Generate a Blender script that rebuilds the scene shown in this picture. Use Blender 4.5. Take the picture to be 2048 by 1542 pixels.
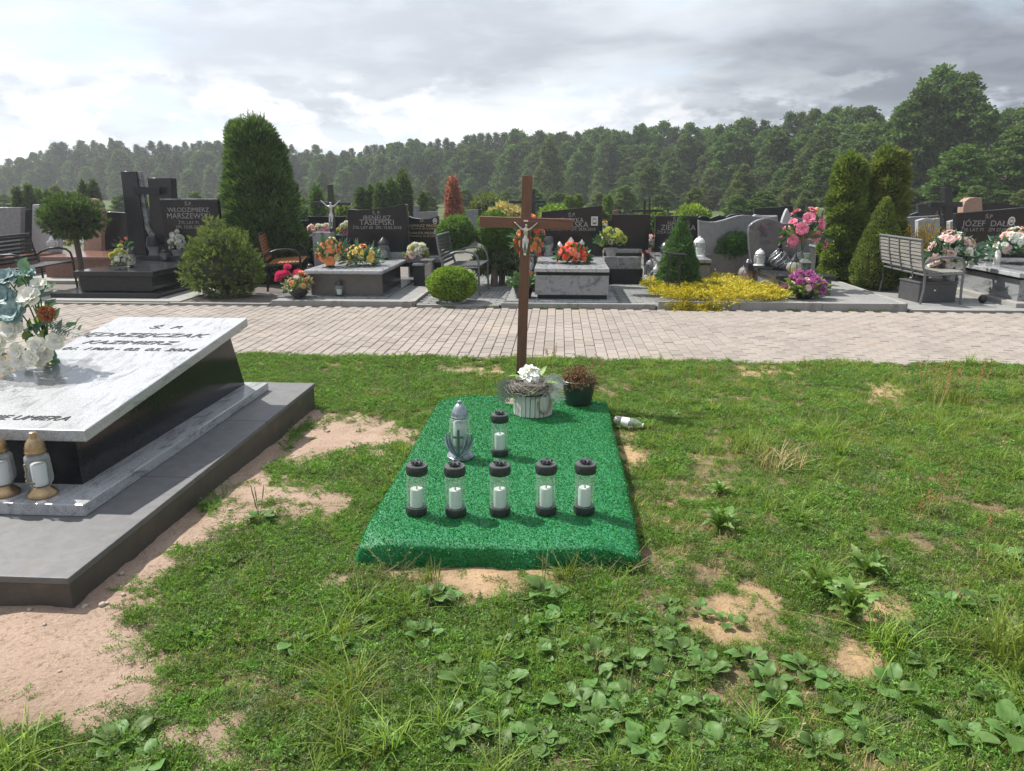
import bpy, bmesh, math, random
import numpy as np
from mathutils import Vector, Matrix, noise as mnoise

for _o in list(bpy.data.objects):
    bpy.data.objects.remove(_o)
SC = bpy.context.scene
COL = SC.collection
R = math.radians

# ------------------------------------------------------------------ camera
F, CX, CY, CAMH = 1500.0, 1024.0, 771.0, 1.55          # photograph pixels, metres
PITCH = math.atan((771 - 378) / F)
YAW = math.atan(96 / F * math.cos(PITCH))
cam_data = bpy.data.cameras.new('camera')
cam = bpy.data.objects.new('camera', cam_data)
COL.objects.link(cam)
cam.location = (0, 0, CAMH)
cam.rotation_euler = (math.pi / 2 - PITCH, 0, YAW)
cam_data.sensor_width = 36.0
cam_data.lens = 36.0 * F / 2048.0
cam_data.clip_start = 0.05
cam_data.clip_end = 4000
SC.camera = cam

# ------------------------------------------------------------------ sun and sky
SUN_EL, SUN_AZ = R(52), R(28)            # azimuth: from -X (left) towards +Y (behind the graves)
SUN_DIR = Vector((-math.cos(SUN_EL) * math.cos(SUN_AZ), math.cos(SUN_EL) * math.sin(SUN_AZ), math.sin(SUN_EL)))
sl = bpy.data.lights.new('sun', 'SUN')
sl.energy = 4.1
sl.angle = R(0.6)
sl.color = (1.0, 0.95, 0.87)
sun = bpy.data.objects.new('sun', sl)
COL.objects.link(sun)
sun.rotation_euler = SUN_DIR.to_track_quat('Z', 'Y').to_euler()
sun.location = (-20, 20, 40)

world = bpy.data.worlds.new('World')
SC.world = world
world.use_nodes = True
SKY_LOC, SKY_N2 = (3.3, 14.0, 11.0), 0.5
def build_world():
    nt = world.node_tree
    nt.nodes.clear()
    N, L = nt.nodes, nt.links
    def node(t, **kw):
        n = N.new(t)
        for k, v in kw.items():
            setattr(n, k, v)
        return n
    def math_(op, a, b=None, c=None, clamp=False):
        n = node('ShaderNodeMath', operation=op, use_clamp=clamp)
        for i, s in enumerate((a, b, c)):
            if s is None:
                continue
            if isinstance(s, (int, float)):
                n.inputs[i].default_value = s
            else:
                L.new(s, n.inputs[i])
        return n.outputs[0]
    def ramp(fac, a, b, smooth=True):
        n = node('ShaderNodeMapRange', interpolation_type='SMOOTHSTEP' if smooth else 'LINEAR')
        L.new(fac, n.inputs['Value'])
        n.inputs['From Min'].default_value = a
        n.inputs['From Max'].default_value = b
        return n.outputs[0]
    def noise(vec, scale, detail, rough=0.55, dist=0.0):
        n = node('ShaderNodeTexNoise')
        n.inputs['Scale'].default_value = scale
        n.inputs['Detail'].default_value = detail
        n.inputs['Roughness'].default_value = rough
        n.inputs['Distortion'].default_value = dist
        L.new(vec, n.inputs['Vector'])
        return n.outputs[0]
    def mix(fac, a, b):
        n = node('ShaderNodeMix', data_type='RGBA')
        if isinstance(fac, (int, float)):
            n.inputs[0].default_value = fac
        else:
            L.new(fac, n.inputs[0])
        for i, s in ((6, a), (7, b)):
            if isinstance(s, tuple):
                n.inputs[i].default_value = (*s, 1)
            else:
                L.new(s, n.inputs[i])
        return n.outputs[2]
    tc = node('ShaderNodeTexCoord')
    d = tc.outputs['Generated']
    sep = node('ShaderNodeSeparateXYZ')
    L.new(d, sep.inputs[0])
    x, y, z = sep.outputs
    zc = math_('MAXIMUM', z, 0.0)
    # cloud deck seen from below: direction divided by height
    k = math_('DIVIDE', 1.0, math_('ADD', zc, 0.16))
    comb = node('ShaderNodeCombineXYZ')
    L.new(math_('MULTIPLY', x, k), comb.inputs[0])
    L.new(math_('MULTIPLY', y, k), comb.inputs[1])
    deck = node('ShaderNodeMapping')
    deck.inputs['Location'].default_value = SKY_LOC
    deck.inputs['Scale'].default_value = (0.9, 1.0, 1)
    L.new(comb.outputs[0], deck.inputs['Vector'])
    deck = deck.outputs[0]
    n1 = noise(deck, 0.9, 9, 0.52, 0.3)
    n2 = noise(deck, SKY_N2, 4, 0.45, 0.2)
    n3 = noise(deck, 3.4, 8, 0.58, 0.3)
    cover = ramp(math_('ADD', n1, math_('MULTIPLY', n3, 0.12)), 0.40, 0.56)
    # light through the deck: bright towards the sun, grey where it is thick
    dot = node('ShaderNodeVectorMath', operation='DOT_PRODUCT')
    L.new(d, dot.inputs[0])
    dot.inputs[1].default_value = SUN_DIR
    dv = dot.outputs['Value']
    fwd = ramp(dv, 0.0, 0.75)
    thick = ramp(math_('MULTIPLY_ADD', n1, 0.35, math_('MULTIPLY', n2, 0.65)), 0.42, 0.54)
    thin_c = mix(fwd, (0.37, 0.39, 0.43), (0.88, 0.90, 0.92))
    thick_c = mix(fwd, (0.095, 0.108, 0.132), (0.46, 0.485, 0.53))
    cloud = mix(thick, thin_c, thick_c)
    cloud = mix(math_('MULTIPLY', ramp(n3, 0.38, 0.66), 0.22), cloud, thin_c)
    sky = node('ShaderNodeTexSky', sky_type='NISHITA')
    sky.sun_disc = False
    sky.sun_elevation = SUN_EL
    sky.sun_rotation = math.atan2(SUN_DIR.x, SUN_DIR.y)
    sky.air_density = 1.0
    sky.dust_density = 1.6
    sk = node('ShaderNodeVectorMath', operation='SCALE')
    L.new(sky.outputs[0], sk.inputs[0])
    sk.inputs['Scale'].default_value = 0.10
    skyc = mix(0.55, sk.outputs[0], (0.42, 0.51, 0.61))
    col = mix(math_('MULTIPLY', cover, 0.92), skyc, cloud)
    # cumulus low over the horizon, all the way round
    hz = node('ShaderNodeMapping')
    hz.inputs['Scale'].default_value = (1.0, 1.0, 2.3)
    hz.inputs['Location'].default_value = (0.35, 0.2, 0.1)
    L.new(d, hz.inputs['Vector'])
    c1 = noise(hz.outputs[0], 9.5, 10, 0.58, 0.2)
    c2 = noise(hz.outputs[0], 19.0, 6, 0.6, 0.0)
    lowband = math_('SUBTRACT', 1.0, ramp(z, 0.06, 0.16))
    cum = math_('MULTIPLY', ramp(math_('ADD', c1, math_('MULTIPLY', z, -0.55)), 0.40, 0.50), lowband)
    cum_c = mix(ramp(c2, 0.38, 0.62), mix(fwd, (0.30, 0.33, 0.37), (0.62, 0.65, 0.69)), mix(fwd, (0.50, 0.52, 0.55), (0.98, 0.98, 0.97)))
    col = mix(math_('MULTIPLY', cum, 0.9), col, cum_c)
    # pale air right at the horizon
    air = math_('MULTIPLY', math_('SUBTRACT', 1.0, ramp(z, 0.0, 0.10)), 0.45)
    col = mix(air, col, (0.52, 0.56, 0.61))
    bg = node('ShaderNodeBackground')
    L.new(col, bg.inputs[0])
    bg.inputs[1].default_value = 1.0
    out = node('ShaderNodeOutputWorld')
    L.new(bg.outputs[0], out.inputs[0])
build_world()

SC.view_settings.view_transform = 'Standard'
SC.view_settings.look = 'None'
SC.view_settings.exposure = 0.78
SC.view_settings.gamma = 1.0
SC.view_settings.use_curve_mapping = False
SC.cycles.max_bounces = 6
SC.cycles.diffuse_bounces = 3
SC.cycles.glossy_bounces = 3
SC.cycles.transparent_max_bounces = 12
SC.cycles.caustics_reflective = False
SC.cycles.caustics_refractive = False

# photograph pixels to places: gp = where the ray meets the level z, at = where it meets the upright plane Y
def ray(px, py):
    x = (px - CX) / F
    y = -(py - CY) / F
    c, s = math.cos(PITCH), math.sin(PITCH)
    fx, fy, fz = x, c + y * s, -s + y * c
    cy, sy = math.cos(YAW), math.sin(YAW)
    return (fx * cy - fy * sy, fx * sy + fy * cy, fz)
def gp(px, py, z=0.0):
    d = ray(px, py)
    t = (z - CAMH) / d[2]
    return Vector((d[0] * t, d[1] * t, z))
def at(px, py, Y):
    d = ray(px, py)
    t = Y / d[1]
    return Vector((d[0] * t, Y, CAMH + d[2] * t))
# ------------------------------------------------------------------ materials
MATS = {}
def mat(name, c1, c2=None, scale=30.0, rough=0.6, metal=0.0, bump=0.0, bscale=None, spec=0.5, trans=0.0,
        coat=0.0, detail=5.0, vary=0.0, speck=None, alpha=None, stretch=None, contrast=(0.35, 0.65), dirt=None, isle=0.38):
    """procedural Principled material: two tones by noise, optional speckle, dirt blotches, bump, leaf translucency"""
    if name in MATS:
        return MATS[name]
    m = bpy.data.materials.new(name)
    MATS[name] = m
    m.use_nodes = True
    nt = m.node_tree
    N, L = nt.nodes, nt.links
    b = N['Principled BSDF']
    b.inputs['Roughness'].default_value = rough
    b.inputs['Metallic'].default_value = metal
    b.inputs['Specular IOR Level'].default_value = spec
    b.inputs['Coat Weight'].default_value = coat
    b.inputs['Coat Roughness'].default_value = 0.05
    tc = N.new('ShaderNodeTexCoord')
    vec = tc.outputs['Object']
    if stretch:
        mp = N.new('ShaderNodeMapping')
        mp.inputs['Scale'].default_value = stretch
        L.new(vec, mp.inputs['Vector'])
        vec = mp.outputs[0]
    def noise(sc, det=detail, r=0.6):
        n = N.new('ShaderNodeTexNoise')
        n.inputs['Scale'].default_value = sc
        n.inputs['Detail'].default_value = det
        n.inputs['Roughness'].default_value = r
        L.new(vec, n.inputs['Vector'])
        return n.outputs[0]
    def mrange(v, a, bb):
        n = N.new('ShaderNodeMapRange')
        L.new(v, n.inputs['Value'])
        n.inputs['From Min'].default_value = a
        n.inputs['From Max'].default_value = bb
        return n.outputs[0]
    def mixc(fac, a, bb, blend='MIX'):
        n = N.new('ShaderNodeMix')
        n.data_type = 'RGBA'
        n.blend_type = blend
        if isinstance(fac, float):
            n.inputs[0].default_value = fac
        else:
            L.new(fac, n.inputs[0])
        for i, s in ((6, a), (7, bb)):
            if isinstance(s, tuple):
                n.inputs[i].default_value = (*s, 1)
            else:
                L.new(s, n.inputs[i])
        return n.outputs[2]
    c2 = c2 or c1
    col = mixc(mrange(noise(scale), *contrast), tuple(c1), tuple(c2))
    if speck:
        sc_, amount, cs = speck
        col = mixc(mrange(noise(sc_, 2.0, 0.5), 0.5, 0.5 + amount), col, tuple(cs))
    if dirt:
        sc_, cs, lo = dirt
        col = mixc(mrange(noise(sc_, 6.0, 0.65), lo, lo + 0.15), col, tuple(cs))
    if vary:
        oi = N.new('ShaderNodeObjectInfo')
        hs = N.new('ShaderNodeHueSaturation')
        L.new(col, hs.inputs['Color'])
        hs.inputs['Value'].default_value = 1
        v = N.new('ShaderNodeMapRange')
        L.new(oi.outputs['Random'], v.inputs['Value'])
        v.inputs['To Min'].default_value = 1 - vary
        v.inputs['To Max'].default_value = 1 + vary
        gi = N.new('ShaderNodeNewGeometry')             # every leaf, petal or loop has a tone of its own
        v2 = N.new('ShaderNodeMapRange')
        L.new(gi.outputs['Random Per Island'], v2.inputs['Value'])
        v2.inputs['To Min'].default_value = 1 - isle
        v2.inputs['To Max'].default_value = 1 + isle
        mm = N.new('ShaderNodeMath'); mm.operation = 'MULTIPLY'
        L.new(v.outputs[0], mm.inputs[0]); L.new(v2.outputs[0], mm.inputs[1])
        L.new(mm.outputs[0], hs.inputs['Value'])
        h = N.new('ShaderNodeMath'); h.operation = 'MULTIPLY_ADD'
        L.new(oi.outputs['Random'], h.inputs[0])
        h.inputs[1].default_value = 0.03; h.inputs[2].default_value = 0.485
        L.new(h.outputs[0], hs.inputs['Hue'])
        col = hs.outputs[0]
    L.new(col, b.inputs['Base Color'])
    if bump:
        bp = N.new('ShaderNodeBump')
        bp.inputs['Strength'].default_value = bump
        bp.inputs['Distance'].default_value = 0.01
        L.new(noise(bscale or scale, 6.0, 0.65), bp.inputs['Height'])
        L.new(bp.outputs[0], b.inputs['Normal'])
    if trans:
        t = N.new('ShaderNodeBsdfTranslucent')
        L.new(mixc(1.0, col, (1.0, 1.0, 0.55), 'MULTIPLY'), t.inputs[0])
        ms = N.new('ShaderNodeMixShader')
        ms.inputs[0].default_value = trans
        out = N['Material Output']
        L.new(b.outputs[0], ms.inputs[1])
        L.new(t.outputs[0], ms.inputs[2])
        L.new(ms.outputs[0], out.inputs[0])
    return m

def vein_granite(name, light, mid, dark, sc=6.0, rough=0.14, seed=0.0, rot=(0, 0, 0.5), speck=0.5, blotch=None):
    """pale polished granite with drifting dark streaks"""
    m = bpy.data.materials.new(name)
    MATS[name] = m
    m.use_nodes = True
    N, L = m.node_tree.nodes, m.node_tree.links
    b = N['Principled BSDF']
    b.inputs['Roughness'].default_value = rough
    tc = N.new('ShaderNodeTexCoord')
    mp = N.new('ShaderNodeMapping')
    mp.inputs['Rotation'].default_value = rot
    mp.inputs['Location'].default_value = (seed, seed * 0.7, 0)
    mp.inputs['Scale'].default_value = (1, 0.28, 1)
    L.new(tc.outputs['Object'], mp.inputs['Vector'])
    def noise(vec, s, d, dist):
        n = N.new('ShaderNodeTexNoise')
        n.inputs['Scale'].default_value = s
        n.inputs['Detail'].default_value = d
        n.inputs['Roughness'].default_value = 0.65
        n.inputs['Distortion'].default_value = dist
        L.new(vec, n.inputs['Vector'])
        return n.outputs[0]
    def ramp(v, stops):
        r = N.new('ShaderNodeValToRGB')
        r.color_ramp.elements[0].position = stops[0][0]
        r.color_ramp.elements[0].color = (*stops[0][1], 1)
        r.color_ramp.elements[1].position = stops[-1][0]
        r.color_ramp.elements[1].color = (*stops[-1][1], 1)
        for p, c in stops[1:-1]:
            e = r.color_ramp.elements.new(p)
            e.color = (*c, 1)
        L.new(v, r.inputs[0])
        return r.outputs[0]
    n1 = noise(mp.outputs[0], sc, 9, 1.2)
    c = ramp(n1, [(0.36, dark), (0.45, mid), (0.53, light), (1.0, light)])
    n2 = noise(tc.outputs['Object'], 170, 3, 0)
    g = ramp(n2, [(0.32, (1 - speck,) * 3), (0.6, (1, 1, 1))])
    mx = N.new('ShaderNodeMix'); mx.data_type = 'RGBA'; mx.blend_type = 'MULTIPLY'
    mx.inputs[0].default_value = 1.0
    L.new(c, mx.inputs[6]); L.new(g, mx.inputs[7])
    res = mx.outputs[2]
    if blotch:                                  # a damp stain drying on the stone, with its own outline
        sp = N.new('ShaderNodeVectorMath'); sp.operation = 'DISTANCE'
        L.new(tc.outputs['Object'], sp.inputs[0])
        sp.inputs[1].default_value = blotch[0]
        nn = noise(tc.outputs['Object'], 9, 5, 0.3)
        ad = N.new('ShaderNodeMath'); ad.operation = 'MULTIPLY_ADD'
        L.new(nn, ad.inputs[0]); ad.inputs[1].default_value = 0.5
        L.new(sp.outputs['Value'], ad.inputs[2])
        mr = N.new('ShaderNodeMapRange')
        L.new(ad.outputs[0], mr.inputs['Value'])
        mr.inputs['From Min'].default_value = blotch[1] + 0.25
        mr.inputs['From Max'].default_value = blotch[1] + 0.21
        m2 = N.new('ShaderNodeMix'); m2.data_type = 'RGBA'; m2.blend_type = 'MULTIPLY'
        L.new(mr.outputs[0], m2.inputs[0])
        L.new(res, m2.inputs[6]); m2.inputs[7].default_value = (0.58, 0.58, 0.58, 1)
        res = m2.outputs[2]
    L.new(res, b.inputs['Base Color'])
    return m

def glass_mat(name, tint=(0.93, 0.97, 0.95), rough=0.03, gloss=1.0, haze=0.0):
    """thin clear glass: passes the light straight on, mirrors at grazing angles"""
    m = bpy.data.materials.new(name)
    MATS[name] = m
    m.use_nodes = True
    N, L = m.node_tree.nodes, m.node_tree.links
    N.remove(N['Principled BSDF'])
    out = N['Material Output']
    tr = N.new('ShaderNodeBsdfTransparent'); tr.inputs[0].default_value = (*tint, 1)
    gl = N.new('ShaderNodeBsdfGlossy'); gl.inputs['Roughness'].default_value = rough
    lw = N.new('ShaderNodeLayerWeight'); lw.inputs[0].default_value = 0.5
    pw = N.new('ShaderNodeMath'); pw.operation = 'POWER'; pw.inputs[1].default_value = 4.0
    L.new(lw.outputs['Facing'], pw.inputs[0])
    mu = N.new('ShaderNodeMath'); mu.operation = 'MULTIPLY_ADD'; mu.use_clamp = True
    L.new(pw.outputs[0], mu.inputs[0]); mu.inputs[1].default_value = 0.75 * gloss; mu.inputs[2].default_value = 0.035 * gloss
    mx = N.new('ShaderNodeMixShader')
    L.new(mu.outputs[0], mx.inputs[0]); L.new(tr.outputs[0], mx.inputs[1]); L.new(gl.outputs[0], mx.inputs[2])
    res = mx.outputs[0]
    if haze:
        df = N.new('ShaderNodeBsdfDiffuse'); df.inputs[0].default_value = (0.8, 0.82, 0.82, 1)
        m2 = N.new('ShaderNodeMixShader'); m2.inputs[0].default_value = haze
        L.new(res, m2.inputs[1]); L.new(df.outputs[0], m2.inputs[2])
        res = m2.outputs[0]
    L.new(res, out.inputs[0])
    return m

# ------------------------------------------------------------------ mesh building
class MB:
    def __init__(self):
        self.v = []; self.f = []
    def add(self, vs, fs):
        o = len(self.v)
        self.v += [tuple(p) for p in vs]
        self.f += [tuple(i + o for i in q) for q in fs]
        return self
    def box(self, x0, x1, y0, y1, z0, z1, rz=0.0, c=None):
        vs = [(x, y, z) for z in (z0, z1) for x, y in ((x0, y0), (x1, y0), (x1, y1), (x0, y1))]
        if rz:
            cx, cy = c or ((x0 + x1) / 2, (y0 + y1) / 2)
            s, k = math.sin(rz), math.cos(rz)
            vs = [(cx + (x - cx) * k - (y - cy) * s, cy + (x - cx) * s + (y - cy) * k, z) for x, y, z in vs]
        return self.add(vs, [(3, 2, 1, 0), (4, 5, 6, 7), (0, 1, 5, 4), (1, 2, 6, 5), (2, 3, 7, 6), (3, 0, 4, 7)])
    def hexa(self, bottom, top):
        return self.add(list(bottom) + list(top), [(3, 2, 1, 0), (4, 5, 6, 7), (0, 1, 5, 4), (1, 2, 6, 5), (2, 3, 7, 6), (3, 0, 4, 7)])
    def prism(self, poly, y0, y1):
        """outline in x,z (counter-clockwise seen from -y) pushed from y0 to y1"""
        n = len(poly)
        vs = [(x, y0, z) for x, z in poly] + [(x, y1, z) for x, z in poly]
        fs = [tuple(range(n)), tuple(range(2 * n - 1, n - 1, -1))]
        fs += [(i, i + n, (i + 1) % n + n, (i + 1) % n) for i in range(n)]
        return self.add(vs, fs)
    def lathe(self, prof, n=20, c=(0, 0, 0), twist=0.0, flute=0.0, nf=0, phase=0.0, capb=True, capt=True):
        vs, fs = [], []
        m = len(prof)
        for j, (r, z) in enumerate(prof):
            for i in range(n):
                a = 2 * math.pi * i / n + phase + twist * z
                rr = r * (1 + (flute * math.cos(nf * (2 * math.pi * i / n)) if nf else 0))
                vs.append((c[0] + rr * math.cos(a), c[1] + rr * math.sin(a), c[2] + z))
        for j in range(m - 1):
            for i in range(n):
                k = (i + 1) % n
                fs.append((j * n + i, j * n + k, (j + 1) * n + k, (j + 1) * n + i))
        if capb: fs.append(tuple(range(n - 1, -1, -1)))
        if capt: fs.append(tuple((m - 1) * n + i for i in range(n)))
        return self.add(vs, fs)
    def tube(self, pts, rad, n=8, caps=True, flat=1.0):
        pts = [Vector(p) for p in pts]
        m = len(pts)
        if not hasattr(rad, '__len__'):
            rad = [rad] * m
        vs, fs = [], []
        up = None
        for i, p in enumerate(pts):
            t = (pts[min(i + 1, m - 1)] - pts[max(i - 1, 0)]).normalized()
            if up is None:
                up = Vector((0, 0, 1)) if abs(t.z) < 0.9 else Vector((1, 0, 0))
            s = t.cross(up)
            if s.length < 1e-5:
                s = t.cross(Vector((0.3, 1, 0.2)))
            s.normalize()
            up = s.cross(t).normalized()
            for k in range(n):
                a = 2 * math.pi * k / n
                vs.append(p + s * (math.cos(a) * rad[i]) + up * (math.sin(a) * rad[i] * flat))
        for i in range(m - 1):
            for k in range(n):
                q = (k + 1) % n
                fs.append((i * n + k, i * n + q, (i + 1) * n + q, (i + 1) * n + k))
        if caps:
            fs.append(tuple(range(n - 1, -1, -1)))
            fs.append(tuple((m - 1) * n + k for k in range(n)))
        return self.add(vs, fs)
    def ball(self, c, r, nu=12, nv=8, rough=0.0, seed=0):
        if not hasattr(r, '__len__'):
            r = (r, r, r)
        rnd = random.Random(seed)
        vs = [(c[0], c[1], c[2] - r[2])]
        for j in range(1, nv):
            ph = -math.pi / 2 + math.pi * j / nv
            for i in range(nu):
                a = 2 * math.pi * i / nu
                q = 1 + rough * (rnd.random() - 0.5) * 2
                vs.append((c[0] + r[0] * q * math.cos(ph) * math.cos(a), c[1] + r[1] * q * math.cos(ph) * math.sin(a), c[2] + r[2] * q * math.sin(ph)))
        vs.append((c[0], c[1], c[2] + r[2]))
        fs = [(0, 1 + (i + 1) % nu, 1 + i) for i in range(nu)]
        for j in range(nv - 2):
            for i in range(nu):
                k = (i + 1) % nu
                fs.append((1 + j * nu + i, 1 + j * nu + k, 1 + (j + 1) * nu + k, 1 + (j + 1) * nu + i))
        b = 1 + (nv - 2) * nu
        fs += [(b + i, b + (i + 1) % nu, len(vs) - 1) for i in range(nu)]
        return self.add(vs, fs)
    def grid(self, rows):
        """rows of equally many points"""
        m, n = len(rows), len(rows[0])
        return self.add([p for r in rows for p in r], [(j * n + i, j * n + i + 1, (j + 1) * n + i + 1, (j + 1) * n + i) for j in range(m - 1) for i in range(n - 1)])
    def xf(self, M, start=0):
        self.v[start:] = [tuple(M @ Vector(p)) for p in self.v[start:]]
        return self
    def mesh(self, name, m, smooth=None):
        me = bpy.data.meshes.new(name)
        me.from_pydata(self.v, [], self.f)
        me.materials.append(m)
        if smooth is not None:
            me.shade_smooth()
            if smooth < 179:
                me.set_sharp_from_angle(angle=R(smooth))
        me.update()
        return me
    def build(self, name, m, parent=None, smooth=None, bevel=0.0, loc=None, seg=2):
        return obj(name, self.mesh(name, m, smooth), parent, bevel, loc, seg)

def obj(name, me, parent=None, bevel=0.0, loc=None, seg=2):
    o = bpy.data.objects.new(name, me)
    COL.objects.link(o)
    if parent:
        o.parent = parent
    if loc is not None:
        o.location = loc
    if bevel:
        md = o.modifiers.new('bevel', 'BEVEL')
        md.width = bevel
        md.segments = seg
        md.limit_method = 'ANGLE'
        md.angle_limit = R(35)
    return o
def tag(o, label=None, cat=None, group=None, kind=None):
    if label: o['label'] = label
    if cat: o['category'] = cat
    if group: o['group'] = group
    if kind: o['kind'] = kind
    return o
def thing(name, label, cat, loc=(0, 0, 0), rz=0.0, group=None):
    o = bpy.data.objects.new(name, None)
    o.empty_display_size = 0.05
    COL.objects.link(o)
    o.location = loc
    o.rotation_euler = (0, 0, rz)
    return tag(o, label, cat, group)
def copy_tree(o, parent=None):
    c = o.copy()
    COL.objects.link(c)
    c.parent = parent
    for ch in list(o.children):
        copy_tree(ch, c)
    return c
def copy_thing(o, loc, rz=None, label=None, group=None, scale=None):
    c = copy_tree(o)
    c.location = loc
    if rz is not None: c.rotation_euler = (0, 0, rz)
    if scale is not None: c.scale = (scale,) * 3 if not hasattr(scale, '__len__') else scale
    tag(c, label, None, group)
    return c
def fast_mesh(name, V, quads, m, smooth=False):
    """numpy vertices (n,3) and quads (k,4)"""
    me = bpy.data.meshes.new(name)
    me.vertices.add(len(V))
    me.vertices.foreach_set('co', np.asarray(V, dtype=np.float32).ravel())
    k = len(quads)
    me.loops.add(k * 4)
    me.loops.foreach_set('vertex_index', np.asarray(quads, dtype=np.int32).ravel())
    me.polygons.add(k)
    me.polygons.foreach_set('loop_start', np.arange(0, 4 * k, 4, dtype=np.int32))
    if smooth:
        me.polygons.foreach_set('use_smooth', np.ones(k, dtype=bool))
    me.materials.append(m)
    me.update(calc_edges=True)
    me.validate()
    return me
def text_mesh(s, size, m, shear=0.0, extrude=0.0, align='CENTER', bold=0.0, spacing=1.0, sx=1.0):
    cu = bpy.data.curves.new('lettering', 'FONT')
    cu.body = s
    cu.size = size
    cu.shear = shear
    cu.extrude = extrude
    cu.align_x = align
    cu.offset = bold
    cu.space_character = spacing
    cu.resolution_u = 3
    o = bpy.data.objects.new('lettering', cu)
    COL.objects.link(o)
    dg = bpy.context.evaluated_depsgraph_get()
    me = bpy.data.meshes.new_from_object(o.evaluated_get(dg))
    bpy.data.objects.remove(o)
    bpy.data.curves.remove(cu)
    if sx != 1.0:
        me.transform(Matrix.Diagonal((sx, 1, 1, 1)))
    me.materials.clear()
    me.materials.append(m)
    return me
def lettering(parent, s, size, m, loc, tilt=90.0, **kw):
    """raised letters standing on a face: tilt 90 = upright facing -y, 0 = lying face up"""
    o = obj('lettering', text_mesh(s, size, m, **kw), parent, loc=loc)
    o.rotation_euler = (R(tilt), 0, 0)
    return o

# ------------------------------------------------------------------ leaves and flowers
RS = np.random.RandomState
def frames(n, rs, up=None, spread=1.0):
    """n random orthonormal frames; if up (n,3) is given the first axis leans along it"""
    a = rs.normal(size=(n, 3)) * spread
    if up is not None:
        a = a + up
    a /= np.linalg.norm(a, axis=1)[:, None] + 1e-9
    b = np.cross(a, rs.normal(size=(n, 3)))
    b /= np.linalg.norm(b, axis=1)[:, None] + 1e-9
    return a, b, np.cross(a, b)
def leaf_cards(P, A, B, length, width, C=None, bend=0.25):
    """folded two-quad leaf at each P: along A, wide along B, bent along C"""
    n = len(P)
    if C is None:
        C = np.cross(A, B)
    l = (length if hasattr(length, '__len__') else np.full(n, length))[:, None]
    w = (width if hasattr(width, '__len__') else np.full(n, width))[:, None]
    v = np.stack([P - B * w * 0.15, P + B * w * 0.15,
                  P + A * l * 0.5 + B * w * 0.5 + C * l * bend * 0.5, P + A * l * 0.5 - B * w * 0.5 + C * l * bend * 0.5,
                  P + A * l + B * w * 0.06, P + A * l - B * w * 0.06], axis=1).reshape(-1, 3)
    o = (np.arange(n) * 6)[:, None]
    q = np.concatenate([o + np.array([[0, 1, 2, 3]]), o + np.array([[3, 2, 4, 5]])], axis=1).reshape(-1, 4)
    return v, q
def leaf_mesh(name, m, length=0.06, width=0.03, bend=0.3, fold=0.15, nseg=6, tip=1.0, wave=0.0, seed=0):
    """one broad leaf growing along +y from the origin, face up"""
    rnd = random.Random(seed)
    rows = []
    for j in range(nseg + 1):
        t = j / nseg
        w = width * 0.5 * (math.sin(math.pi * min(1, t ** 0.8 * 0.97 + 0.03)) ** tip)
        y = length * t
        z = length * bend * (t - t * t * 1.3)
        row = []
        for s in (-1, -0.5, 0, 0.5, 1):
            row.append((s * w, y, z + abs(s) * fold * w + wave * width * math.sin(t * 17 + s * 2 + seed) * abs(s)))
        rows.append(row)
    return MB().grid(rows).mesh(name, m, 180)
def flower_mesh(name, m, kind='rose', r=0.035, seed=1):
    """open flower facing +z with layered petals"""
    rnd = random.Random(seed)
    mb = MB()
    layers = {'rose': ((5, 1.0, 25), (5, 0.86, 45), (5, 0.66, 62), (4, 0.45, 75), (3, 0.28, 84)),
              'open': ((7, 1.0, 12), (7, 0.85, 30), (6, 0.62, 48), (5, 0.4, 65)),
              'lily': ((6, 1.0, 22), (6, 0.92, 40), (4, 0.55, 60)),
              'ball': ((9, 1.0, 0), (9, 1.0, 25), (8, 0.95, 48), (6, 0.85, 68), (4, 0.7, 82))}[kind]
    for li, (n, s, el) in enumerate(layers):
        for i in range(n):
            a = 2 * math.pi * (i + 0.5 * (li % 2)) / n + rnd.uniform(-0.12, 0.12)
            e = R(el + rnd.uniform(-7, 7))
            L = r * s * rnd.uniform(0.92, 1.08)
            w = L * (1.15 if kind == 'rose' else 0.75 if kind == 'open' else 0.62 if kind == 'lily' else 0.6)
            rows = []
            for j in range(4):
                t = j / 3
                wid = w * 0.5 * (0.35 + 0.75 * math.sin(math.pi * (0.15 + 0.7 * t)))
                if kind == 'lily':
                    wid = w * 0.5 * math.sin(math.pi * (0.1 + 0.87 * t))
                row = []
                for q in (-1, 0, 1):
                    if kind in ('rose', 'ball'):     # cupped: rises then curls out
                        ee = e + (0.5 - t) * R(38)
                    else:
                        ee = e - t * R(24)
                    rad = L * t * math.cos(ee)
                    zz = L * t * math.sin(ee) + (abs(q) * wid * 0.35) + (rnd.uniform(-1, 1) * 0.05 * L if t > 0.5 else 0)
                    x = rad
                    yv = q * wid
                    row.append((x * math.cos(a) - yv * math.sin(a), x * math.sin(a) + yv * math.cos(a), zz))
                rows.append(row)
            mb.grid(rows)
    return mb.mesh(name, m, 180)
def ruffle_mesh(name, m, r=0.03, n=260, seed=3):
    """ball-shaped bloom of many small petals"""
    rs = RS(seed)
    d = rs.normal(size=(n, 3)); d[:, 2] = np.abs(d[:, 2]) * 0.8 - 0.15
    d /= np.linalg.norm(d, axis=1)[:, None]
    a, b, c = frames(n, rs, d * 2.2)
    v, q = leaf_cards(d * r * 0.55, a, b, r * 0.55, r * 0.42, c, 0.3)
    return fast_mesh(name, v, q, m, True)
def aim(o, d, spin=0.0):
    o.rotation_euler = (Vector(d).to_track_quat('Z', 'Y').to_matrix() @ Matrix.Rotation(spin, 3, 'Z')).to_euler()
    return o
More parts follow.
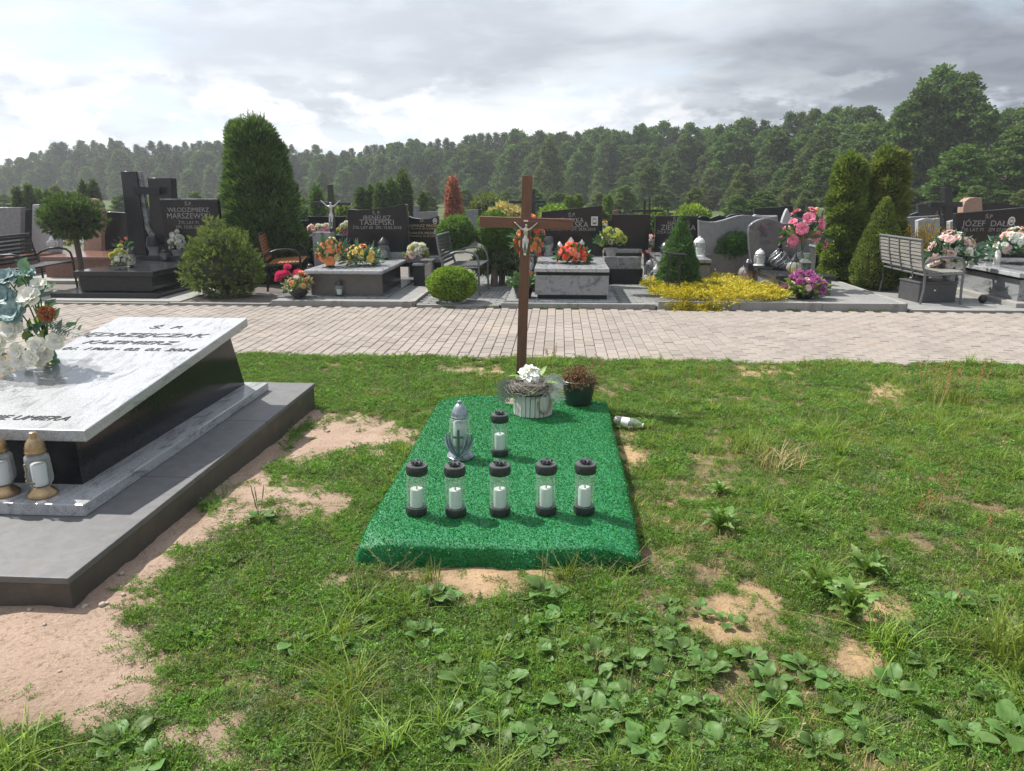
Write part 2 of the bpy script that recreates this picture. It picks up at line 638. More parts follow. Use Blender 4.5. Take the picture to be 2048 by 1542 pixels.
def put_flowers(root, spots, rnd):
    """spots: (mesh, position, outward direction, scale) -> one child named flower each"""
    for me, p, d, s in spots:
        o = obj('flower', me, root, loc=p)
        aim(o, d, rnd.uniform(0, 6.28))
        o.scale = (s, s, s)
def leaf_spray(name, m, centre, n, rad, length, width, seed, up=0.5, flat=1.0):
    """loose leaves pointing outwards from a heart: the greenery of a bouquet"""
    rs = RS(seed)
    d = rs.normal(size=(n, 3))
    d[:, 2] = np.abs(d[:, 2]) * flat + (up - 0.5)
    d /= np.linalg.norm(d, axis=1)[:, None]
    P = np.array(centre) + d * np.array(rad) * rs.uniform(0.35, 1.0, (n, 1))
    a, b, c = frames(n, rs, d * 2.5)
    s = rs.uniform(0.6, 1.25, n)
    v, q = leaf_cards(P, a, b, length * s, width * s, c, 0.3)
    return fast_mesh(name, v, q, m, True)
# ------------------------------------------------------------------ the setting: ground, path, kerbs, plots
def proj(P):
    """world points (n,3) to photograph pixels"""
    P = np.asarray(P, dtype=float)
    cy, sy = math.cos(YAW), math.sin(YAW)
    x = P[:, 0] * cy + P[:, 1] * sy
    f = -P[:, 0] * sy + P[:, 1] * cy
    z = P[:, 2] - CAMH
    c, s = math.cos(PITCH), math.sin(PITCH)
    dep = np.maximum(f * c - z * s, 1e-3)
    up = f * s + z * c
    return np.stack([CX + F * x / dep, CY - F * up / dep], axis=1)
def vnoise(x, y, sc, seed=0.0):
    return np.array([mnoise.fractal(Vector((a * sc + seed, b * sc - seed * 0.7, seed * 1.3)), 0.9, 2.0, 4) for a, b in zip(np.ravel(x), np.ravel(y))]).reshape(np.shape(x))
SAND = [[(-400, 1215), (140, 1205), (300, 1100), (480, 950), (625, 820), (700, 812), (790, 835), (835, 855), (825, 888), (700, 900), (560, 930), (600, 960), (695, 985), (700, 1012), (560, 1018), (470, 1050), (400, 1110), (285, 1210), (300, 1290), (330, 1330), (330, 1400), (250, 1440), (100, 1435), (0, 1462), (-400, 1500)],
        [(310, 1440), (400, 1430), (470, 1450), (480, 1500), (400, 1512), (330, 1490)],
        [(790, 1150), (930, 1128), (1080, 1124), (1110, 1160), (960, 1192), (870, 1190)],
        [(1395, 1215), (1440, 1200), (1490, 1185), (1540, 1205), (1525, 1245), (1470, 1262), (1400, 1250)],
        [(1715, 1180), (1770, 1185), (1800, 1225), (1835, 1250), (1750, 1262), (1700, 1215)],
        [(1240, 860), (1275, 880), (1300, 915), (1270, 925), (1245, 905)], [(1680, 1290), (1740, 1280), (1770, 1300), (1710, 1318)],
        [(880, 728), (1000, 726), (1015, 745), (900, 745)], [(1470, 733), (1600, 736), (1590, 750), (1490, 746)],
        [(1740, 770), (1800, 765), (1810, 785), (1750, 792)], [(640, 1160), (700, 1150), (700, 1170), (650, 1175)]]
def poly_inside(px, poly):
    """signed distance in pixels, positive inside"""
    p = np.array(poly, float)
    x, y = px[:, 0], px[:, 1]
    ins = np.zeros(len(px), bool)
    dist = np.full(len(px), 1e9)
    for (x0, y0), (x1, y1) in zip(p, np.roll(p, -1, axis=0)):
        c = (y0 > y) != (y1 > y)
        ins ^= c & (x < (x1 - x0) * (y - y0) / (y1 - y0 + 1e-12) + x0)
        t = np.clip(((x - x0) * (x1 - x0) + (y - y0) * (y1 - y0)) / ((x1 - x0) ** 2 + (y1 - y0) ** 2), 0, 1)
        dist = np.minimum(dist, np.hypot(x - x0 - t * (x1 - x0), y - y0 - t * (y1 - y0)))
    return np.where(ins, dist, -dist)
def bare(X, Y):
    """0 = closed green cover, 1 = open sand"""
    X = np.asarray(X, float); Y = np.asarray(Y, float)
    px = proj(np.stack([X, Y, np.zeros_like(X)], axis=1))
    sc = 1500 / np.maximum(Y, 1.0)                     # pixels per metre there
    sd = np.max([poly_inside(px, s) for s in SAND], axis=0) / sc
    n = vnoise(X, Y, 6.0, 3.1) * 0.05 + vnoise(X, Y, 19.0, 8.0) * 0.025
    b = np.clip((sd + n * 1.6 + 0.07) / 0.16, 0, 1)
    st = np.where((Y > 2.2) & (Y < 5.35), (0.16 + 0.05 * np.sin(Y * 5) - (X + 1.825)) / 0.10 + n * 12, 0)   # trampled strip along the granite step
    b = np.maximum(b, np.clip(st, 0, 1) * (X > -2.2))
    thin = vnoise(X, Y, 2.3, 5.5) + 0.6 * vnoise(X, Y, 8.0, 1.5)
    return np.maximum(b, np.clip((thin - 0.72) / 0.3, 0, 0.7) * (Y > 1.2))
def lift(X, Y):
    """height of the ground"""
    X = np.asarray(X, float); Y = np.asarray(Y, float)
    h = vnoise(X, Y, 1.1, 2.2) * 0.022 + vnoise(X, Y, 5.0, 7.7) * 0.008
    h -= 0.05 * np.exp(-((X + 1.6) ** 2 / 0.5 + (Y - 5.2) ** 2 / 1.2))
    h += 0.02 * np.exp(-((X + 2.0) ** 2 / 0.3 + (Y - 2.3) ** 2 / 0.1))
    h += 0.024 * np.exp(-((X + 0.24) ** 2 / 0.55 + (Y - 2.72) ** 2 / 0.03))
    near = np.clip((6.80 - Y) / 0.35, 0, 1)
    wide = np.clip((9 - np.abs(X)) / 3, 0, 1)
    return h * near * wide - 0.012 * near
M_soil = bpy.data.materials.new('sandy soil')
def soil():
    M_soil.use_nodes = True
    N, L = M_soil.node_tree.nodes, M_soil.node_tree.links
    b = N['Principled BSDF']
    b.inputs['Roughness'].default_value = 0.95
    b.inputs['Specular IOR Level'].default_value = 0.15
    tc = N.new('ShaderNodeTexCoord')
    def noise(s, d=6, r=0.6):
        n = N.new('ShaderNodeTexNoise')
        n.inputs['Scale'].default_value = s; n.inputs['Detail'].default_value = d; n.inputs['Roughness'].default_value = r
        L.new(tc.outputs['Object'], n.inputs['Vector'])
        return n.outputs[0]
    def mr(v, a, c):
        n = N.new('ShaderNodeMapRange'); L.new(v, n.inputs['Value'])
        n.inputs['From Min'].default_value = a; n.inputs['From Max'].default_value = c
        return n.outputs[0]
    def mix(f, a, c):
        n = N.new('ShaderNodeMix'); n.data_type = 'RGBA'
        L.new(f, n.inputs[0])
        for i, s in ((6, a), (7, c)):
            if isinstance(s, tuple): n.inputs[i].default_value = (*s, 1)
            else: L.new(s, n.inputs[i])
        return n.outputs[2]
    at_ = N.new('ShaderNodeAttribute'); at_.attribute_name = 'bare'
    at2 = N.new('ShaderNodeAttribute'); at2.attribute_name = 'warm'
    sand = mix(mr(noise(2.2), 0.35, 0.65), (0.355, 0.255, 0.195), (0.415, 0.31, 0.24))
    sand = mix(at2.outputs['Fac'], sand, (0.48, 0.325, 0.18))
    sand = mix(mr(noise(60, 4), 0.52, 0.72), sand, (0.22, 0.14, 0.095))
    sand = mix(mr(noise(140, 2), 0.62, 0.74), sand, (0.55, 0.45, 0.37))
    humus = mix(mr(noise(35, 5), 0.35, 0.7), (0.15, 0.115, 0.065), (0.28, 0.21, 0.13))
    col = mix(at_.outputs['Fac'], humus, sand)
    at3 = N.new('ShaderNodeAttribute'); at3.attribute_name = 'field'
    at4 = N.new('ShaderNodeAttribute'); at4.attribute_name = 'yard'
    col = mix(at4.outputs['Fac'], col, mix(mr(noise(9, 6), 0.35, 0.65), (0.15, 0.14, 0.125), (0.22, 0.205, 0.185)))
    col = mix(at3.outputs['Fac'], col, mix(mr(noise(0.6, 8), 0.3, 0.7), (0.045, 0.075, 0.022), (0.10, 0.125, 0.045)))
    L.new(col, b.inputs['Base Color'])
    bp = N.new('ShaderNodeBump')
    bp.inputs['Strength'].default_value = 0.9
    bp.inputs['Distance'].default_value = 0.012
    ad = N.new('ShaderNodeMath'); ad.operation = 'MULTIPLY_ADD'
    L.new(noise(48, 7, 0.7), ad.inputs[0]); ad.inputs[1].default_value = 1.3
    L.new(noise(11, 4), ad.inputs[2])
    L.new(ad.outputs[0], bp.inputs['Height'])
    L.new(bp.outputs[0], b.inputs['Normal'])
soil()
def make_ground():
    def lines(lo, hi, f0, f1, fine, grow=1.25):
        a = list(np.arange(f0, f1 + 1e-6, fine))
        s = fine
        while a[-1] < hi:
            s *= grow; a.append(a[-1] + s)
        s = fine
        while a[0] > lo:
            s *= grow; a.insert(0, a[0] - s)
        return np.array(a)
    xs = lines(-380, 380, -3.2, 4.6, 0.032)
    ys = lines(-60, 420, 1.3, 6.9, 0.032)
    X, Y = np.meshgrid(xs, ys)
    x, y = X.ravel(), Y.ravel()
    near = (x > -6) & (x < 9) & (y > 0.3) & (y < 7.0)
    z = np.full(len(x), -0.012)
    b = np.ones(len(x))
    z[near] = lift(x[near], y[near])
    b[near] = bare(x[near], y[near])
    fine = near & (b > 0.3)
    z[fine] += vnoise(x[fine], y[fine], 22, 4.0) * 0.006 * b[fine]
    z[(y > 6.78)] = -0.06
    z[(y > 10.06)] = 0.0
    far = y > 10.06
    b[far] = np.clip(0.45 + vnoise(x[far], y[far], 0.25, 9.0) * 0.5, 0, 1)
    z[y > 30] -= 0.0
    n, m = len(xs), len(ys)
    i = np.arange(n * m).reshape(m, n)
    q = np.stack([i[:-1, :-1], i[:-1, 1:], i[1:, 1:], i[1:, :-1]], axis=-1).reshape(-1, 4)
    me = fast_mesh('ground', np.stack([x, y, z], axis=1), q, M_soil, True)
    for nm, val in (('bare', b), ('warm', np.clip((x + 0.9) / 0.8, 0, 1) * (y < 7)), ('field', np.clip((y - 17) / 6, 0, 1)), ('yard', (y > 10.06) * 1.0)):
        a = me.attributes.new(nm, 'FLOAT', 'POINT')
        a.data.foreach_set('value', val.astype(np.float32))
    tag(obj('ground', me), 'sandy soil of the cemetery with bare patches', 'ground', kind='structure')
make_ground()

def island_mat(name, cols, rough=0.85, sp=(0.7, 0.12), bump=0.25, vary=0.16, dust=None):
    """stone pieces, each with a tone of its own"""
    m = bpy.data.materials.new(name)
    MATS[name] = m
    m.use_nodes = True
    N, L = m.node_tree.nodes, m.node_tree.links
    b = N['Principled BSDF']
    b.inputs['Roughness'].default_value = rough
    b.inputs['Specular IOR Level'].default_value = 0.25
    geo = N.new('ShaderNodeNewGeometry')
    oi = N.new('ShaderNodeObjectInfo')
    ad = N.new('ShaderNodeMath'); ad.operation = 'ADD'
    L.new(geo.outputs['Random Per Island'], ad.inputs[0]); L.new(oi.outputs['Random'], ad.inputs[1])
    fr = N.new('ShaderNodeMath'); fr.operation = 'FRACT'; L.new(ad.outputs[0], fr.inputs[0])
    rp = N.new('ShaderNodeValToRGB')
    L.new(fr.outputs[0], rp.inputs[0])
    for k, c in enumerate(cols):
        e = rp.color_ramp.elements[k] if k < 2 else rp.color_ramp.elements.new(0.5)
        e.position = k / (len(cols) - 1); e.color = (*c, 1)
    tc = N.new('ShaderNodeNewGeometry')
    def noise(s, d, r=0.6):
        n = N.new('ShaderNodeTexNoise'); n.inputs['Scale'].default_value = s
        n.inputs['Detail'].default_value = d; n.inputs['Roughness'].default_value = r
        L.new(tc.outputs['Position'], n.inputs['Vector'])
        return n.outputs[0]
    def mult(a, nz, lo, hi, f0=0.3, f1=0.7):
        mr = N.new('ShaderNodeMapRange'); L.new(nz, mr.inputs['Value'])
        mr.inputs['From Min'].default_value = f0; mr.inputs['From Max'].default_value = f1
        mr.inputs['To Min'].default_value = lo; mr.inputs['To Max'].default_value = hi
        mx = N.new('ShaderNodeMix'); mx.data_type = 'RGBA'; mx.blend_type = 'MULTIPLY'; mx.inputs[0].default_value = 1
        L.new(a, mx.inputs[6]); L.new(mr.outputs[0], mx.inputs[7])
        return mx.outputs[2]
    c = mult(rp.outputs[0], noise(1.1, 5), 1 - vary, 1 + vary * 0.5)
    c = mult(c, noise(220, 3), 0.72, 1.18)
    if dust:
        mr = N.new('ShaderNodeMapRange'); L.new(noise(0.8, 7, 0.65), mr.inputs['Value'])
        mr.inputs['From Min'].default_value = 0.56; mr.inputs['From Max'].default_value = 0.72
        mx = N.new('ShaderNodeMix'); mx.data_type = 'RGBA'
        L.new(mr.outputs[0], mx.inputs[0]); L.new(c, mx.inputs[6]); mx.inputs[7].default_value = (*dust, 1)
        c = mx.outputs[2]
    L.new(c, b.inputs['Base Color'])
    bp = N.new('ShaderNodeBump'); bp.inputs['Strength'].default_value = bump; bp.inputs['Distance'].default_value = 0.004
    L.new(noise(160, 4), bp.inputs['Height']); L.new(bp.outputs[0], b.inputs['Normal'])
    return m
M_paver = island_mat('beige concrete paver', [(0.275, 0.240, 0.214), (0.305, 0.268, 0.238), (0.238, 0.210, 0.190), (0.330, 0.288, 0.254)], dust=(0.34, 0.28, 0.23))
M_greypaver = island_mat('grey concrete paver', [(0.21, 0.215, 0.21), (0.25, 0.25, 0.245), (0.18, 0.185, 0.18)])
M_joint = mat('sand in paver joints', (0.07, 0.055, 0.042), (0.12, 0.095, 0.075), 25, 0.95, bump=0.3)
M_kerb = mat('concrete kerb', (0.26, 0.255, 0.24), (0.33, 0.32, 0.30), 9, 0.9, bump=0.3, bscale=120, speck=(240, 0.3, (0.16, 0.16, 0.15)), dirt=(4, (0.19, 0.17, 0.14), 0.58))
M_terr = mat('washed grey terrazzo', (0.22, 0.22, 0.215), (0.28, 0.275, 0.265), 6, 0.85, bump=0.4, bscale=150, speck=(190, 0.2, (0.11, 0.11, 0.11)))

def paver_verts(w, l, h=0.05, ch=0.005):
    w, l = w / 2, l / 2
    v = [(-w, -l, -h), (w, -l, -h), (w, l, -h), (-w, l, -h), (-w, -l, -ch), (w, -l, -ch), (w, l, -ch), (-w, l, -ch),
         (-w + ch, -l + ch, 0), (w - ch, -l + ch, 0), (w - ch, l - ch, 0), (-w + ch, l - ch, 0)]
    f = [(0, 1, 5, 4), (1, 2, 6, 5), (2, 3, 7, 6), (3, 0, 4, 7), (4, 5, 9, 8), (5, 6, 10, 9), (6, 7, 11, 10), (7, 4, 8, 11), (8, 9, 10, 11)]
    return v, f
def paving(parent, spots, w, l, m, seed, base_z, mats=(), limit=300):
    """spots (x, y, along_x): the nearest ones are children named paver, the rest one joined part"""
    rnd = random.Random(seed)
    spots = sorted(spots, key=lambda s: s[1] + 0.06 * abs(s[0]))
    v, f = paver_verts(w, l)
    protos = []
    for k in range(6):
        a, b = rnd.uniform(-0.006, 0.006), rnd.uniform(-0.004, 0.004)
        mb = MB(); mb.add([(x, y, z + a * x / w * 0.3 + b * y / l * 0.3) for x, y, z in v], f)
        protos.append(mb.mesh('paver', m))
    rest = MB()
    for i, (x, y, ax) in enumerate(spots):
        z = base_z + rnd.uniform(-0.0025, 0.0025)
        if i < limit:
            o = obj('paver', rnd.choice(protos), parent, loc=(x, y, z))
            o.rotation_euler = (0, 0, (math.pi / 2 if ax else 0) + rnd.uniform(-0.008, 0.008))
        else:
            a, b, cc = rnd.uniform(-0.002, 0.002), rnd.uniform(-0.002, 0.002), rnd.uniform(-0.008, 0.008)
            rest.add([((-yy if ax else xx) + x + cc * yy, (xx if ax else yy) + y, zz + z + a * xx / w + b * yy / l) for xx, yy, zz in v], f)
    if rest.v:
        tag(rest.build('far_pavers', m, parent), kind='stuff')
PATH_Y0, PATH_Y1 = 6.86, 10.05
def make_path():
    p = MB().box(-12, 12, PATH_Y0, PATH_Y1, -0.05, -0.012).build('path', M_joint)
    tag(p, 'beige paved path crossing the cemetery', 'path', kind='structure')
    spots = []
    w, l = 0.1, 0.2
    for i in range(-118, 118):
        x = i * 0.1035 + 0.02
        y = PATH_Y0 + (0.103 if i % 2 == 0 else 0.205)
        if i % 2:
            pass
        while y < PATH_Y1 - 0.06:
            spots.append((x, y, False))
            y += 0.2035
    paving(p, spots, 0.0985, 0.1925, M_paver, 5, 0.0)
    # half stones that close every second row against the edge
    hv, hf = paver_verts(0.0995, 0.098)
    mb = MB()
    for i in range(-118, 118):
        if i % 2:
            x = i * 0.1035 + 0.02
            mb.add([(a + x, b + PATH_Y0 + 0.052, c) for a, b, c in hv], hf)
    tag(mb.build('half_pavers', M_paver, p), kind='stuff')
make_path()

def kerb_run(pts, h, w=0.06, z0=-0.04, seed=0, m=None, n_len=1.0):
    """a row of kerb stones along a polyline; each stone is a child"""
    rnd = random.Random(seed)
    first = Vector((pts[0][0], pts[0][1], 0))
    k = MB()
    root = bpy.data.objects.new('kerb', None)
    COL.objects.link(root)
    root.location = first
    tag(root, kind='structure')
    root['label'] = 'grey concrete kerb edging the grave plots'
    for a, b in zip(pts[:-1], pts[1:]):
        a, b = Vector((*a, 0)), Vector((*b, 0))
        d = b - a
        n = max(1, round(d.length / n_len))
        ang = math.atan2(d.y, d.x)
        for i in range(n):
            c = a + d * ((i + 0.5) / n) - first
            L_ = d.length / n - 0.004
            mb = MB().box(-L_ / 2, L_ / 2, -w / 2, w / 2, z0, h + rnd.uniform(-0.003, 0.003))
            o = mb.build('kerb_stone', m or M_kerb, root, bevel=0.006, loc=c)
            o.rotation_euler = (0, 0, ang + rnd.uniform(-0.002, 0.002))
    return root
# plots behind the path: kerbs and flat tops
kerb_run([(-12, 10.085), (-5.42, 10.085)], 0.012, seed=1)
kerb_run([(-5.40, 10.085), (-3.98, 10.085)], 0.02, seed=2)
kerb_run([(-3.95, 10.085), (-1.98, 10.085), (-1.98, 12.9)], 0.07, seed=3)
kerb_run([(-1.93, 10.085), (-0.80, 10.085)], 0.03, seed=4)
kerb_run([(-0.77, 10.085), (1.30, 10.085)], 0.06, seed=5)
kerb_run([(1.33, 10.085), (4.55, 10.085), (4.55, 13.2)], 0.10, seed=6)
kerb_run([(4.60, 10.085), (12, 10.085)], 0.022, seed=7)
def plot_top(label, x0, x1, y0, y1, z, m):
    tag(MB().box(x0, x1, y0, y1, -0.03, z).build('plot_surface', m), label, 'ground', kind='structure')
plot_top('grey terrazzo plot under the pale slab grave', -3.93, -2.015, 10.12, 13.0, 0.062, M_terr)
plot_top('grey terrazzo plot beside the yellow juniper', 2.0, 4.515, 10.12, 14.0, 0.092, M_terr)
plot_top('grey terrazzo plot around the dark bench', 4.585, 9.5, 10.12, 14.0, 0.014, M_terr)
plot_top('dark earth around the clipped pine bush', -5.40, -4.00, 10.12, 14.0, 0.006, mat('dark plot earth', (0.09, 0.08, 0.075), (0.14, 0.125, 0.11), 14, 0.95, bump=0.6, bscale=60))
def grey_paving():
    p = MB().box(-1.945, 1.98, 10.12, 14.2, -0.03, 0.012).build('plot_paving', M_joint)
    tag(p, 'grey paver floor between the graves behind the path', 'paving', kind='structure')
    sp = []
    j = 0
    y = 10.18
    while y < 14.1:
        x = -1.88 + (0.1 if j % 2 else 0)
        while x < 1.93:
            if not (-0.72 < x < 0.80 and 10.2 < y < 12.6):
                sp.append((x, y, True))
            x += 0.2045
        y += 0.1035; j += 1
    paving(p, sp, 0.099, 0.198, M_greypaver, 9, 0.03)
grey_paving()
# ------------------------------------------------------------------ shared stone, metal and flower materials
M_black = mat('black polished granite', (0.010, 0.011, 0.013), (0.018, 0.019, 0.022), 40, 0.12, spec=0.2, speck=(260, 0.3, (0.035, 0.037, 0.04)))
M_black2 = mat('dark grey polished granite', (0.020, 0.022, 0.025), (0.033, 0.035, 0.039), 40, 0.16, spec=0.24, speck=(220, 0.3, (0.06, 0.06, 0.065)))
M_flamed = mat('flamed dark granite', (0.100, 0.100, 0.102), (0.138, 0.138, 0.140), 18, 0.55, bump=0.15, bscale=300, speck=(330, 0.25, (0.15, 0.15, 0.155)), dirt=(3, (0.12, 0.11, 0.10), 0.62))
M_sidebrown = mat('dusty granite side', (0.060, 0.052, 0.045), (0.085, 0.075, 0.064), 8, 0.5, speck=(300, 0.3, (0.03, 0.03, 0.03)), dirt=(5, (0.16, 0.115, 0.085), 0.58))
M_pale = vein_granite('pale veined granite', (0.50, 0.51, 0.525), (0.455, 0.465, 0.48), (0.33, 0.345, 0.36), 13.0, 0.18, 1.3, speck=0.45, blotch=((-0.19, 1.38, 0.57), 0.26))
M_pale2 = vein_granite('pale veined granite edge', (0.47, 0.48, 0.49), (0.39, 0.40, 0.415), (0.22, 0.23, 0.24), 14.0, 0.18, 4.1, speck=0.45)
M_palegrey = vein_granite('grey veined granite', (0.30, 0.31, 0.32), (0.22, 0.23, 0.24), (0.10, 0.105, 0.11), 8.0, 0.16, 2.7, rot=(0.3, 0.7, 0.6), speck=0.4)
M_brushed = mat('mid grey granite', (0.17, 0.175, 0.18), (0.23, 0.235, 0.24), 15, 0.25, speck=(230, 0.25, (0.09, 0.09, 0.095)))
M_letter = mat('black stone lettering', (0.012, 0.012, 0.013), None, 50, 0.35)
M_silver_letter = mat('silver lettering', (0.27, 0.27, 0.265), None, 50, 0.5, metal=0.2)
M_gold = mat('dull gold plastic', (0.33, 0.225, 0.12), (0.42, 0.30, 0.17), 40, 0.32, metal=0.75)
M_frost = glass_mat('frosted lantern glass', (0.88, 0.90, 0.90), 0.10, 1.2, 0.20)
M_clear = glass_mat('clear lantern glass', (0.93, 0.97, 0.95), 0.03, 1.5, 0.09)
M_wax = mat('white candle wax', (0.80, 0.80, 0.80), (0.86, 0.86, 0.86), 30, 0.5)
M_lid = mat('black green plastic', (0.026, 0.034, 0.031), (0.036, 0.046, 0.042), 50, 0.45, spec=0.3)
M_lidtop = mat('dull grey plastic top', (0.055, 0.060, 0.058), (0.068, 0.074, 0.072), 50, 0.42)
M_gem = mat('mirror plastic', (0.20, 0.20, 0.21), None, 50, 0.12, metal=0.9)
M_petal_w = mat('white petal', (0.78, 0.78, 0.74), (0.86, 0.86, 0.84), 60, 0.6, trans=0.25)
M_petal_teal = mat('teal petal', (0.13, 0.24, 0.25), (0.30, 0.42, 0.42), 45, 0.6, trans=0.15)
M_petal_rust = mat('rust petal', (0.40, 0.14, 0.06), (0.55, 0.24, 0.12), 90, 0.7, trans=0.1)
M_petal_or = mat('orange petal', (0.85, 0.28, 0.09), (0.92, 0.45, 0.20), 60, 0.6, trans=0.25)
M_petal_ye = mat('yellow petal', (0.80, 0.56, 0.08), (0.84, 0.66, 0.20), 60, 0.6, trans=0.25)
M_petal_red = mat('red petal', (0.72, 0.03, 0.025), (0.80, 0.12, 0.05), 60, 0.6, trans=0.25)
M_petal_pink = mat('pink petal', (0.78, 0.10, 0.26), (0.88, 0.28, 0.42), 60, 0.6, trans=0.25)
M_petal_pale = mat('pale pink petal', (0.80, 0.50, 0.50), (0.86, 0.68, 0.66), 60, 0.6, trans=0.25)
M_petal_pur = mat('purple petal', (0.48, 0.09, 0.42), (0.66, 0.28, 0.62), 60, 0.6, trans=0.25)
M_petal_coral = mat('coral petal', (0.80, 0.20, 0.13), (0.86, 0.38, 0.26), 60, 0.6, trans=0.25)
M_petal_lime = mat('lime petal', (0.45, 0.52, 0.10), (0.62, 0.64, 0.25), 60, 0.6, trans=0.3)
M_leaf = mat('bouquet leaf', (0.03, 0.10, 0.035), (0.07, 0.19, 0.07), 40, 0.5, trans=0.2, vary=0.2)
M_leaf_l = mat('light bouquet leaf', (0.14, 0.24, 0.05), (0.24, 0.34, 0.09), 40, 0.5, trans=0.3, vary=0.2)
M_leaf_euc = mat('eucalyptus leaf', (0.06, 0.15, 0.09), (0.12, 0.24, 0.15), 40, 0.5, trans=0.2, vary=0.25)
M_fern = mat('grey green fern', (0.08, 0.13, 0.11), (0.14, 0.20, 0.17), 40, 0.6, trans=0.1)
M_stem = mat('green stem', (0.05, 0.11, 0.03), (0.08, 0.15, 0.05), 40, 0.6)

# ------------------------------------------------------------------ the pale slab grave on the left
GX, GY = -2.58, 2.44
def left_grave():
    g = thing('tomb', 'low tomb with sloping pale veined slab on a wide dark granite step', 'tomb', (GX, GY, 0.0))
    xr = -1.825 - GX                      # right edge of the step
    MB().box(-xr - 0.02, xr - 0.006, 0.008, 2.93, -0.16, 0.102).build('step_side', M_sidebrown, g, bevel=0.003)
    for y0, y1 in ((0.0, 1.02), (1.023, 1.98), (1.983, 2.945)):
        MB().box(-xr - 0.03, xr, y0, y1, 0.104, 0.132).build('step_slab', M_flamed, g, bevel=0.004)
    px = -2.095 - GX
    MB().box(-px, px, 0.53, 2.72, 0.132, 0.190).build('plinth', M_pale2, g, bevel=0.005)
    bx = 0.335
    MB().hexa([(-bx, .76, .19), (bx, .76, .19), (bx, 2.66, .19), (-bx, 2.66, .19)],
              [(-bx, .76, .432), (bx, .76, .432), (bx - .015, 2.50, .632), (-bx + .015, 2.50, .632)]).build('body', M_black, g)
    s0, s1 = 0.435, 0.49
    MB().hexa([(-s0, .69, .428), (s0, .69, .428), (s0 + .02, 2.53, .638), (-s0 - .02, 2.53, .638)],
              [(-s0, .69, .485), (s0, .69, .485), (s0 + .02, 2.53, .695), (-s0 - .02, 2.53, .695)]).build('slab', M_pale, g, bevel=0.006)
    tl = math.degrees(math.atan2(0.21, 1.84))
    def line(s, x, y, size, sx=1.25):
        z = 0.4865 + (y - 0.69) * 0.21 / 1.84
        lettering(g, s, size, M_letter, (x, y, z), tl, shear=0.35, extrude=0.0012, bold=0.0, sx=sx)
    line('Ś.  P.', 0.00, 2.26, 0.085)
    line('JĘDRZEJCZAK', -0.07, 2.08, 0.105)
    line('KAZIMIERZ', -0.07, 1.93, 0.092)
    line('21. 01. 1960 - 02. 03. 2024', -0.07, 1.81, 0.070)
    line('NIE UMIERA', 0.07, 0.79, 0.072, 1.1)
left_grave()

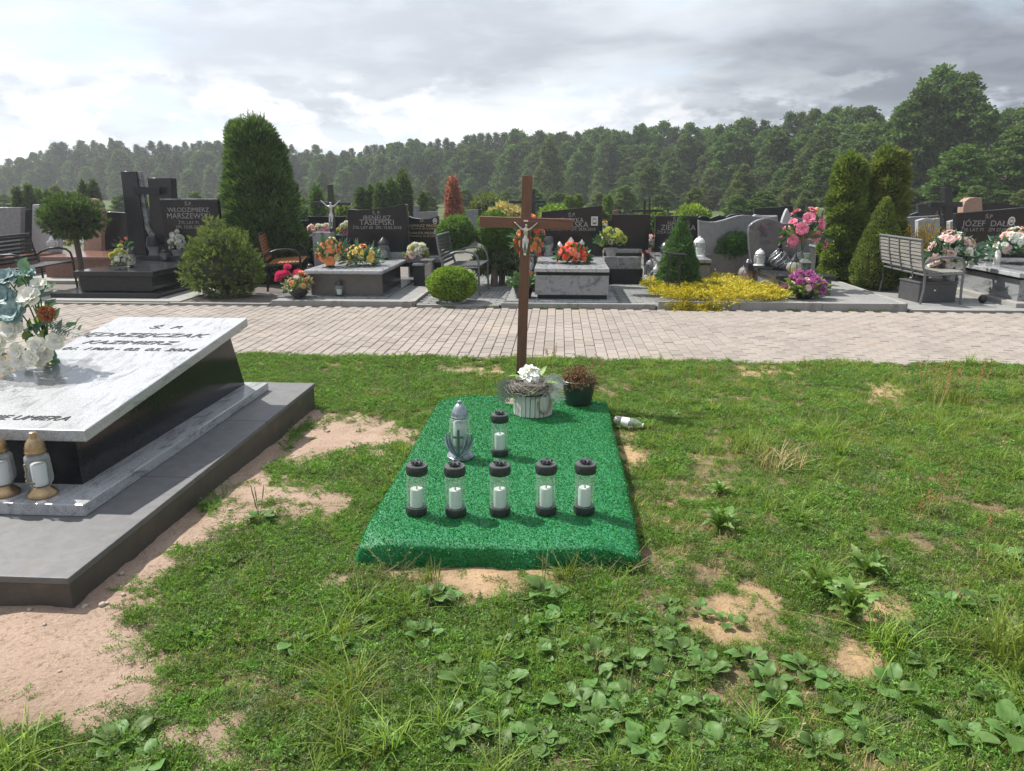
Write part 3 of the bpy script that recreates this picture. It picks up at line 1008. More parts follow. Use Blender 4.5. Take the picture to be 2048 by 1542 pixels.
# the bouquet lying on the slab
def near_bouquet():
    rnd = random.Random(11)
    base = Vector((-2.90, 4.02, 0.60))
    b = thing('flower_arrangement', 'large arrangement of white and teal roses with eucalyptus on the pale slab', 'flowers', base)
    wr = flower_mesh('white_rose', M_petal_w, 'rose', 0.061, 1)
    tr = flower_mesh('teal_rose', M_petal_teal, 'rose', 0.068, 2)
    ru = ruffle_mesh('rust_carnation', M_petal_rust, 0.046, 420, 4)
    sm = flower_mesh('white_blossom', M_petal_w, 'open', 0.045, 5)
    foam = MB().lathe([(0.035, 0.0), (0.04, 0.03), (0.03, 0.06), (0.02, 0.09)], 14).build('holder', M_leaf, b, 60)
    F = lambda px, py, Y: at(px, py, Y) - base
    spots = [(tr, 15, 560, 3.95, 1.0), (tr, 55, 550, 4.0, .7), (tr, 8, 600, 3.9, 1.1), (tr, 30, 628, 3.85, 1.05), (tr, -25, 640, 3.9, 1.0),
             (wr, 78, 570, 3.98, .75), (wr, 60, 597, 3.9, 1.05), (wr, 25, 660, 3.85, 1.1), (wr, 75, 690, 3.86, .8), (wr, 112, 682, 3.9, .85),
             (wr, 0, 690, 3.82, .9), (wr, 35, 705, 3.82, .8), (wr, -20, 690, 3.84, 1.0), (sm, 35, 725, 3.8, 1.0), (sm, 10, 735, 3.8, 1.0), (sm, 60, 715, 3.8, 1.1), (sm, -10, 720, 3.8, 1.1),
             (ru, 94, 628, 3.88, .95), (tr, -30, 580, 4.0, 1.0), (wr, -40, 660, 3.95, 1.0), (wr, -60, 610, 4.0, 1.0), (sm, -50, 700, 3.9, 1.1), (wr, 92, 708, 3.9, .75), (sm, 78, 722, 3.88, .9)]
    put_flowers(b, [(me, F(px, py, Y), Vector((0.0022 * (px - 20) + rnd.uniform(-.2, .2), -0.75, 0.45 + (640 - py) * .004)).normalized(), s) for me, px, py, Y, s in spots], rnd)
    lm = leaf_mesh('leaf', M_leaf_euc, 0.085, 0.060, 0.25, 0.2, 6, 0.9)
    lm2 = leaf_mesh('leaf', M_leaf_l, 0.085, 0.045, 0.3, 0.2, 6, 1.0, 0.1)
    for k in range(130):
        if k < 14:                                  # the round leaves at the outline
            px, py = [(40, 540), (52, 545), (35, 575), (60, 568), (95, 590), (98, 605), (85, 650), (100, 660), (120, 665), (135, 655), (150, 655), (160, 660), (110, 640), (75, 650)][k]
            me = lm
        else:
            px, py = rnd.uniform(-60, 110), rnd.uniform(555, 735)
            me = lm if rnd.random() < 0.65 else lm2
        p = F(px, py, rnd.uniform(3.92, 4.02))
        o = obj('leaf', me, b, loc=p)
        o.rotation_euler = (rnd.uniform(0.2, 1.5), rnd.uniform(-.5, .5), rnd.uniform(-2.2, 0.6))
        s = rnd.uniform(.6, 1.0)
        o.scale = (s, s, s)
    st = MB()
    for px, py, _ in [(15, 560, 0), (60, 550, 0), (78, 575, 0), (60, 600, 0), (94, 630, 0), (112, 680, 0), (98, 605, 0), (-30, 580, 0), (150, 655, 0), (0, 640, 0), (40, 545, 0), (120, 665, 0)]:
        e = F(px, py, 3.97)
        st.tube([Vector((0, 0, 0.06)), Vector((e.x * .4, e.y * .4, e.z * .6 + .03)), e], [.005, .004, .003], 6)
    st.build('stem', M_stem, b, 60)
    for (x0, y0), (x1, y1) in (((100, 640), (135, 670)), ((95, 650), (165, 672)), ((60, 540), (30, 520))):
        a, e = F(x0, y0, 3.9), F(x1, y1, 3.85)
        d = (e - a)
        n = Vector((0, -0.5, 0.85)).cross(d).normalized()
        fern = MB()
        fern.tube([a, e], [.002, .001], 5)
        for i in range(13):
            t = i / 13
            for s in (-1, 1):
                p = a + d * t
                w = 0.04 * math.sin(math.pi * (0.15 + 0.8 * t))
                q = p + n * s * w + d * 0.09
                fern.add([p, p + d * .04, q, q - d * .02], [(0, 1, 2, 3)])
        fern.build('fern', M_fern, b)
near_bouquet()

def hex_lantern(label, loc, rz):
    t = thing('grave_lantern', label, 'lantern', loc, rz, 'gold topped lanterns on the pale plinth')
    MB().lathe([(0.062, 0), (0.064, 0.012), (0.058, 0.02), (0.04, 0.038), (0.036, 0.046)], 24).build('foot', M_gold, t, 50)
    g = MB().lathe([(0.040, 0.046), (0.060, 0.075), (0.062, 0.10), (0.058, 0.185), (0.038, 0.206)], 6).build('glass', M_frost, t, bevel=0.003)
    MB().lathe([(0.030, 0.052), (0.032, 0.15), (0.028, 0.155)], 16).build('candle', M_wax, t, 50)
    MB().lathe([(0.042, 0.205), (0.046, 0.213), (0.042, 0.222), (0.043, 0.232), (0.036, 0.256), (0.024, 0.272), (0.016, 0.282), (0.017, 0.30), (0.013, 0.304)], 24).build('lid', M_gold, t, 50)
    # moulded flower ornament creeping up one pane
    rnd = random.Random(3)
    orn = MB()
    for k in range(16):
        u = k / 15
        x = -0.026 + 0.035 * max(0, u - 0.55) * 2 + rnd.uniform(-.004, .004)
        z = 0.165 - 0.085 * min(1, u / 0.6)
        orn.ball((x, -0.0535 - 0.006 * (z < .1), z), (0.006, 0.004, 0.006), 7, 5, 0.2, k)
    orn.build('ornament', mat('tarnished ornament', (0.20, 0.17, 0.13), (0.32, 0.28, 0.22), 90, 0.4, metal=0.7), t)
    return t
p = gp(86, 990, 0.191)
hex_lantern('hexagonal frosted lantern with gold lid nearer the step corner of the pale tomb', p, 0.15)
p = gp(10, 988, 0.191)
hex_lantern('hexagonal frosted lantern with gold lid farther from the step corner, beside another', p, -0.1)

# ------------------------------------------------------------------ the fresh grave under green artificial turf
MX0, MX1, MY0, MY1, MZ = -0.828, 0.350, 2.865, 5.22, 0.108
M_turf = mat('green turf backing', (0.008, 0.15, 0.055), (0.016, 0.20, 0.08), 60, 0.6)
M_turfloop = mat('green plastic turf loop', (0.013, 0.23, 0.052), (0.048, 0.42, 0.108), 300, 0.45, spec=0.35, vary=0.25)
def turf_height(x, y):
    """top of the mat: flat with rounded rims and slight sags"""
    ex = np.minimum(x - MX0, MX1 - x); ey = np.minimum(y - MY0, MY1 - y)
    e = np.minimum(ex, ey)
    z = MZ - 0.012 * np.exp(-np.maximum(e, 0) / 0.03)
    for cx, cy in ((MX0, MY0), (MX1, MY0), (MX0, MY1), (MX1, MY1)):
        z = z - 0.028 * np.exp(-((x - cx) ** 2 + (y - cy) ** 2) / 0.012)
    z = z + 0.004 * np.sin(x * 13 + y * 4) * np.exp(-np.maximum(e, 0) / 0.08)
    z = z + 0.006 * np.sin(x * 5 + 1) * np.sin(y * 2.3) + 0.012 * np.exp(-((y - MY0) / 0.15) ** 2) * np.sin(x * 7 + 0.5) * 0.5
    return z
def grave_mat():
    g = thing('grave_mat', 'bright green artificial turf cover on the fresh grave', 'turf mat', (0, 0, 0))
    # draped sheet: top grid continued down the four sides
    xs = np.linspace(MX0, MX1, 50); ys = np.linspace(MY0, MY1, 90)
    mb = MB()
    def pt(u, v):
        """u, v in metres past the top rectangle when outside it"""
        x = min(max(u, MX0), MX1); y = min(max(v, MY0), MY1)
        ox, oy = u - x, v - y
        d = math.hypot(ox, oy)
        z = float(turf_height(np.array(x), np.array(y)))
        wob = (0.016 * math.sin(9 * x + 3 * y) + 0.009 * math.sin(23 * x + 17 * y)) * min(1, d / .08)
        if d > 0:
            k = 0.014 * (1 - math.exp(-d / 0.03)) + d * 0.05 + wob * 0.7
            return (x + ox / d * k, y + oy / d * k, max(z - d * 0.97, -0.03))
        return (x, y, z)
    us = np.concatenate([MX0 - np.array([.16, .12, .08, .05, .025, .01]), xs, MX1 + np.array([.01, .025, .05, .08, .12, .16])])
    vs = np.concatenate([MY0 - np.array([.16, .12, .08, .05, .025, .01]), ys, MY1 + np.array([.01, .025, .05, .08, .12, .16])])
    mb.grid([[pt(u, v) for u in us] for v in vs])
    sheet = mb.build('sheet', M_turf, g, 180)
    # curled loops: one tile mesh repeated as parts of one pile, joined per tile variant
    rs = RS(6)
    def loops(n, w, h):
        P = np.stack([rs.uniform(0, w, n), rs.uniform(0, h, n), np.zeros(n)], axis=1)
        a, b, c = frames(n, rs, np.tile([0, 0, 0.55], (n, 1)))
        a[:, 2] = np.abs(a[:, 2])
        return P, a, b, c
    top = []
    n = 120000
    x = rs.uniform(MX0 + .0, MX1, n); y = rs.uniform(MY0, MY1, n)
    P = np.stack([x, y, turf_height(x, y) - 0.001], axis=1)
    N_ = np.tile([0., 0., 1.], (n, 1))
    # sides
    m = 30000
    per = [(MX0, MY0, MX1, MY0, 0, -1), (MX1, MY0, MX1, MY1, 1, 0), (MX0, MY0, MX0, MY1, -1, 0), (MX0, MY1, MX1, MY1, 0, 1)]
    Q, NN = [], []
    for k in range(m):
        x0, y0, x1, y1, nx, ny = per[rs.choice(4, p=[.34, .30, .26, .10])]
        t = rs.rand(); d = rs.uniform(0.0, 0.15)
        p = pt(x0 + (x1 - x0) * t + nx * d, y0 + (y1 - y0) * t + ny * d)
        Q.append(p); NN.append((nx, ny, 0.25))
    P = np.concatenate([P, np.array(Q)]); N_ = np.concatenate([N_, np.array(NN)])
    a, b, c = frames(len(P), rs, N_ * 0.55, 0.8)
    flip = (a * N_).sum(1) < 0.05
    a[flip] = a[flip] * 0.5 + N_[flip] * 0.6
    s = rs.uniform(0.7, 1.3, len(P))
    v, q = leaf_cards(P, a, b, 0.0078 * s, 0.0034 * s, c, 0.9)
    tag(obj('pile', fast_mesh('pile', v, q, M_turfloop), g), kind='stuff')
grave_mat()

def row_lantern(label, loc, rz, seed, group):
    t = thing('grave_lantern', label, 'lantern', loc, rz, group)
    def ring(z0, z1, r, name, up):
        mb = MB().lathe([(r * 0.985, z0), (r, z0 + 0.002), (r, z1 - 0.0015), (r * 0.985, z1)], 32)
        h = z1 - z0
        for k in range(14):                              # slanting carved leaves round the band
            a = 2 * math.pi * k / 14
            s = 1 if k % 2 else -1
            for q in (0,):
                p0 = Vector((math.cos(a - 0.13 * s) * r, math.sin(a - 0.13 * s) * r, z0 + h * 0.2))
                p1 = Vector((math.cos(a + 0.13 * s) * r, math.sin(a + 0.13 * s) * r, z0 + h * 0.8))
                mid = (p0 + p1) / 2 * 1.0
                nrm = Vector((math.cos(a), math.sin(a), 0))
                mb.tube([p0, mid + nrm * 0.0006, p1], [0.0004, 0.0026, 0.0004], 6)
        return mb.build(name, M_lid, t, 40)
    ring(0.0, 0.036, 0.0470, 'base', 1)
    # fluted clear glass: faint vertical ribs and slanting cuts
    MB().lathe([(0.0455, 0.036), (0.0455, 0.07), (0.0462, 0.12), (0.0455, 0.196)], 40, flute=0.010, nf=20, capb=False, capt=False).build('glass', M_clear, t, 60)
    MB().lathe([(0.031, 0.037), (0.031, 0.168)], 28, capb=False, capt=False).build('inner_cup', M_cup, t, 60)
    MB().lathe([(0.0285, 0.037), (0.029, 0.115), (0.0275, 0.122), (0.022, 0.1215), (0.012, 0.119)], 24).build('candle', M_wax, t, 50)
    MB().lathe([(0.0035, 0.119), (0.0042, 0.127), (0.0012, 0.139)], 8).build('wick', M_wick, t, 50)
    lid = ring(0.196, 0.233, 0.0482, 'lid', 1)
    MB().lathe([(0.0478, 0.2335), (0.0465, 0.238), (0.030, 0.2395)], 32).build('lid_top', M_lidtop, lid, 40)
    gem = MB()
    for k in range(8):
        a = 2 * math.pi * k / 8 + 0.2
        b = a + 2 * math.pi / 8
        m_ = (a + b) / 2
        c0 = (0, 0, 0.2405 + 0.012)
        lo = lambda q, r, z: (math.cos(q) * r, math.sin(q) * r, z)
        gem.add([c0, lo(a, .020, .2600), lo(m_, .031, .2490), lo(b, .020, .2600), lo(a, .020, .2400), lo(b, .020, .2400)],
                [(0, 1, 2), (0, 2, 3), (1, 4, 2), (2, 5, 3), (4, 5, 2)])
    gem.build('ornament', M_gem, lid)
    return t
M_cup = glass_mat('clear plastic cup', (0.96, 0.98, 0.97), 0.05, 1.2, 0.05)
M_wick = mat('pale plastic flame', (0.62, 0.60, 0.52), None, 50, 0.4, trans=0.3)
gl = 'black lidded glass lanterns on the green turf'
proto = None
ROW = [(833, 1026, 'black lidded glass candle lantern at the end of the row farthest from the basket', 0.04),
       (912, 1028, 'black lidded glass candle lantern in front of the winged cross lantern', -0.03),
       (1000, 1028, 'middle black lidded glass candle lantern in the row of five', 0.0),
       (1092, 1028, 'black lidded glass candle lantern between the middle and the outermost one in the row', 0.02),
       (1168, 1028, 'black lidded glass candle lantern at the end of the row by the long grass', -0.02),
       (1000, 910, 'black lidded glass candle lantern standing alone behind the row of five', 0.03)]
for i, (px, py, lab, tilt) in enumerate(ROW):
    p = gp(px, py, MZ)
    p.z = float(turf_height(np.array(p.x), np.array(p.y))) + 0.004
    if i == 0:
        proto = row_lantern(lab, p, 0.0, 0, gl)
        t = proto
    else:
        t = copy_thing(proto, p, i * 0.77, lab, gl)
    t.rotation_euler = (0.0, tilt if i == 0 else tilt * 0.4, i * 0.9)

def wing_lantern():
    p = gp(921, 914, MZ)
    p.z = MZ + 0.004
    t = thing('grave_lantern', 'silver lantern with angel wings and a small cross beside the lone black lantern', 'lantern', p)
    Ms = mat('blue grey plastic', (0.24, 0.28, 0.31), (0.34, 0.38, 0.42), 60, 0.28, metal=0.45)
    Mt = mat('teal grey plastic', (0.07, 0.14, 0.15), (0.10, 0.18, 0.19), 60, 0.3, metal=0.4)
    MB().lathe([(0.074, 0), (0.075, 0.008), (0.071, 0.011), (0.073, 0.016), (0.068, 0.021), (0.066, 0.026), (0.050, 0.036), (0.040, 0.055), (0.041, 0.07)], 32).build('foot', Ms, t, 40)
    MB().lathe([(0.042, 0.07), (0.060, 0.10), (0.061, 0.205), (0.050, 0.224), (0.044, 0.228)], 28, capb=False, capt=False).build('glass', M_clear, t, 60)
    MB().lathe([(0.037, 0.072), (0.037, 0.19), (0.034, 0.2)], 20).build('candle', mat('milky candle', (0.50, 0.55, 0.52), None, 30, 0.5), t, 50)
    lid = MB().lathe([(0.046, 0.226), (0.049, 0.234), (0.045, 0.240), (0.046, 0.248), (0.042, 0.262), (0.033, 0.285), (0.020, 0.302), (0.012, 0.306), (0.0135, 0.318), (0.010, 0.322)], 28, flute=0.03, nf=7).build('lid', Ms, t, 40)
    for s in (-1, 1):                                    # layered feathers sweeping out and up
        for k in range(5):
            w = MB()
            r0 = 0.062 + 0.004 * k
            pts, rad = [], []
            for j in range(7):
                u = j / 6
                a = -math.pi / 2 + s * (0.10 + u * (0.62 + 0.16 * k))
                rr = r0 + 0.012 * math.sin(u * math.pi)
                pts.append((math.cos(a) * rr, math.sin(a) * rr, 0.024 + (0.125 - 0.016 * k) * (u ** 1.2) + 0.012 * k * u))
                rad.append(0.0036 + 0.0058 * math.sin(math.pi * (0.1 + 0.85 * u)))
            w.tube(pts, rad, 8, flat=0.55)
            w.build('wing_feather', Mt if k % 2 else Ms, t, 60)
    c = MB()
    c.box(-0.0065, 0.0065, -0.073, -0.066, 0.02, 0.178).box(-0.028, 0.028, -0.0735, -0.0655, 0.128, 0.141)
    c.build('cross', Mt, t, bevel=0.0015)
wing_lantern()

# ------------------------------------------------------------------ basket pot, plastic pot, bottle, tag
def basket():
    p = gp(1066, 826, MZ); p.z = MZ + 0.002
    t = thing('flower_pot', 'round white slatted wooden pot with rope handle and wicker wreath holding a white lily', 'pot', p)
    rnd = random.Random(4)
    Mw = mat('whitewashed wood', (0.50, 0.49, 0.46), (0.66, 0.65, 0.62), 30, 0.8, bump=0.4, bscale=60, stretch=(2.5, 2.5, 0.4), dirt=(22, (0.28, 0.25, 0.22), 0.60))
    MB().lathe([(0.112, 0.002), (0.113, 0.13), (0.10, 0.131), (0.10, 0.10)], 26).build('liner', mat('dark pot liner', (0.06, 0.055, 0.05), None, 30, 0.9), t, 40)
    n = 26
    for k in range(n):
        a = 2 * math.pi * (k + 0.5) / n
        w = 2 * math.pi * 0.124 / n * rnd.uniform(0.80, 0.95)
        h = 0.138 + rnd.uniform(-.004, .004)
        o = MB().box(-w / 2, w / 2, -0.006, 0.006, 0, h).build('slat', Mw, t, bevel=0.002, loc=(math.cos(a) * .122, math.sin(a) * .122, 0.001))
        o.rotation_euler = (R(rnd.uniform(-2, 2)), R(rnd.uniform(-1.5, 1.5)), a + math.pi / 2)
    Mr = mat('jute rope', (0.28, 0.22, 0.14), (0.38, 0.31, 0.20), 120, 0.95, bump=0.6, bscale=220)
    for a0 in (-0.95, 2.2):
        rp = MB()
        c = Vector((math.cos(a0), math.sin(a0), 0)); s = Vector((-math.sin(a0), math.cos(a0), 0))
        for strand in range(3):
            pts = []
            for j in range(61):
                u = j / 60
                a = math.pi * u
                base = c * (0.132 + 0.006 * math.sin(a)) + s * (-0.048 * math.cos(a)) + Vector((0, 0, 0.112 - 0.078 * math.sin(a) ** 0.8))
                ph = u * 34 + strand * 2.094
                pts.append(base + c * 0.0045 * math.cos(ph) + Vector((0, 0, 0.0045 * math.sin(ph))))
            rp.tube(pts, 0.0052, 6)
        rp.build('rope_handle', Mr, t, 60)
    # wreath of thin dry twigs
    wr = MB()
    for k in range(260):
        a0 = rnd.uniform(0, 2 * math.pi); ph = rnd.uniform(0, 2 * math.pi)
        Rr = 0.106 + rnd.uniform(-.006, .006); rr = 0.054 * rnd.uniform(0.55, 1.08)
        ln = rnd.uniform(0.5, 1.5); dp = rnd.uniform(-2.5, 2.5)
        pts = []
        for j in range(6):
            u = j / 5
            a = a0 + ln * u; q = ph + dp * u
            r2 = Rr + rr * math.cos(q) * 1.15
            pts.append((math.cos(a) * r2 - .018, math.sin(a) * r2, 0.178 + rr * math.sin(q) + (0.008 * rnd.uniform(-1, 1))))
        wr.tube(pts, rnd.uniform(0.0008, 0.0020), 4)
    core = MB()
    rows = [[(math.cos(a) * (0.106 + 0.042 * math.cos(b)) - .018, math.sin(a) * (0.100 + 0.042 * math.cos(b)), 0.178 + 0.040 * math.sin(b)) for b in np.linspace(0, 2 * math.pi, 10)] for a in np.linspace(0, 2 * math.pi, 30)]
    core.grid(rows)
    w_ = core.build('wreath', mat('wreath core', (0.06, 0.05, 0.045), (0.12, 0.10, 0.09), 60, 0.95), t, 180)
    wr.build('twigs', mat('dry twig', (0.20, 0.17, 0.145), (0.36, 0.32, 0.28), 40, 0.8, vary=0.2), w_, 60)
    # white artificial lily with bright leaves
    fl = flower_mesh('flower', mat('white lily petal', (0.80, 0.81, 0.80), (0.88, 0.88, 0.88), 50, 0.5, trans=0.2), 'lily', 0.105, 8)
    for x, y, z, d, s in ((-0.03, -0.01, 0.262, (-0.15, -0.65, 0.7), .80), (-0.055, 0.0, 0.265, (-0.6, -0.2, 0.7), .5), (0.0, 0.02, 0.29, (0.2, 0.1, 0.95), .5), (0.0, -.02, .255, (0.4, -.7, .5), .5)):
        o = obj('flower', fl, t, loc=(x, y, z)); aim(o, d, x * 20); o.scale = (s, s, s)
    lf = leaf_mesh('leaf', M_leaf_l, 0.13, 0.05, 0.2, 0.25, 7, 1.0, 0.06)
    for k, (x, y, z, rx, rz) in enumerate(((-0.05, -.03, .235, .2, 1.45), (-0.04, .0, .21, .35, 1.2), (0.03, -.05, .19, -.1, 2.9), (0.06, -.03, .20, .3, -2.2), (.03, .03, .22, .7, -.6))):
        o = obj('leaf', lf, t, loc=(x, y, z)); o.rotation_euler = (rx, 0, rz)
    # silver feather ferns on both sides, hanging over the rim
    Mf = mat('silver fern', (0.42, 0.45, 0.45), (0.60, 0.63, 0.62), 60, 0.5, trans=0.15)
    Mg = mat('grey gauze fern', (0.16, 0.19, 0.17), (0.24, 0.27, 0.25), 60, 0.6, trans=0.1)
    for name, m_, a, mid, e, nn, wd in (('fern', Mf, (0.03, -.03, .21), (0.13, -.06, .235), (0.185, -.09, .115), 26, .045), ('fern', Mf, (0.03, .0, .22), (0.12, .0, .26), (0.20, -.03, .20), 24, .04),
                                     ('fern', Mg, (-.08, -.03, .20), (-.17, -.02, .20), (-.215, -.03, .09), 30, .055), ('fern', Mg, (-.08, .02, .20), (-.15, .02, .215), (-.23, .0, .15), 30, .05)):
        a, mid, e = Vector(a), Vector(mid), Vector(e)
        fb = MB()
        f_ = lambda u: a * (1 - u) ** 2 + mid * 2 * u * (1 - u) + e * u * u
        fb.tube([f_(j / 8) for j in range(9)], [.0016] * 9, 5)
        for i in range(nn):
            u = 0.12 + 0.88 * i / nn
            p0 = f_(u); d = (f_(min(1, u + .05)) - f_(u - .05)).normalized()
            sd = d.cross(Vector((0.1, -1, 0.3))).normalized()
            for s in (-1, 1):
                w = wd * math.sin(math.pi * (.2 + .75 * (1 - u)))
                q = p0 + sd * s * w + d * .02 + Vector((0, -.01, rnd.uniform(-.008, .008)))
                fb.add([p0, p0 + d * .004, q + d * .005, q], [(0, 1, 2, 3)])
        fb.build(name, m_, t)
    return t
basket()
def paper_tag():
    p = gp(1018, 812, MZ); p.z = MZ + 0.018
    t = thing('price_tag', 'small beige paper tag with handwritten number beside the slatted pot', 'tag', p)
    m = MB().box(-0.030, 0.030, -0.0006, 0.0006, 0, 0.040).build('paper', mat('beige card', (0.52, 0.45, 0.33), (0.58, 0.51, 0.39), 20, 0.9), t)
    m.rotation_euler = (R(-35), 0, R(-6))
    l = obj('lettering', text_mesh('12 1', 0.021, mat('brown ink', (0.10, 0.05, 0.03), None, 20, 0.8), shear=0.25), m, loc=(0.004, -0.0012, 0.012))
    l.rotation_euler = (R(90), 0, 0)
paper_tag()
def plastic_pot():
    p = gp(1156, 806, MZ); p.z = MZ + 0.002
    t = thing('plant_pot', 'dark green plastic pot with a withered brown plant behind the slatted pot', 'pot', p)
    Mp = mat('dark green plastic', (0.018, 0.035, 0.030), (0.026, 0.046, 0.040), 30, 0.42)
    MB().lathe([(0.088, 0), (0.092, 0.006), (0.115, 0.138), (0.124, 0.140), (0.125, 0.168), (0.120, 0.172), (0.114, 0.168), (0.110, 0.13)], 36, flute=0.004, nf=18).build('pot', Mp, t, 40)
    MB().lathe([(0.0, 0.132), (0.112, 0.134)], 20, capb=False, capt=False).build('soil', mat('dry potting soil', (0.05, 0.04, 0.03), (0.09, 0.07, 0.055), 40, 0.95, bump=0.5), t)
    rnd = random.Random(9); rs = RS(9)
    st = MB()
    tips = []
    for k in range(70):
        a = rnd.uniform(0, 6.28); r = rnd.uniform(0.0, 0.075)
        l = rnd.uniform(0.05, 0.13) * (1.15 - r / .15)
        b = Vector((math.cos(a) * r - .01, math.sin(a) * r, 0.13))
        e = b + Vector((math.cos(a) * rnd.uniform(.0, .08), math.sin(a) * rnd.uniform(0, .08), l))
        m_ = (b + e) / 2 + Vector((rnd.uniform(-.015, .015), rnd.uniform(-.015, .015), .012))
        st.tube([b, m_, e], [.0014, .0012, .0007], 4)
        tips += [m_, e, (m_ + e) / 2]
    for k in range(26):                                    # withered trailing ends over the rim
        a = rnd.uniform(3.6, 5.6) if k % 3 else rnd.uniform(0, 6.28)
        b = Vector((math.cos(a) * .08, math.sin(a) * .08, .15))
        e = b + Vector((math.cos(a) * .06, math.sin(a) * .06, rnd.uniform(-.05, .03)))
        st.tube([b, (b + e) / 2 + Vector((0, 0, .02)), e], [.0013, .001, .0007], 4)
        tips += [e, (b + e) / 2]
    s = st.build('stems', mat('withered stem', (0.16, 0.09, 0.045), (0.26, 0.16, 0.08), 40, 0.9, vary=0.2), t)
    P = np.repeat(np.array([tuple(x) for x in tips]), 7, axis=0) + rs.normal(size=(len(tips) * 7, 3)) * 0.009
    a, b, c = frames(len(P), rs)
    v, q = leaf_cards(P, a, b, 0.014, 0.006, c, 0.8)
    obj('withered_leaves', fast_mesh('withered_leaves', v, q, mat('withered leaf', (0.14, 0.075, 0.035), (0.30, 0.18, 0.085), 60, 0.9, trans=0.15)), t)
plastic_pot()
def bottle():
    p = gp(1228, 852, 0.0)
    t = thing('plastic_bottle', 'clear plastic bottle with white label lying on the sand by the turf mat', 'bottle', (p.x, p.y, 0.038), -0.38)
    M_pet = glass_mat('clear bottle plastic', (0.90, 0.92, 0.88), 0.08, 1.3, 0.14)
    prof = [(0.004, 0.0), (0.028, 0.001), (0.036, 0.008), (0.037, 0.05), (0.034, 0.054), (0.0345, 0.108), (0.037, 0.112), (0.036, 0.132), (0.030, 0.16), (0.018, 0.185), (0.0125, 0.195), (0.0125, 0.205)]
    b = MB().lathe(prof, 22).build('body', M_pet, t, 50)
    MB().lathe([(0.0352, 0.055), (0.0352, 0.107)], 22, capb=False, capt=False).build('label_wrap', mat('white bottle label', (0.72, 0.76, 0.78), (0.80, 0.82, 0.83), 20, 0.4), t, 60)
    MB().lathe([(0.0128, 0.197), (0.0150, 0.198), (0.0150, 0.203), (0.0128, 0.204)], 16).build('neck_ring', M_wax, t, 50)
    for o in t.children:
        o.rotation_euler = (0, R(90), 0)
    t.rotation_euler = (0, R(2), -0.38)
bottle()
# ------------------------------------------------------------------ wooden grave cross with a small silver figure
M_crosswood = mat('red brown stained wood', (0.115, 0.045, 0.028), (0.175, 0.078, 0.048), 14, 0.5, bump=0.25, bscale=40, stretch=(6, 6, 0.5), dirt=(3.5, (0.07, 0.028, 0.018), 0.62))
M_corpus = mat('silver figure', (0.62, 0.62, 0.60), (0.50, 0.50, 0.48), 60, 0.28, metal=0.85)
def skin_body(name, verts, edges, radii, m, parent, sub=2, root=0):
    me = bpy.data.meshes.new(name)
    me.from_pydata(verts, edges, [])
    o = bpy.data.objects.new(name, me)
    COL.objects.link(o)
    sk = o.modifiers.new('skin', 'SKIN')
    sk.use_smooth_shade = True
    for i, r in enumerate(radii):
        sv = me.skin_vertices[0].data[i]
        sv.radius = r if hasattr(r, '__len__') else (r, r)
        sv.use_root = (i == root)
    ss = o.modifiers.new('sub', 'SUBSURF'); ss.levels = sub; ss.render_levels = sub
    dg = bpy.context.evaluated_depsgraph_get()
    out = bpy.data.meshes.new_from_object(o.evaluated_get(dg))
    bpy.data.objects.remove(o)
    out.materials.clear(); out.materials.append(m)
    out.shade_smooth()
    r = obj(name, out, parent)
    return r
def corpus(parent, loc, h, m):
    """crucified figure, feet at -h below the head, arms raised in a V; local front is -y"""
    k = h / 0.20
    V = [(0, 0, -0.085), (0, -.002, -0.060), (0, -.004, -0.030), (0.0, -.004, -0.012), (0.002, -.006, 0.002), (0.005, -.010, 0.020),      # pelvis, belly, chest, neck base, neck, head
         (-.024, -.003, -.016), (-.048, -.003, .004), (-.072, -.002, .026), (-.080, -.002, .034),                                        # left arm
         (.024, -.003, -.016), (.048, -.003, .004), (.072, -.002, .026), (.080, -.002, .034),
         (-.010, -.004, -.098), (-.012, -.016, -.140), (-.005, -.006, -.180), (-.003, -.014, -.194),                                     # left leg
         (.010, -.004, -.098), (.010, -.016, -.140), (.004, -.006, -.180), (.003, -.016, -.196)]
    E = [(0, 1), (1, 2), (2, 3), (3, 4), (4, 5), (3, 6), (6, 7), (7, 8), (8, 9), (3, 10), (10, 11), (11, 12), (12, 13), (0, 14), (14, 15), (15, 16), (16, 17), (0, 18), (18, 19), (19, 20), (20, 21)]
    rad = [(.017, .011), (.013, .009), (.019, .011), (.015, .009), .006, (.0105, .012), .0075, .0055, .0045, .005, .0075, .0055, .0045, .005, .0105, .0080, .0055, .005, .0105, .0080, .0055, .005]
    V = [tuple(c * k for c in v) for v in V]
    rad = [tuple(c * k for c in r) if hasattr(r, '__len__') else r * k for r in rad]
    f = skin_body('figure', V, E, rad, m, parent)
    f.location = loc
    cl = MB()                                          # loincloth
    cl.lathe([(.0165 * k, -.112 * k), (.0195 * k, -.100 * k), (.0185 * k, -.085 * k), (.0165 * k, -.076 * k)], 16, c=(0, -.003 * k, 0), flute=.06, nf=5)
    cl.xf(Matrix.Diagonal((1.15, .75, 1, 1)))
    cl.build('loincloth', m, f, 60)
    return f
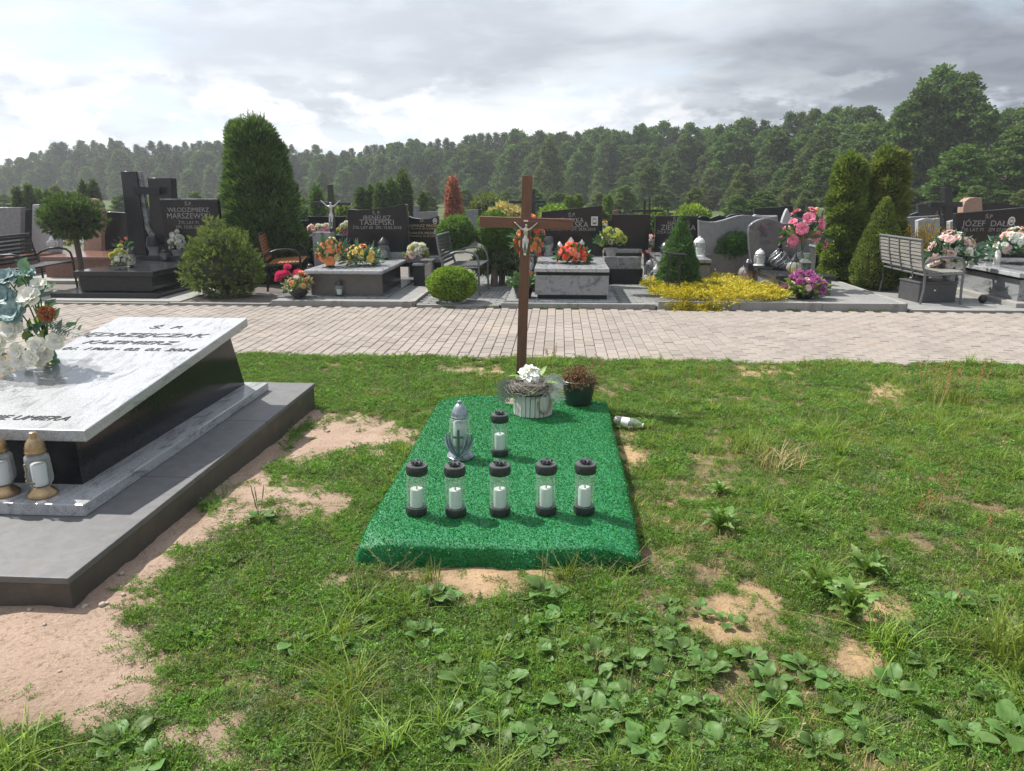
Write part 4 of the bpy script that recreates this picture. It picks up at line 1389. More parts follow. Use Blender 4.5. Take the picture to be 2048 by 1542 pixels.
def wooden_cross():
    base = at(1045, 720, 5.5); 
    b = Vector((-0.280, 5.5, -0.10))
    t = thing('wooden_cross', 'tall red brown wooden cross with silver figure at the head of the turf covered grave', 'cross', b)
    tl = R(1.62)
    t.rotation_euler = (0, tl, 0)
    MB().box(-.036, .036, -.022, .022, 0.0, 1.742).build('post', M_crosswood, t, bevel=.003)
    MB().box(-.333, .337, -.027, .024, 1.377, 1.452).build('crossbeam', mat('red brown stained beam', (0.12, 0.047, 0.03), (0.18, 0.08, 0.05), 14, 0.5, bump=.25, bscale=40, stretch=(.5, 6, 6), dirt=(6, (0.07, 0.028, 0.018), 0.62)), t, bevel=.003)
    corpus(t, (0.002, -.036, 1.386), 0.205, M_corpus)
    n = MB()
    for x, z in ((-.08, 1.42), (.082, 1.42), (0.0, 1.19)):
        n.ball((x, -.041, z), .004, 8, 6)
    o = MB().box(-.016, .016, -.030, -.027, 1.425, 1.437).build('title_plate', M_corpus, t)
wooden_cross()
# ------------------------------------------------------------------ the row of tombs behind the path
class Tomb:
    """a tomb laid out from photograph pixels: every part stands in an upright plane at its own depth"""
    def __init__(self, label, px, py, z, name='tomb', cat='tomb'):
        self.o = gp(px, py, z)
        self.o.z = 0.0
        self.t = thing(name, label, cat, self.o)
    def W(self, px, py, Y):
        return at(px, py, Y) - self.o
    def box(self, name, x0, x1, y0, y1, Y, depth, m, bevel=.006, z0=None, parent=None, inset=0.0):
        """pixel rectangle (x0..x1, top y0, bottom y1) at depth Y, going back by depth"""
        a = self.W(x0, y0, Y); b = self.W(x1, y0, Y); c = self.W((x0 + x1) / 2, y1, Y)
        zt = (a.z + b.z) / 2
        zb = c.z if z0 is None else z0
        return MB().box(a.x, b.x, a.y, a.y + depth, zb, zt).build(name, m, parent or self.t, bevel=bevel)
    def stone(self, name, pts, Y, depth, m, bevel=.006, z0=None, parent=None):
        """outline in pixels, clockwise from bottom left; z0 replaces the lowest points"""
        P = [self.W(x, y, Y) for x, y in pts]
        zmin = min(p.z for p in P)
        poly = [(p.x, (z0 if (z0 is not None and p.z < zmin + .05) else p.z)) for p in P]
        return MB().prism(poly[::-1], P[0].y, P[0].y + depth).build(name, m, parent or self.t, bevel=bevel, smooth=35)
    def text(self, s, px, py, Y, size, m=None, **kw):
        p = self.W(px, py, Y)
        kw.setdefault('extrude', .002)
        return lettering(self.t, s, size, m or M_silver_letter, (p.x, p.y - .0025, p.z), 90, **kw)
    def portrait(self, px, py, Y, w, h, oval=True):
        p = self.W(px, py, Y)
        m1 = mat('white ceramic', (0.66, 0.65, 0.62), None, 20, .25)
        m2 = mat('portrait grey', (0.30, 0.30, 0.30), (0.38, 0.37, 0.36), 20, .4)
        m3 = mat('portrait dark', (0.05, 0.05, 0.05), (0.09, 0.08, 0.08), 20, .4)
        n = 20 if oval else 4
        ring = lambda s, y: [(p.x + math.cos(2 * math.pi * (k + .5) / n) * w * s * (1 if oval else 1.414), y, p.z + math.sin(2 * math.pi * (k + .5) / n) * h * s * (1 if oval else 1.414)) for k in range(n)]
        mb = MB(); a, b = ring(.5, p.y), ring(.5, p.y - .006)
        mb.add(a + b, [tuple(range(n, 2 * n))] + [(i, (i + 1) % n, (i + 1) % n + n, i + n) for i in range(n)])
        pl = mb.build('portrait', m1, self.t)
        mb = MB(); mb.add(ring(.40, p.y - .0068), [tuple(range(n))]); mb.build('portrait_ground', m2, pl)
        mb = MB().ball((p.x, p.y - .0062, p.z + h * .06), (w * .15, .0015, h * .17), 10, 8); mb.build('portrait_face', m1, pl)
        mb = MB().ball((p.x, p.y - .0064, p.z - h * .27), (w * .28, .0010, h * .12), 10, 6).ball((p.x, p.y - .0064, p.z + h * .17), (w * .17, .0012, h * .10), 10, 6)
        mb.build('portrait_hair_and_coat', m3, pl)

# --- B: dark tomb with the pillar cross
T = Tomb('wide dark tomb with a tall pillar cross and stepped headstone', 225, 602, .03)
T.box('base', 60, 359, 601, 612, 10.20, 3.0, M_kerb, z0=0.0)
z1 = T.W(359, 601, 10.2).z
T.box('plinth', 100, 313, 587, 600, 10.42, 2.6, M_black2, z0=z1 - .01)
T.box('body', 158, 303, 553, 587, 10.62, 1.75, M_black2, z0=.10)
T.box('slab', 145, 305, 543, 553, 10.56, 1.9, M_black2)
T.stone('pillar', [(262, 540), (241, 343), (272, 343), (296, 540)], 12.45, .22, M_black2, z0=.05)
T.stone('pillar_edge', [(297, 470), (290, 458), (273, 343), (280, 343), (297, 452), (308, 470), (305, 488), (299, 486)], 12.50, .10, M_palegrey)
T.stone('pillar', [(305, 540), (295, 356), (341, 356), (352, 540)], 12.55, .2, M_black2, z0=.05)
T.box('crossbar', 264, 318, 374, 389, 12.42, .06, M_black)
T.box('headstone', 320, 434, 399, 540, 12.45, .12, M_black, z0=.05)
T.box('headstone_cap', 319, 435, 397, 400, 12.44, .14, M_palegrey, bevel=.003)
T.box('headstone_foot', 250, 440, 512, 545, 12.25, .5, M_black2, z0=.05)
T.text('Ś.P.', 377, 411, 12.45, .085); T.text('WŁODZIMIERZ', 377, 424, 12.45, .105); T.text('MARSZEWSKI', 378, 437, 12.45, .125)
T.text('ŻYŁ LAT 71', 378, 448, 12.45, .072); T.text('ZM. 13.05.2018', 378, 457, 12.45, .072)

# --- F: pale rounded slab
T = Tomb('tomb with pale rounded veined slab and curved black headstone', 690, 592, .07)
T.box('plinth', 553, 773, 594, 602, 10.33, 2.5, M_palegrey, z0=.06)
zp = T.W(690, 594, 10.33).z
T.box('front_panel', 620, 763, 548, 593, 10.50, .05, mat('brown grey granite', (0.085, 0.078, 0.070), (0.11, 0.10, 0.09), 14, .25, speck=(220, .3, (.05, .05, .05))), z0=zp - .004)
T.box('body', 624, 760, 548, 593, 10.56, 1.4, M_black2, z0=zp - .004)
T.box('slab', 606, 765, 540.5, 549, 10.42, 1.75, M_pale2, bevel=.022)
T.box('headstone_foot', 690, 822, 505, 525, 12.25, .35, M_palegrey)
T.stone('headstone', [(696, 520), (695, 418), (715, 420), (740, 419), (765, 416), (790, 412), (808, 408), (813, 409), (816, 520)], 12.40, .12, M_black, z0=.30)
T.text('Ś. P.', 753, 429, 12.40, .075); T.text('IRENEUSZ', 754, 440, 12.40, .105); T.text('TASIEMSKI', 754, 450, 12.40, .125)
T.text('ŻYŁ LAT 60  ZM. 19.05.2018', 754, 458, 12.40, .068)
T.box('pedestal', 624, 660, 465, 545, 12.15, .25, M_palegrey, z0=zp)
T = Tomb('slim dark metal cross with a silver figure beside the curved black headstone', 662, 545, .07, 'metal_cross', 'cross')
Mdm = mat('dark bronze metal', (0.03, 0.032, 0.035), (0.055, 0.058, 0.06), 30, .4, metal=.5)
T.stone('post', [(664, 532), (654, 369), (664, 369), (672, 532)], 12.52, .08, Mdm, z0=.06)
T.stone('crossbar', [(622, 411), (622, 403), (700, 405), (700, 411)], 12.49, .06, Mdm)
corpus(T.t, T.W(661, 409, 12.47), .40, M_corpus)

# --- G: headstone with two oval portraits
T = Tomb('black headstone with dipped top and two oval portraits', 850, 560, .05)
T.stone('headstone', [(818, 545), (816, 432), (825, 436), (840, 438), (852, 438), (864, 436), (876, 432), (884, 545)], 13.0, .12, M_black, z0=.05)
T.box('side_post', 812.5, 816, 424, 545, 12.95, .1, M_brushed, z0=.05, bevel=.003)
T.box('slab', 824, 851, 528, 532, 11.75, 1.3, M_palegrey, bevel=.004)
T.box('body', 826, 849, 532, 560, 11.80, 1.2, M_black2, z0=.02)
T.box('headstone_foot', 816, 885, 512, 525, 12.75, .3, M_palegrey, bevel=.004)
Mgl = mat('brass lettering', (0.55, 0.45, 0.27), None, 50, .35, metal=.6)
T.text('Ś.P.', 844, 444, 13.0, .05, Mgl); T.text('EUGENIUSZ WŁOSEK', 846, 453.5, 13.0, .060, Mgl); T.text('ŻYŁ LAT 62  ZM. 22.10.2019', 846, 458.5, 13.0, .036, Mgl)
T.text('DANUTA WŁOSEK', 847, 468.5, 13.0, .060, Mgl); T.text('ŻYŁA LAT 62  ZM. 26.10.2021', 846, 473.5, 13.0, .036, Mgl)
T.portrait(870, 442, 13.0, .075, .10); T.portrait(872.5, 463, 13.0, .075, .10)

# --- I: tall grey tomb with the square portrait
T = Tomb('tall grey tomb with dark bands and slanted black headstone with a square portrait', 1140, 602, .06)
T.box('base', 1012, 1235, 601.5, 607, 10.17, 2.4, M_pale2, z0=.03)
zb = T.W(1140, 601.5, 10.17).z
T.box('foot_band', 1075, 1214, 588, 599, 10.36, 1.95, M_black, z0=zb - .004)
T.box('front_panel', 1070, 1218, 551, 590, 10.31, 1.98, M_palegrey, bevel=.004)
T.box('top_band', 1072, 1217, 544, 552, 10.33, 1.96, M_black)
T.box('slab', 1069, 1219, 537, 544.5, 10.28, 2.0, M_pale2, bevel=.006)
T.box('slab_inlay', 1082, 1208, 535.6, 538, 10.40, 1.8, M_black2, bevel=.002)
T.stone('headstone', [(1083, 530), (1083, 424), (1205, 411), (1205, 530)], 12.30, .12, M_black, z0=.40)
T.text('Ś.P.', 1144, 433, 12.30, .08); T.text('HENRYKA', 1140, 444, 12.30, .095); T.text('LSKA', 1159, 454.5, 12.30, .125); T.text('ŻYŁA LAT 71  ZM. 28.05.2018', 1142, 461, 12.30, .062)
T.text('D', 1112, 502, 12.30, .06); T.text('A', 1174, 501, 12.30, .06)
T.portrait(1189, 442, 12.30, .105, .14, False)

# --- J: plain black headstone
T = Tomb('plain black headstone on a grey stepped base beside the pink flowers', 1260, 543, .06)
T.box('headstone', 1224, 1300, 429, 500, 12.9, .14, M_black)
T.box('headstone_wing', 1205, 1225, 440, 500, 12.95, .12, M_black)
T.box('step', 1208, 1284, 498, 507, 12.75, .35, M_palegrey)
T.box('step_band', 1208, 1284, 506, 515, 12.72, .4, M_black)
T.box('front_panel', 1209, 1283, 514, 539, 12.55, .6, M_palegrey)
T.box('foot', 1206, 1286, 538, 545, 12.5, .7, M_black, z0=.02)

# --- K: tomb half hidden by the cone spruce
T = Tomb('black upright headstone and grey tomb half hidden behind the small cone spruce', 1375, 557, .09)
T.box('headstone', 1312, 1397, 432, 545, 13.6, .14, M_black, z0=.05)
T.box('slab', 1321, 1424, 519, 526, 12.1, 1.4, M_palegrey, bevel=.008)
T.box('body', 1327, 1421, 526, 560, 12.17, 1.3, M_brushed, z0=.06)
T.box('body_band', 1325, 1422, 525.5, 530, 12.15, 1.32, M_black2)
T.text('Ś.P.', 1353, 441, 13.6, .08); T.text('HALINA', 1355, 450, 13.6, .10); T.text('ZIELIŃSKA', 1356, 460, 13.6, .13); T.text('ŻYŁA LAT 51  ZM.', 1345, 467, 13.6, .07)

# --- L: wavy grey headstone
T = Tomb('broad grey granite headstone with a wavy top edge', 1470, 546, .09)
wave = [(1397.5, 440), (1408, 442.5), (1420, 444), (1433, 443.5), (1448, 440), (1462, 435.5), (1476, 431.5), (1488, 430), (1500, 431), (1512, 433), (1525, 434.5), (1540, 434), (1556, 432)]
T.stone('headstone', [(1399, 512)] + wave + [(1556, 512)], 13.2, .14, M_brushed)
Ml = mat('pale granite edge', (0.42, 0.43, 0.44), None, 30, .3)
T.box('step', 1396, 1560, 509, 545, 13.1, .5, mat('brown grey granite step', (0.13, 0.12, 0.11), (0.17, 0.16, 0.145), 20, .3, speck=(220, .3, (.07, .07, .07))), z0=.05)

# --- M: curved headstone tomb
T = Tomb('grey tomb with low slab and shield shaped curved headstone', 1610, 592, .09)
sh = [(1505, 529), (1501, 510), (1498.5, 485), (1498, 462), (1499.5, 452), (1507, 445), (1518, 439.5), (1530, 437), (1540, 437.5), (1552, 441), (1565, 447), (1580, 447), (1592, 443), (1597, 452), (1596, 490), (1590, 529)]
T.stone('headstone', sh, 12.25, .13, M_brushed2 if 'M_brushed2' in globals() else vein_granite('dark veined granite', (.15, .155, .165), (.115, .12, .13), (.055, .06, .065), 5, .14, 6.1, rot=(0, .9, .4), speck=.3), z0=.40)
T.box('slab', 1552, 1674, 552, 559, 10.85, 1.62, M_black2, bevel=.008)
T.box('body', 1558, 1664, 558, 591, 10.92, 1.5, mat('grey granite body', (0.115, 0.12, 0.125), (0.15, 0.155, 0.16), 20, .2, speck=(220, .3, (.06, .06, .065))), z0=.088)
T.box('headstone_foot', 1497, 1600, 527, 545, 12.15, .4, M_black2, z0=.3)

# --- P: pale tomb at the right
T = Tomb('pale veined tomb with slanted black headstone beside the slatted bench', 2060, 611, .03)
fx = 6.12 - T.o.x
fy = 10.45 - T.o.y
yb = 13.0 - T.o.y
MB().box(fx - .02, fx + 1.9, fy - .1, yb + .4, 0.0, .075).build('base', M_kerb, T.t, bevel=.006)
MB().box(fx + .10, fx + 1.7, fy + .10, yb, .075, .36).build('body', M_palegrey, T.t, bevel=.004)
MB().box(fx + .12, fx + 1.68, fy + .12, yb, .36, .40).build('top_band', M_black2, T.t, bevel=.003)
MB().box(fx + .02, fx + 1.78, fy, yb, .40, .46).build('slab', M_pale2, T.t, bevel=.01)
MB().box(fx + .16, fx + 1.64, fy + .14, yb - .1, .46, .468).build('slab_inlay', M_palegrey, T.t, bevel=.003)
T.stone('headstone', [(1914, 515), (1913, 427), (2085, 412), (2085, 515)], 13.05, .13, M_black, z0=.42)
T.text('Ś.P', 1977, 436.5, 13.05, .085); T.text('JÓZEF  DAŁEK', 1978, 452.5, 13.05, .135); T.text('ŻYŁ LAT 71   ZM 27.08.2018', 1977, 462.5, 13.05, .075)
T.portrait(2023, 442, 13.05, .11, .14)

# --- tombs of the second row and beyond: plain shapes with slab, stone and foot
def back_tomb(label, pts, Y, m, m2=None, depth=.13, slab=True, cap=None, name='tomb', long=1.6):
    xs = [p[0] for p in pts]
    T = Tomb(label, (min(xs) + max(xs)) / 2, 480, .0)
    T.o = at((min(xs) + max(xs)) / 2, 480, Y); T.o.z = 0.0
    T.t.location = T.o
    x0, x1 = min(xs), max(xs)
    lo = [(x0 + .5, 560)]; hi = [(x1 - .5, 560)]
    T.stone('headstone', lo + list(pts) + hi, Y, depth, m, z0=-.02)
    if slab:
        a, b = T.W(x0, 500, Y).x, T.W(x1, 500, Y).x
        MB().box(a + .03, b - .03, -long, -.01, .0, .30).build('body', m2 or m, T.t, bevel=.005)
        MB().box(a - .03, b + .03, -long - .05, -.005, .30, .35).build('slab', m2 or m, T.t, bevel=.008)
    return T
M_redgran = mat('red brown granite', (0.16, 0.075, 0.055), (0.22, 0.105, 0.075), 22, .22, speck=(200, .25, (.08, .04, .035)))
M_redrough = mat('rough reddish stone', (0.30, 0.19, 0.14), (0.40, 0.27, 0.20), 18, .9, bump=.8, bscale=40, speck=(90, .25, (.2, .12, .09)))
M_lightst = mat('pale grey granite', (0.36, 0.36, 0.37), (0.44, 0.44, 0.45), 20, .3, speck=(200, .3, (.2, .2, .2)))
back_tomb('mid grey speckled headstone behind the black bench', [(-40, 415), (42, 415)], 14.2, M_brushed, M_black2)
back_tomb('narrow dark headstone between two grey ones', [(43, 420), (64, 419)], 14.8, M_black, slab=False)
back_tomb('pale veined headstone with slanting side behind the globe pine', [(65, 409), (106, 410), (120, 440)], 14.5, M_lightst, M_redgran, long=1.2)
T = back_tomb('reddish arched headstone on a red brown tomb beyond the globe pine', [(168, 470), (166, 420), (170, 405), (180, 397), (190, 398), (200, 409), (206, 425), (207, 445), (202, 470)], 14.0, M_redrough, M_redgran, slab=False)
a = T.W(85, 500, 12.6); b = T.W(232, 500, 12.6)
MB().box(a.x, b.x, a.y, a.y + 1.5, 0, .36).build('body', M_redgran, T.t, bevel=.005)
MB().box(a.x - .04, b.x + .04, a.y - .05, a.y + 1.52, .36, .42).build('slab', M_redgran, T.t, bevel=.008)
MB().box(a.x - .3, b.x + .2, a.y - .45, a.y + 1.8, 0, .06).build('base', M_kerb, T.t, bevel=.006)
back_tomb('low black headstone between the red arch and the pillar cross', [(207, 423), (254, 426)], 14.3, M_black, long=1.0)
back_tomb('black headstone in the gap behind the clipped thuja', [(598, 441), (640, 440)], 15.2, M_black, long=1.0)
back_tomb('wide black headstone with flowers behind the slim metal cross', [(616, 433), (692, 433)], 14.6, M_black, M_black2, long=1.3)
back_tomb('black rounded headstone behind the curved black one', [(664, 450), (667, 443), (676, 441), (684, 446), (700, 447)], 14.9, M_black, slab=False)
back_tomb('pale grey stepped headstone far behind the portrait headstone', [(827, 411), (837, 411), (837, 424), (874, 423)], 19.0, M_brushed, slab=False)
back_tomb('flat topped grey stone far behind the two ball topiary', [(932, 420), (956, 419)], 21.0, M_brushed, slab=False)
back_tomb('black headstone behind the two ball topiary', [(1010, 436), (1082, 436)], 15.0, M_black, long=1.1)
back_tomb('dark headstone with low wall behind the yellow bush', [(1006, 424), (1018, 424), (1018, 421), (1040, 421)], 20.0, M_black2, slab=False)
back_tomb('red brown low stone behind the plain black headstone', [(1226, 421), (1236, 420)], 18.0, M_redgran, slab=False)
back_tomb('black twin arched headstone behind the wavy grey one', [(1394, 440), (1397, 435), (1405, 432), (1414, 433), (1421, 437), (1428, 434), (1440, 430), (1452, 434), (1458, 441)], 15.2, M_black, slab=False)
back_tomb('low black curved headstone beyond the wavy grey one', [(1448, 438), (1460, 430), (1475, 427), (1495, 428), (1505, 436)], 17.5, M_black, slab=False)
back_tomb('pale grey headstone with rounded corner close behind the wavy one', [(1505, 433), (1512, 429), (1525, 431), (1555, 431)], 16.5, M_lightst, slab=False)
back_tomb('tall black headstone far behind the shield shaped one', [(1508, 417), (1560, 414), (1570, 412), (1586, 412)], 18.5, M_black, slab=False)
back_tomb('pointed pale grey stone behind the pink flowers', [(1563, 450), (1566, 437), (1571, 424), (1575, 417), (1579, 425), (1584, 445)], 14.9, M_lightst, slab=False)
back_tomb('dark grey headstone with dipped top behind the pink flowers', [(1582, 436), (1590, 434), (1606, 437), (1622, 435), (1643, 431)], 15.2, M_brushed, long=1.0)
back_tomb('black headstone beside the white memorial board', [(1586, 423), (1632, 423)], 19.0, M_black, slab=False)
back_tomb('grey slab headstone behind the yellow flowering shrub', [(1811, 437), (1822, 434), (1845, 433), (1880, 431)], 15.0, M_brushed, slab=False)
back_tomb('pale wavy headstone behind the yellow flowering shrub', [(1836, 441), (1850, 437), (1868, 438), (1880, 436)], 14.2, M_lightst, M_brushed, long=.9)
back_tomb('dark headstone with pale panel by the thick dark cross', [(1836, 408), (1871, 406), (1922, 405)], 18.0, M_black2, slab=False)
back_tomb('rough pinkish boulder stone behind the slanted black headstone', [(1926, 424), (1927, 412), (1931, 402), (1940, 396), (1952, 395), (1964, 396), (1965, 424)], 15.5, M_redrough, slab=False, depth=.22)
back_tomb('black wide headstone behind the pinkish boulder', [(1965, 406), (2003, 405), (2030, 410), (2050, 414)], 17.0, M_black, slab=False)
back_tomb('black headstone with light top edge beyond the thuja pair', [(1812, 433), (1838, 424)], 17.2, M_black, slab=False)
back_tomb('grey veined short headstone beside the thick dark cross', [(1900, 443), (1912, 440), (1913, 455)], 14.0, M_lightst, slab=False)
# crosses standing among them
def back_cross(label, px, ytop, w, arm0, arm1, ya, ha, Y, m, depth=.08):
    T = Tomb(label, px, 500, 0, 'grave_cross', 'cross')
    T.o = at(px, 480, Y); T.o.z = 0; T.t.location = T.o
    T.stone('post', [(px - w / 2, 560), (px - w / 2, ytop), (px + w / 2, ytop), (px + w / 2, 560)], Y, depth, m, z0=-.02)
    T.stone('crossbar', [(arm0, ya + ha), (arm0, ya), (arm1, ya), (arm1, ya + ha)], Y - .012, depth * .8, m)
back_cross('dark metal cross far behind the wooden cross', 1066, 380, 9, 1018, 1092, 401, 6, 17.0, M_black2)
back_cross('thin black cross rising behind the plain black headstone', 1299, 393, 4, 1264, 1326, 419, 5, 15.2, M_black2, .04)
back_cross('thin dark post cross beside the taller thin cross', 1289, 400, 5, 1275, 1302, 421, 3.5, 15.6, M_black2, .04)
back_cross('thick dark stone cross beside the yellow flowering shrub', 1897, 375, 16, 1862, 1926, 404, 10, 14.8, M_black2, .16)
back_cross('small dark cross between the lettered dark headstone and the big thuja', 383, 405, 4, 372, 396, 412, 3, 17.0, M_black2, .05)
T = Tomb('white memorial board with a small dark cross beyond the thuja pair', 1645, 480, 0, 'memorial_board', 'board')
T.o = at(1645, 480, 19.5); T.o.z = 0; T.t.location = T.o
T.box('board', 1634, 1662, 416, 446, 19.5, .08, mat('cream painted board', (.52, .48, .40), (.58, .54, .46), 12, .7))
T.box('post', 1636, 1639, 446, 500, 19.52, .05, M_redgran, z0=-.02)
T.box('post', 1656, 1659, 446, 500, 19.52, .05, M_redgran, z0=-.02)
T.box('cross_upright', 1645, 1647.5, 420, 444, 19.48, .02, M_redgran)
T.box('cross_arm', 1640, 1652.5, 427, 429.5, 19.475, .02, M_redgran)
T = Tomb('small yellow figure statue beside the white memorial board', 1628, 480, 0, 'statue', 'statue')
T.o = at(1628, 480, 19.2); T.o.z = 0; T.t.location = T.o
zt = T.W(1628, 414, 19.2).z
MB().lathe([(.10, -.02), (.10, zt - .5), (.085, zt - .42), (.07, zt - .25), (.085, zt - .16), (.05, zt - .11), (.045, zt - .09), (.055, zt - .05), (.04, zt - .01), (.01, zt)], 14).build('figure', mat('yellow painted plaster', (.55, .33, .03), None, 20, .6), T.t, 60)
# ------------------------------------------------------------------ lanterns, flowers, pots and benches in the row
M_blackmetal = mat('black lantern metal', (0.02, 0.02, 0.022), (0.035, 0.035, 0.038), 40, .35, metal=.4)
M_silverm = mat('silver lantern metal', (0.45, 0.45, 0.46), (0.55, 0.55, 0.56), 40, .25, metal=.8)
M_whitecap = mat('white lantern cap', (0.66, 0.66, 0.65), (0.74, 0.74, 0.73), 40, .35)
M_amber = glass_mat('amber lantern glass', (0.80, 0.50, 0.22), .05, 1.2, .25)
M_yglass = glass_mat('yellow lantern glass', (0.80, 0.72, 0.32), .05, 1.2, .25)
M_smoke = glass_mat('smoky lantern glass', (0.50, 0.53, 0.55), .05, 1.5, .06)
M_milk = mat('milky candle insert', (0.62, 0.62, 0.58), None, 30, .5)
PROF = {'classic': ([(.34, 0), (.35, .03), (.26, .09)], [(.26, .09), (.33, .2), (.33, .58), (.24, .66)], [(.25, .66), (.28, .69), (.25, .78), (.15, .90), (.06, .93), (.06, .98), (.02, 1.)]),
        'slim': ([(.22, 0), (.23, .03), (.18, .06)], [(.18, .06), (.215, .12), (.20, .62), (.15, .68)], [(.16, .68), (.19, .70), (.16, .82), (.08, .93), (.02, 1.)]),
        'globe': ([(.26, 0), (.28, .03), (.14, .10)], [(.14, .10), (.33, .22), (.40, .38), (.33, .56), (.17, .66)], [(.18, .66), (.21, .68), (.18, .76), (.09, .86), (.07, .94), (.02, 1.)]),
        'tulip': ([(.22, 0), (.23, .03), (.10, .10)], [(.12, .10), (.24, .2), (.29, .42), (.24, .62), (.20, .68)], [(.21, .68), (.27, .71), (.24, .78), (.12, .90), (.03, 1.)]),
        'waist': ([(.26, 0), (.27, .03), (.22, .06)], [(.22, .06), (.24, .12), (.17, .36), (.26, .60)], [(.27, .60), (.28, .64), (.24, .80), (.21, .97), (.19, 1.)]),
        'drop': ([(.20, 0), (.22, .03), (.12, .08)], [(.13, .08), (.30, .22), (.36, .36), (.27, .54), (.12, .70)], [(.13, .70), (.15, .73), (.06, .80), (.09, .88), (.05, .95), (.02, 1.)])}
def lantern(kind, label, p, h, m_body, m_glass, m_cap=None, n=18, twist=0.0, candle=True, group=None):
    t = thing('grave_lantern', label, 'lantern', p, 0, group)
    f, g, c = PROF[kind]
    S = lambda pr: [(r * h, z * h) for r, z in pr]
    MB().lathe(S(f), n).build('foot', m_body, t, 45)
    MB().lathe(S(g), n, capb=False, capt=False).build('glass', m_glass, t, 60)
    if candle:
        MB().lathe([(.15 * h, .10 * h), (.16 * h, .42 * h), (.12 * h, .43 * h)], 12).build('candle', M_milk, t, 50)
    MB().lathe(S(c), n).build('lid', m_cap or m_body, t, 45)
    if kind == 'drop':                                   # spiral bars
        for k in range(9):
            a0 = 2 * math.pi * k / 9
            pts = []
            for j in range(12):
                u = j / 11
                z = .08 + .62 * u
                r = np.interp(z, [q[1] for q in g], [q[0] for q in g]) * 1.03
                a = a0 + u * 2.2
                pts.append((math.cos(a) * r * h, math.sin(a) * r * h, z * h))
            MB().tube(pts, .028 * h, 6).build('spiral_bar', M_silverm, t, 60)
    if kind == 'globe':
        for k in range(8):
            a = 2 * math.pi * k / 8
            MB().tube([(math.cos(a) * r * 1.02 * h, math.sin(a) * r * 1.02 * h, z * h) for r, z in g], .014 * h, 5).build('rib', m_body, t, 60)
    return t
def box_lantern(label, p, w, h, m_frame):
    t = thing('grave_lantern', label, 'lantern', p)
    w /= 2
    MB().box(-w, w, -w, w, 0, .06 * h).build('foot', m_frame, t, bevel=.003)
    for sx in (-1, 1):
        for sy in (-1, 1):
            MB().box(sx * w * .86 - .008, sx * w * .86 + .008, sy * w * .86 - .008, sy * w * .86 + .008, .06 * h, .72 * h).build('corner_post', m_frame, t)
    MB().box(-w * .8, w * .8, -w * .8, w * .8, .065 * h, .715 * h).build('glass', M_smoke, t)
    MB().lathe([(w * .5, .06 * h), (w * .5, .45 * h)], 12).build('candle', M_milk, t, 50)
    MB().hexa([(-w, -w, .72 * h), (w, -w, .72 * h), (w, w, .72 * h), (-w, w, .72 * h)], [(-w * .35, -w * .35, .93 * h), (w * .35, -w * .35, .93 * h), (w * .35, w * .35, .93 * h), (-w * .35, w * .35, .93 * h)]).build('lid', m_frame, t, bevel=.003)
    MB().lathe([(.012, .92 * h), (.016, .97 * h), (.004, 1.0 * h)], 10).build('knob', m_frame, t)
    return t
def on(px, py, z):
    return gp(px, py, z)
Z_B = at(225, 543, 10.56).z; Z_F = at(690, 540.5, 10.42).z; Z_I = at(1140, 535.6, 10.40).z; Z_M = at(1610, 552, 10.85).z; Z_K = at(1375, 519, 12.1).z
Z_G = at(838, 528, 11.75).z; Z_P = .468; Z_Fp = at(690, 594, 10.33).z; Z_Mf = at(1550, 527, 12.15).z; Z_Bf = at(345, 512, 12.25).z
H = lambda px, y0, y1, Y: at(px, y0, Y).z - at(px, y1, Y).z
def L_(kind, label, px, ytop, ybase, z, *a, **k):
    p = gp(px, ybase, z)
    return lantern(kind, label, p, H(px, ytop, ybase, p.y), *a, **k)
# dark tomb with the pillar cross
L_('waist', 'tall black lantern with pale glass on the dark pillar tomb', 309, 473, 520, Z_B, M_blackmetal, M_frost, candle=False)
L_('classic', 'small dark lantern between the tall lantern and the white flower pot', 330, 496, 522, Z_B, M_blackmetal, M_smoke)
L_('tulip', 'stout black lantern with clear glass on the front of the dark tomb', 262, 496, 534, Z_B, M_blackmetal, M_clear)
L_('slim', 'dark lantern with white cap at the foot of the lettered dark headstone', 389, 470, 509, Z_Bf, M_blackmetal, M_smoke, M_whitecap)
# red tomb
L_('globe', 'white round lantern on the red brown tomb', 106, 471, 497, .42, M_whitecap, M_frost)
L_('slim', 'clear lantern with white cap on the red brown tomb under the globe pine', 171, 470, 492, .42, M_whitecap, M_clear)
L_('slim', 'clear lantern on the red brown tomb nearer the arched headstone', 186, 470, 490, .42, M_silverm, M_clear)
# pale rounded slab tomb
L_('tulip', 'black lantern on the pale rounded slab in front of the curved headstone', 768, 474, 519, Z_F, M_blackmetal, M_smoke)
L_('tulip', 'small black lantern behind the yellow roses', 709, 476, 512, Z_F, M_blackmetal, M_smoke)
L_('tulip', 'round clear lantern with black lid before the brown front panel', 679, 560, 592, Z_Fp, M_blackmetal, M_clear)
L_('classic', 'low dark lantern beside the grey pedestal', 621, 526, 548, Z_F - .12, M_blackmetal, M_smoke)
# portrait headstone
box_lantern('small black square lantern by the portrait headstone', gp(859, 510, Z_G), .13, .24, M_blackmetal)
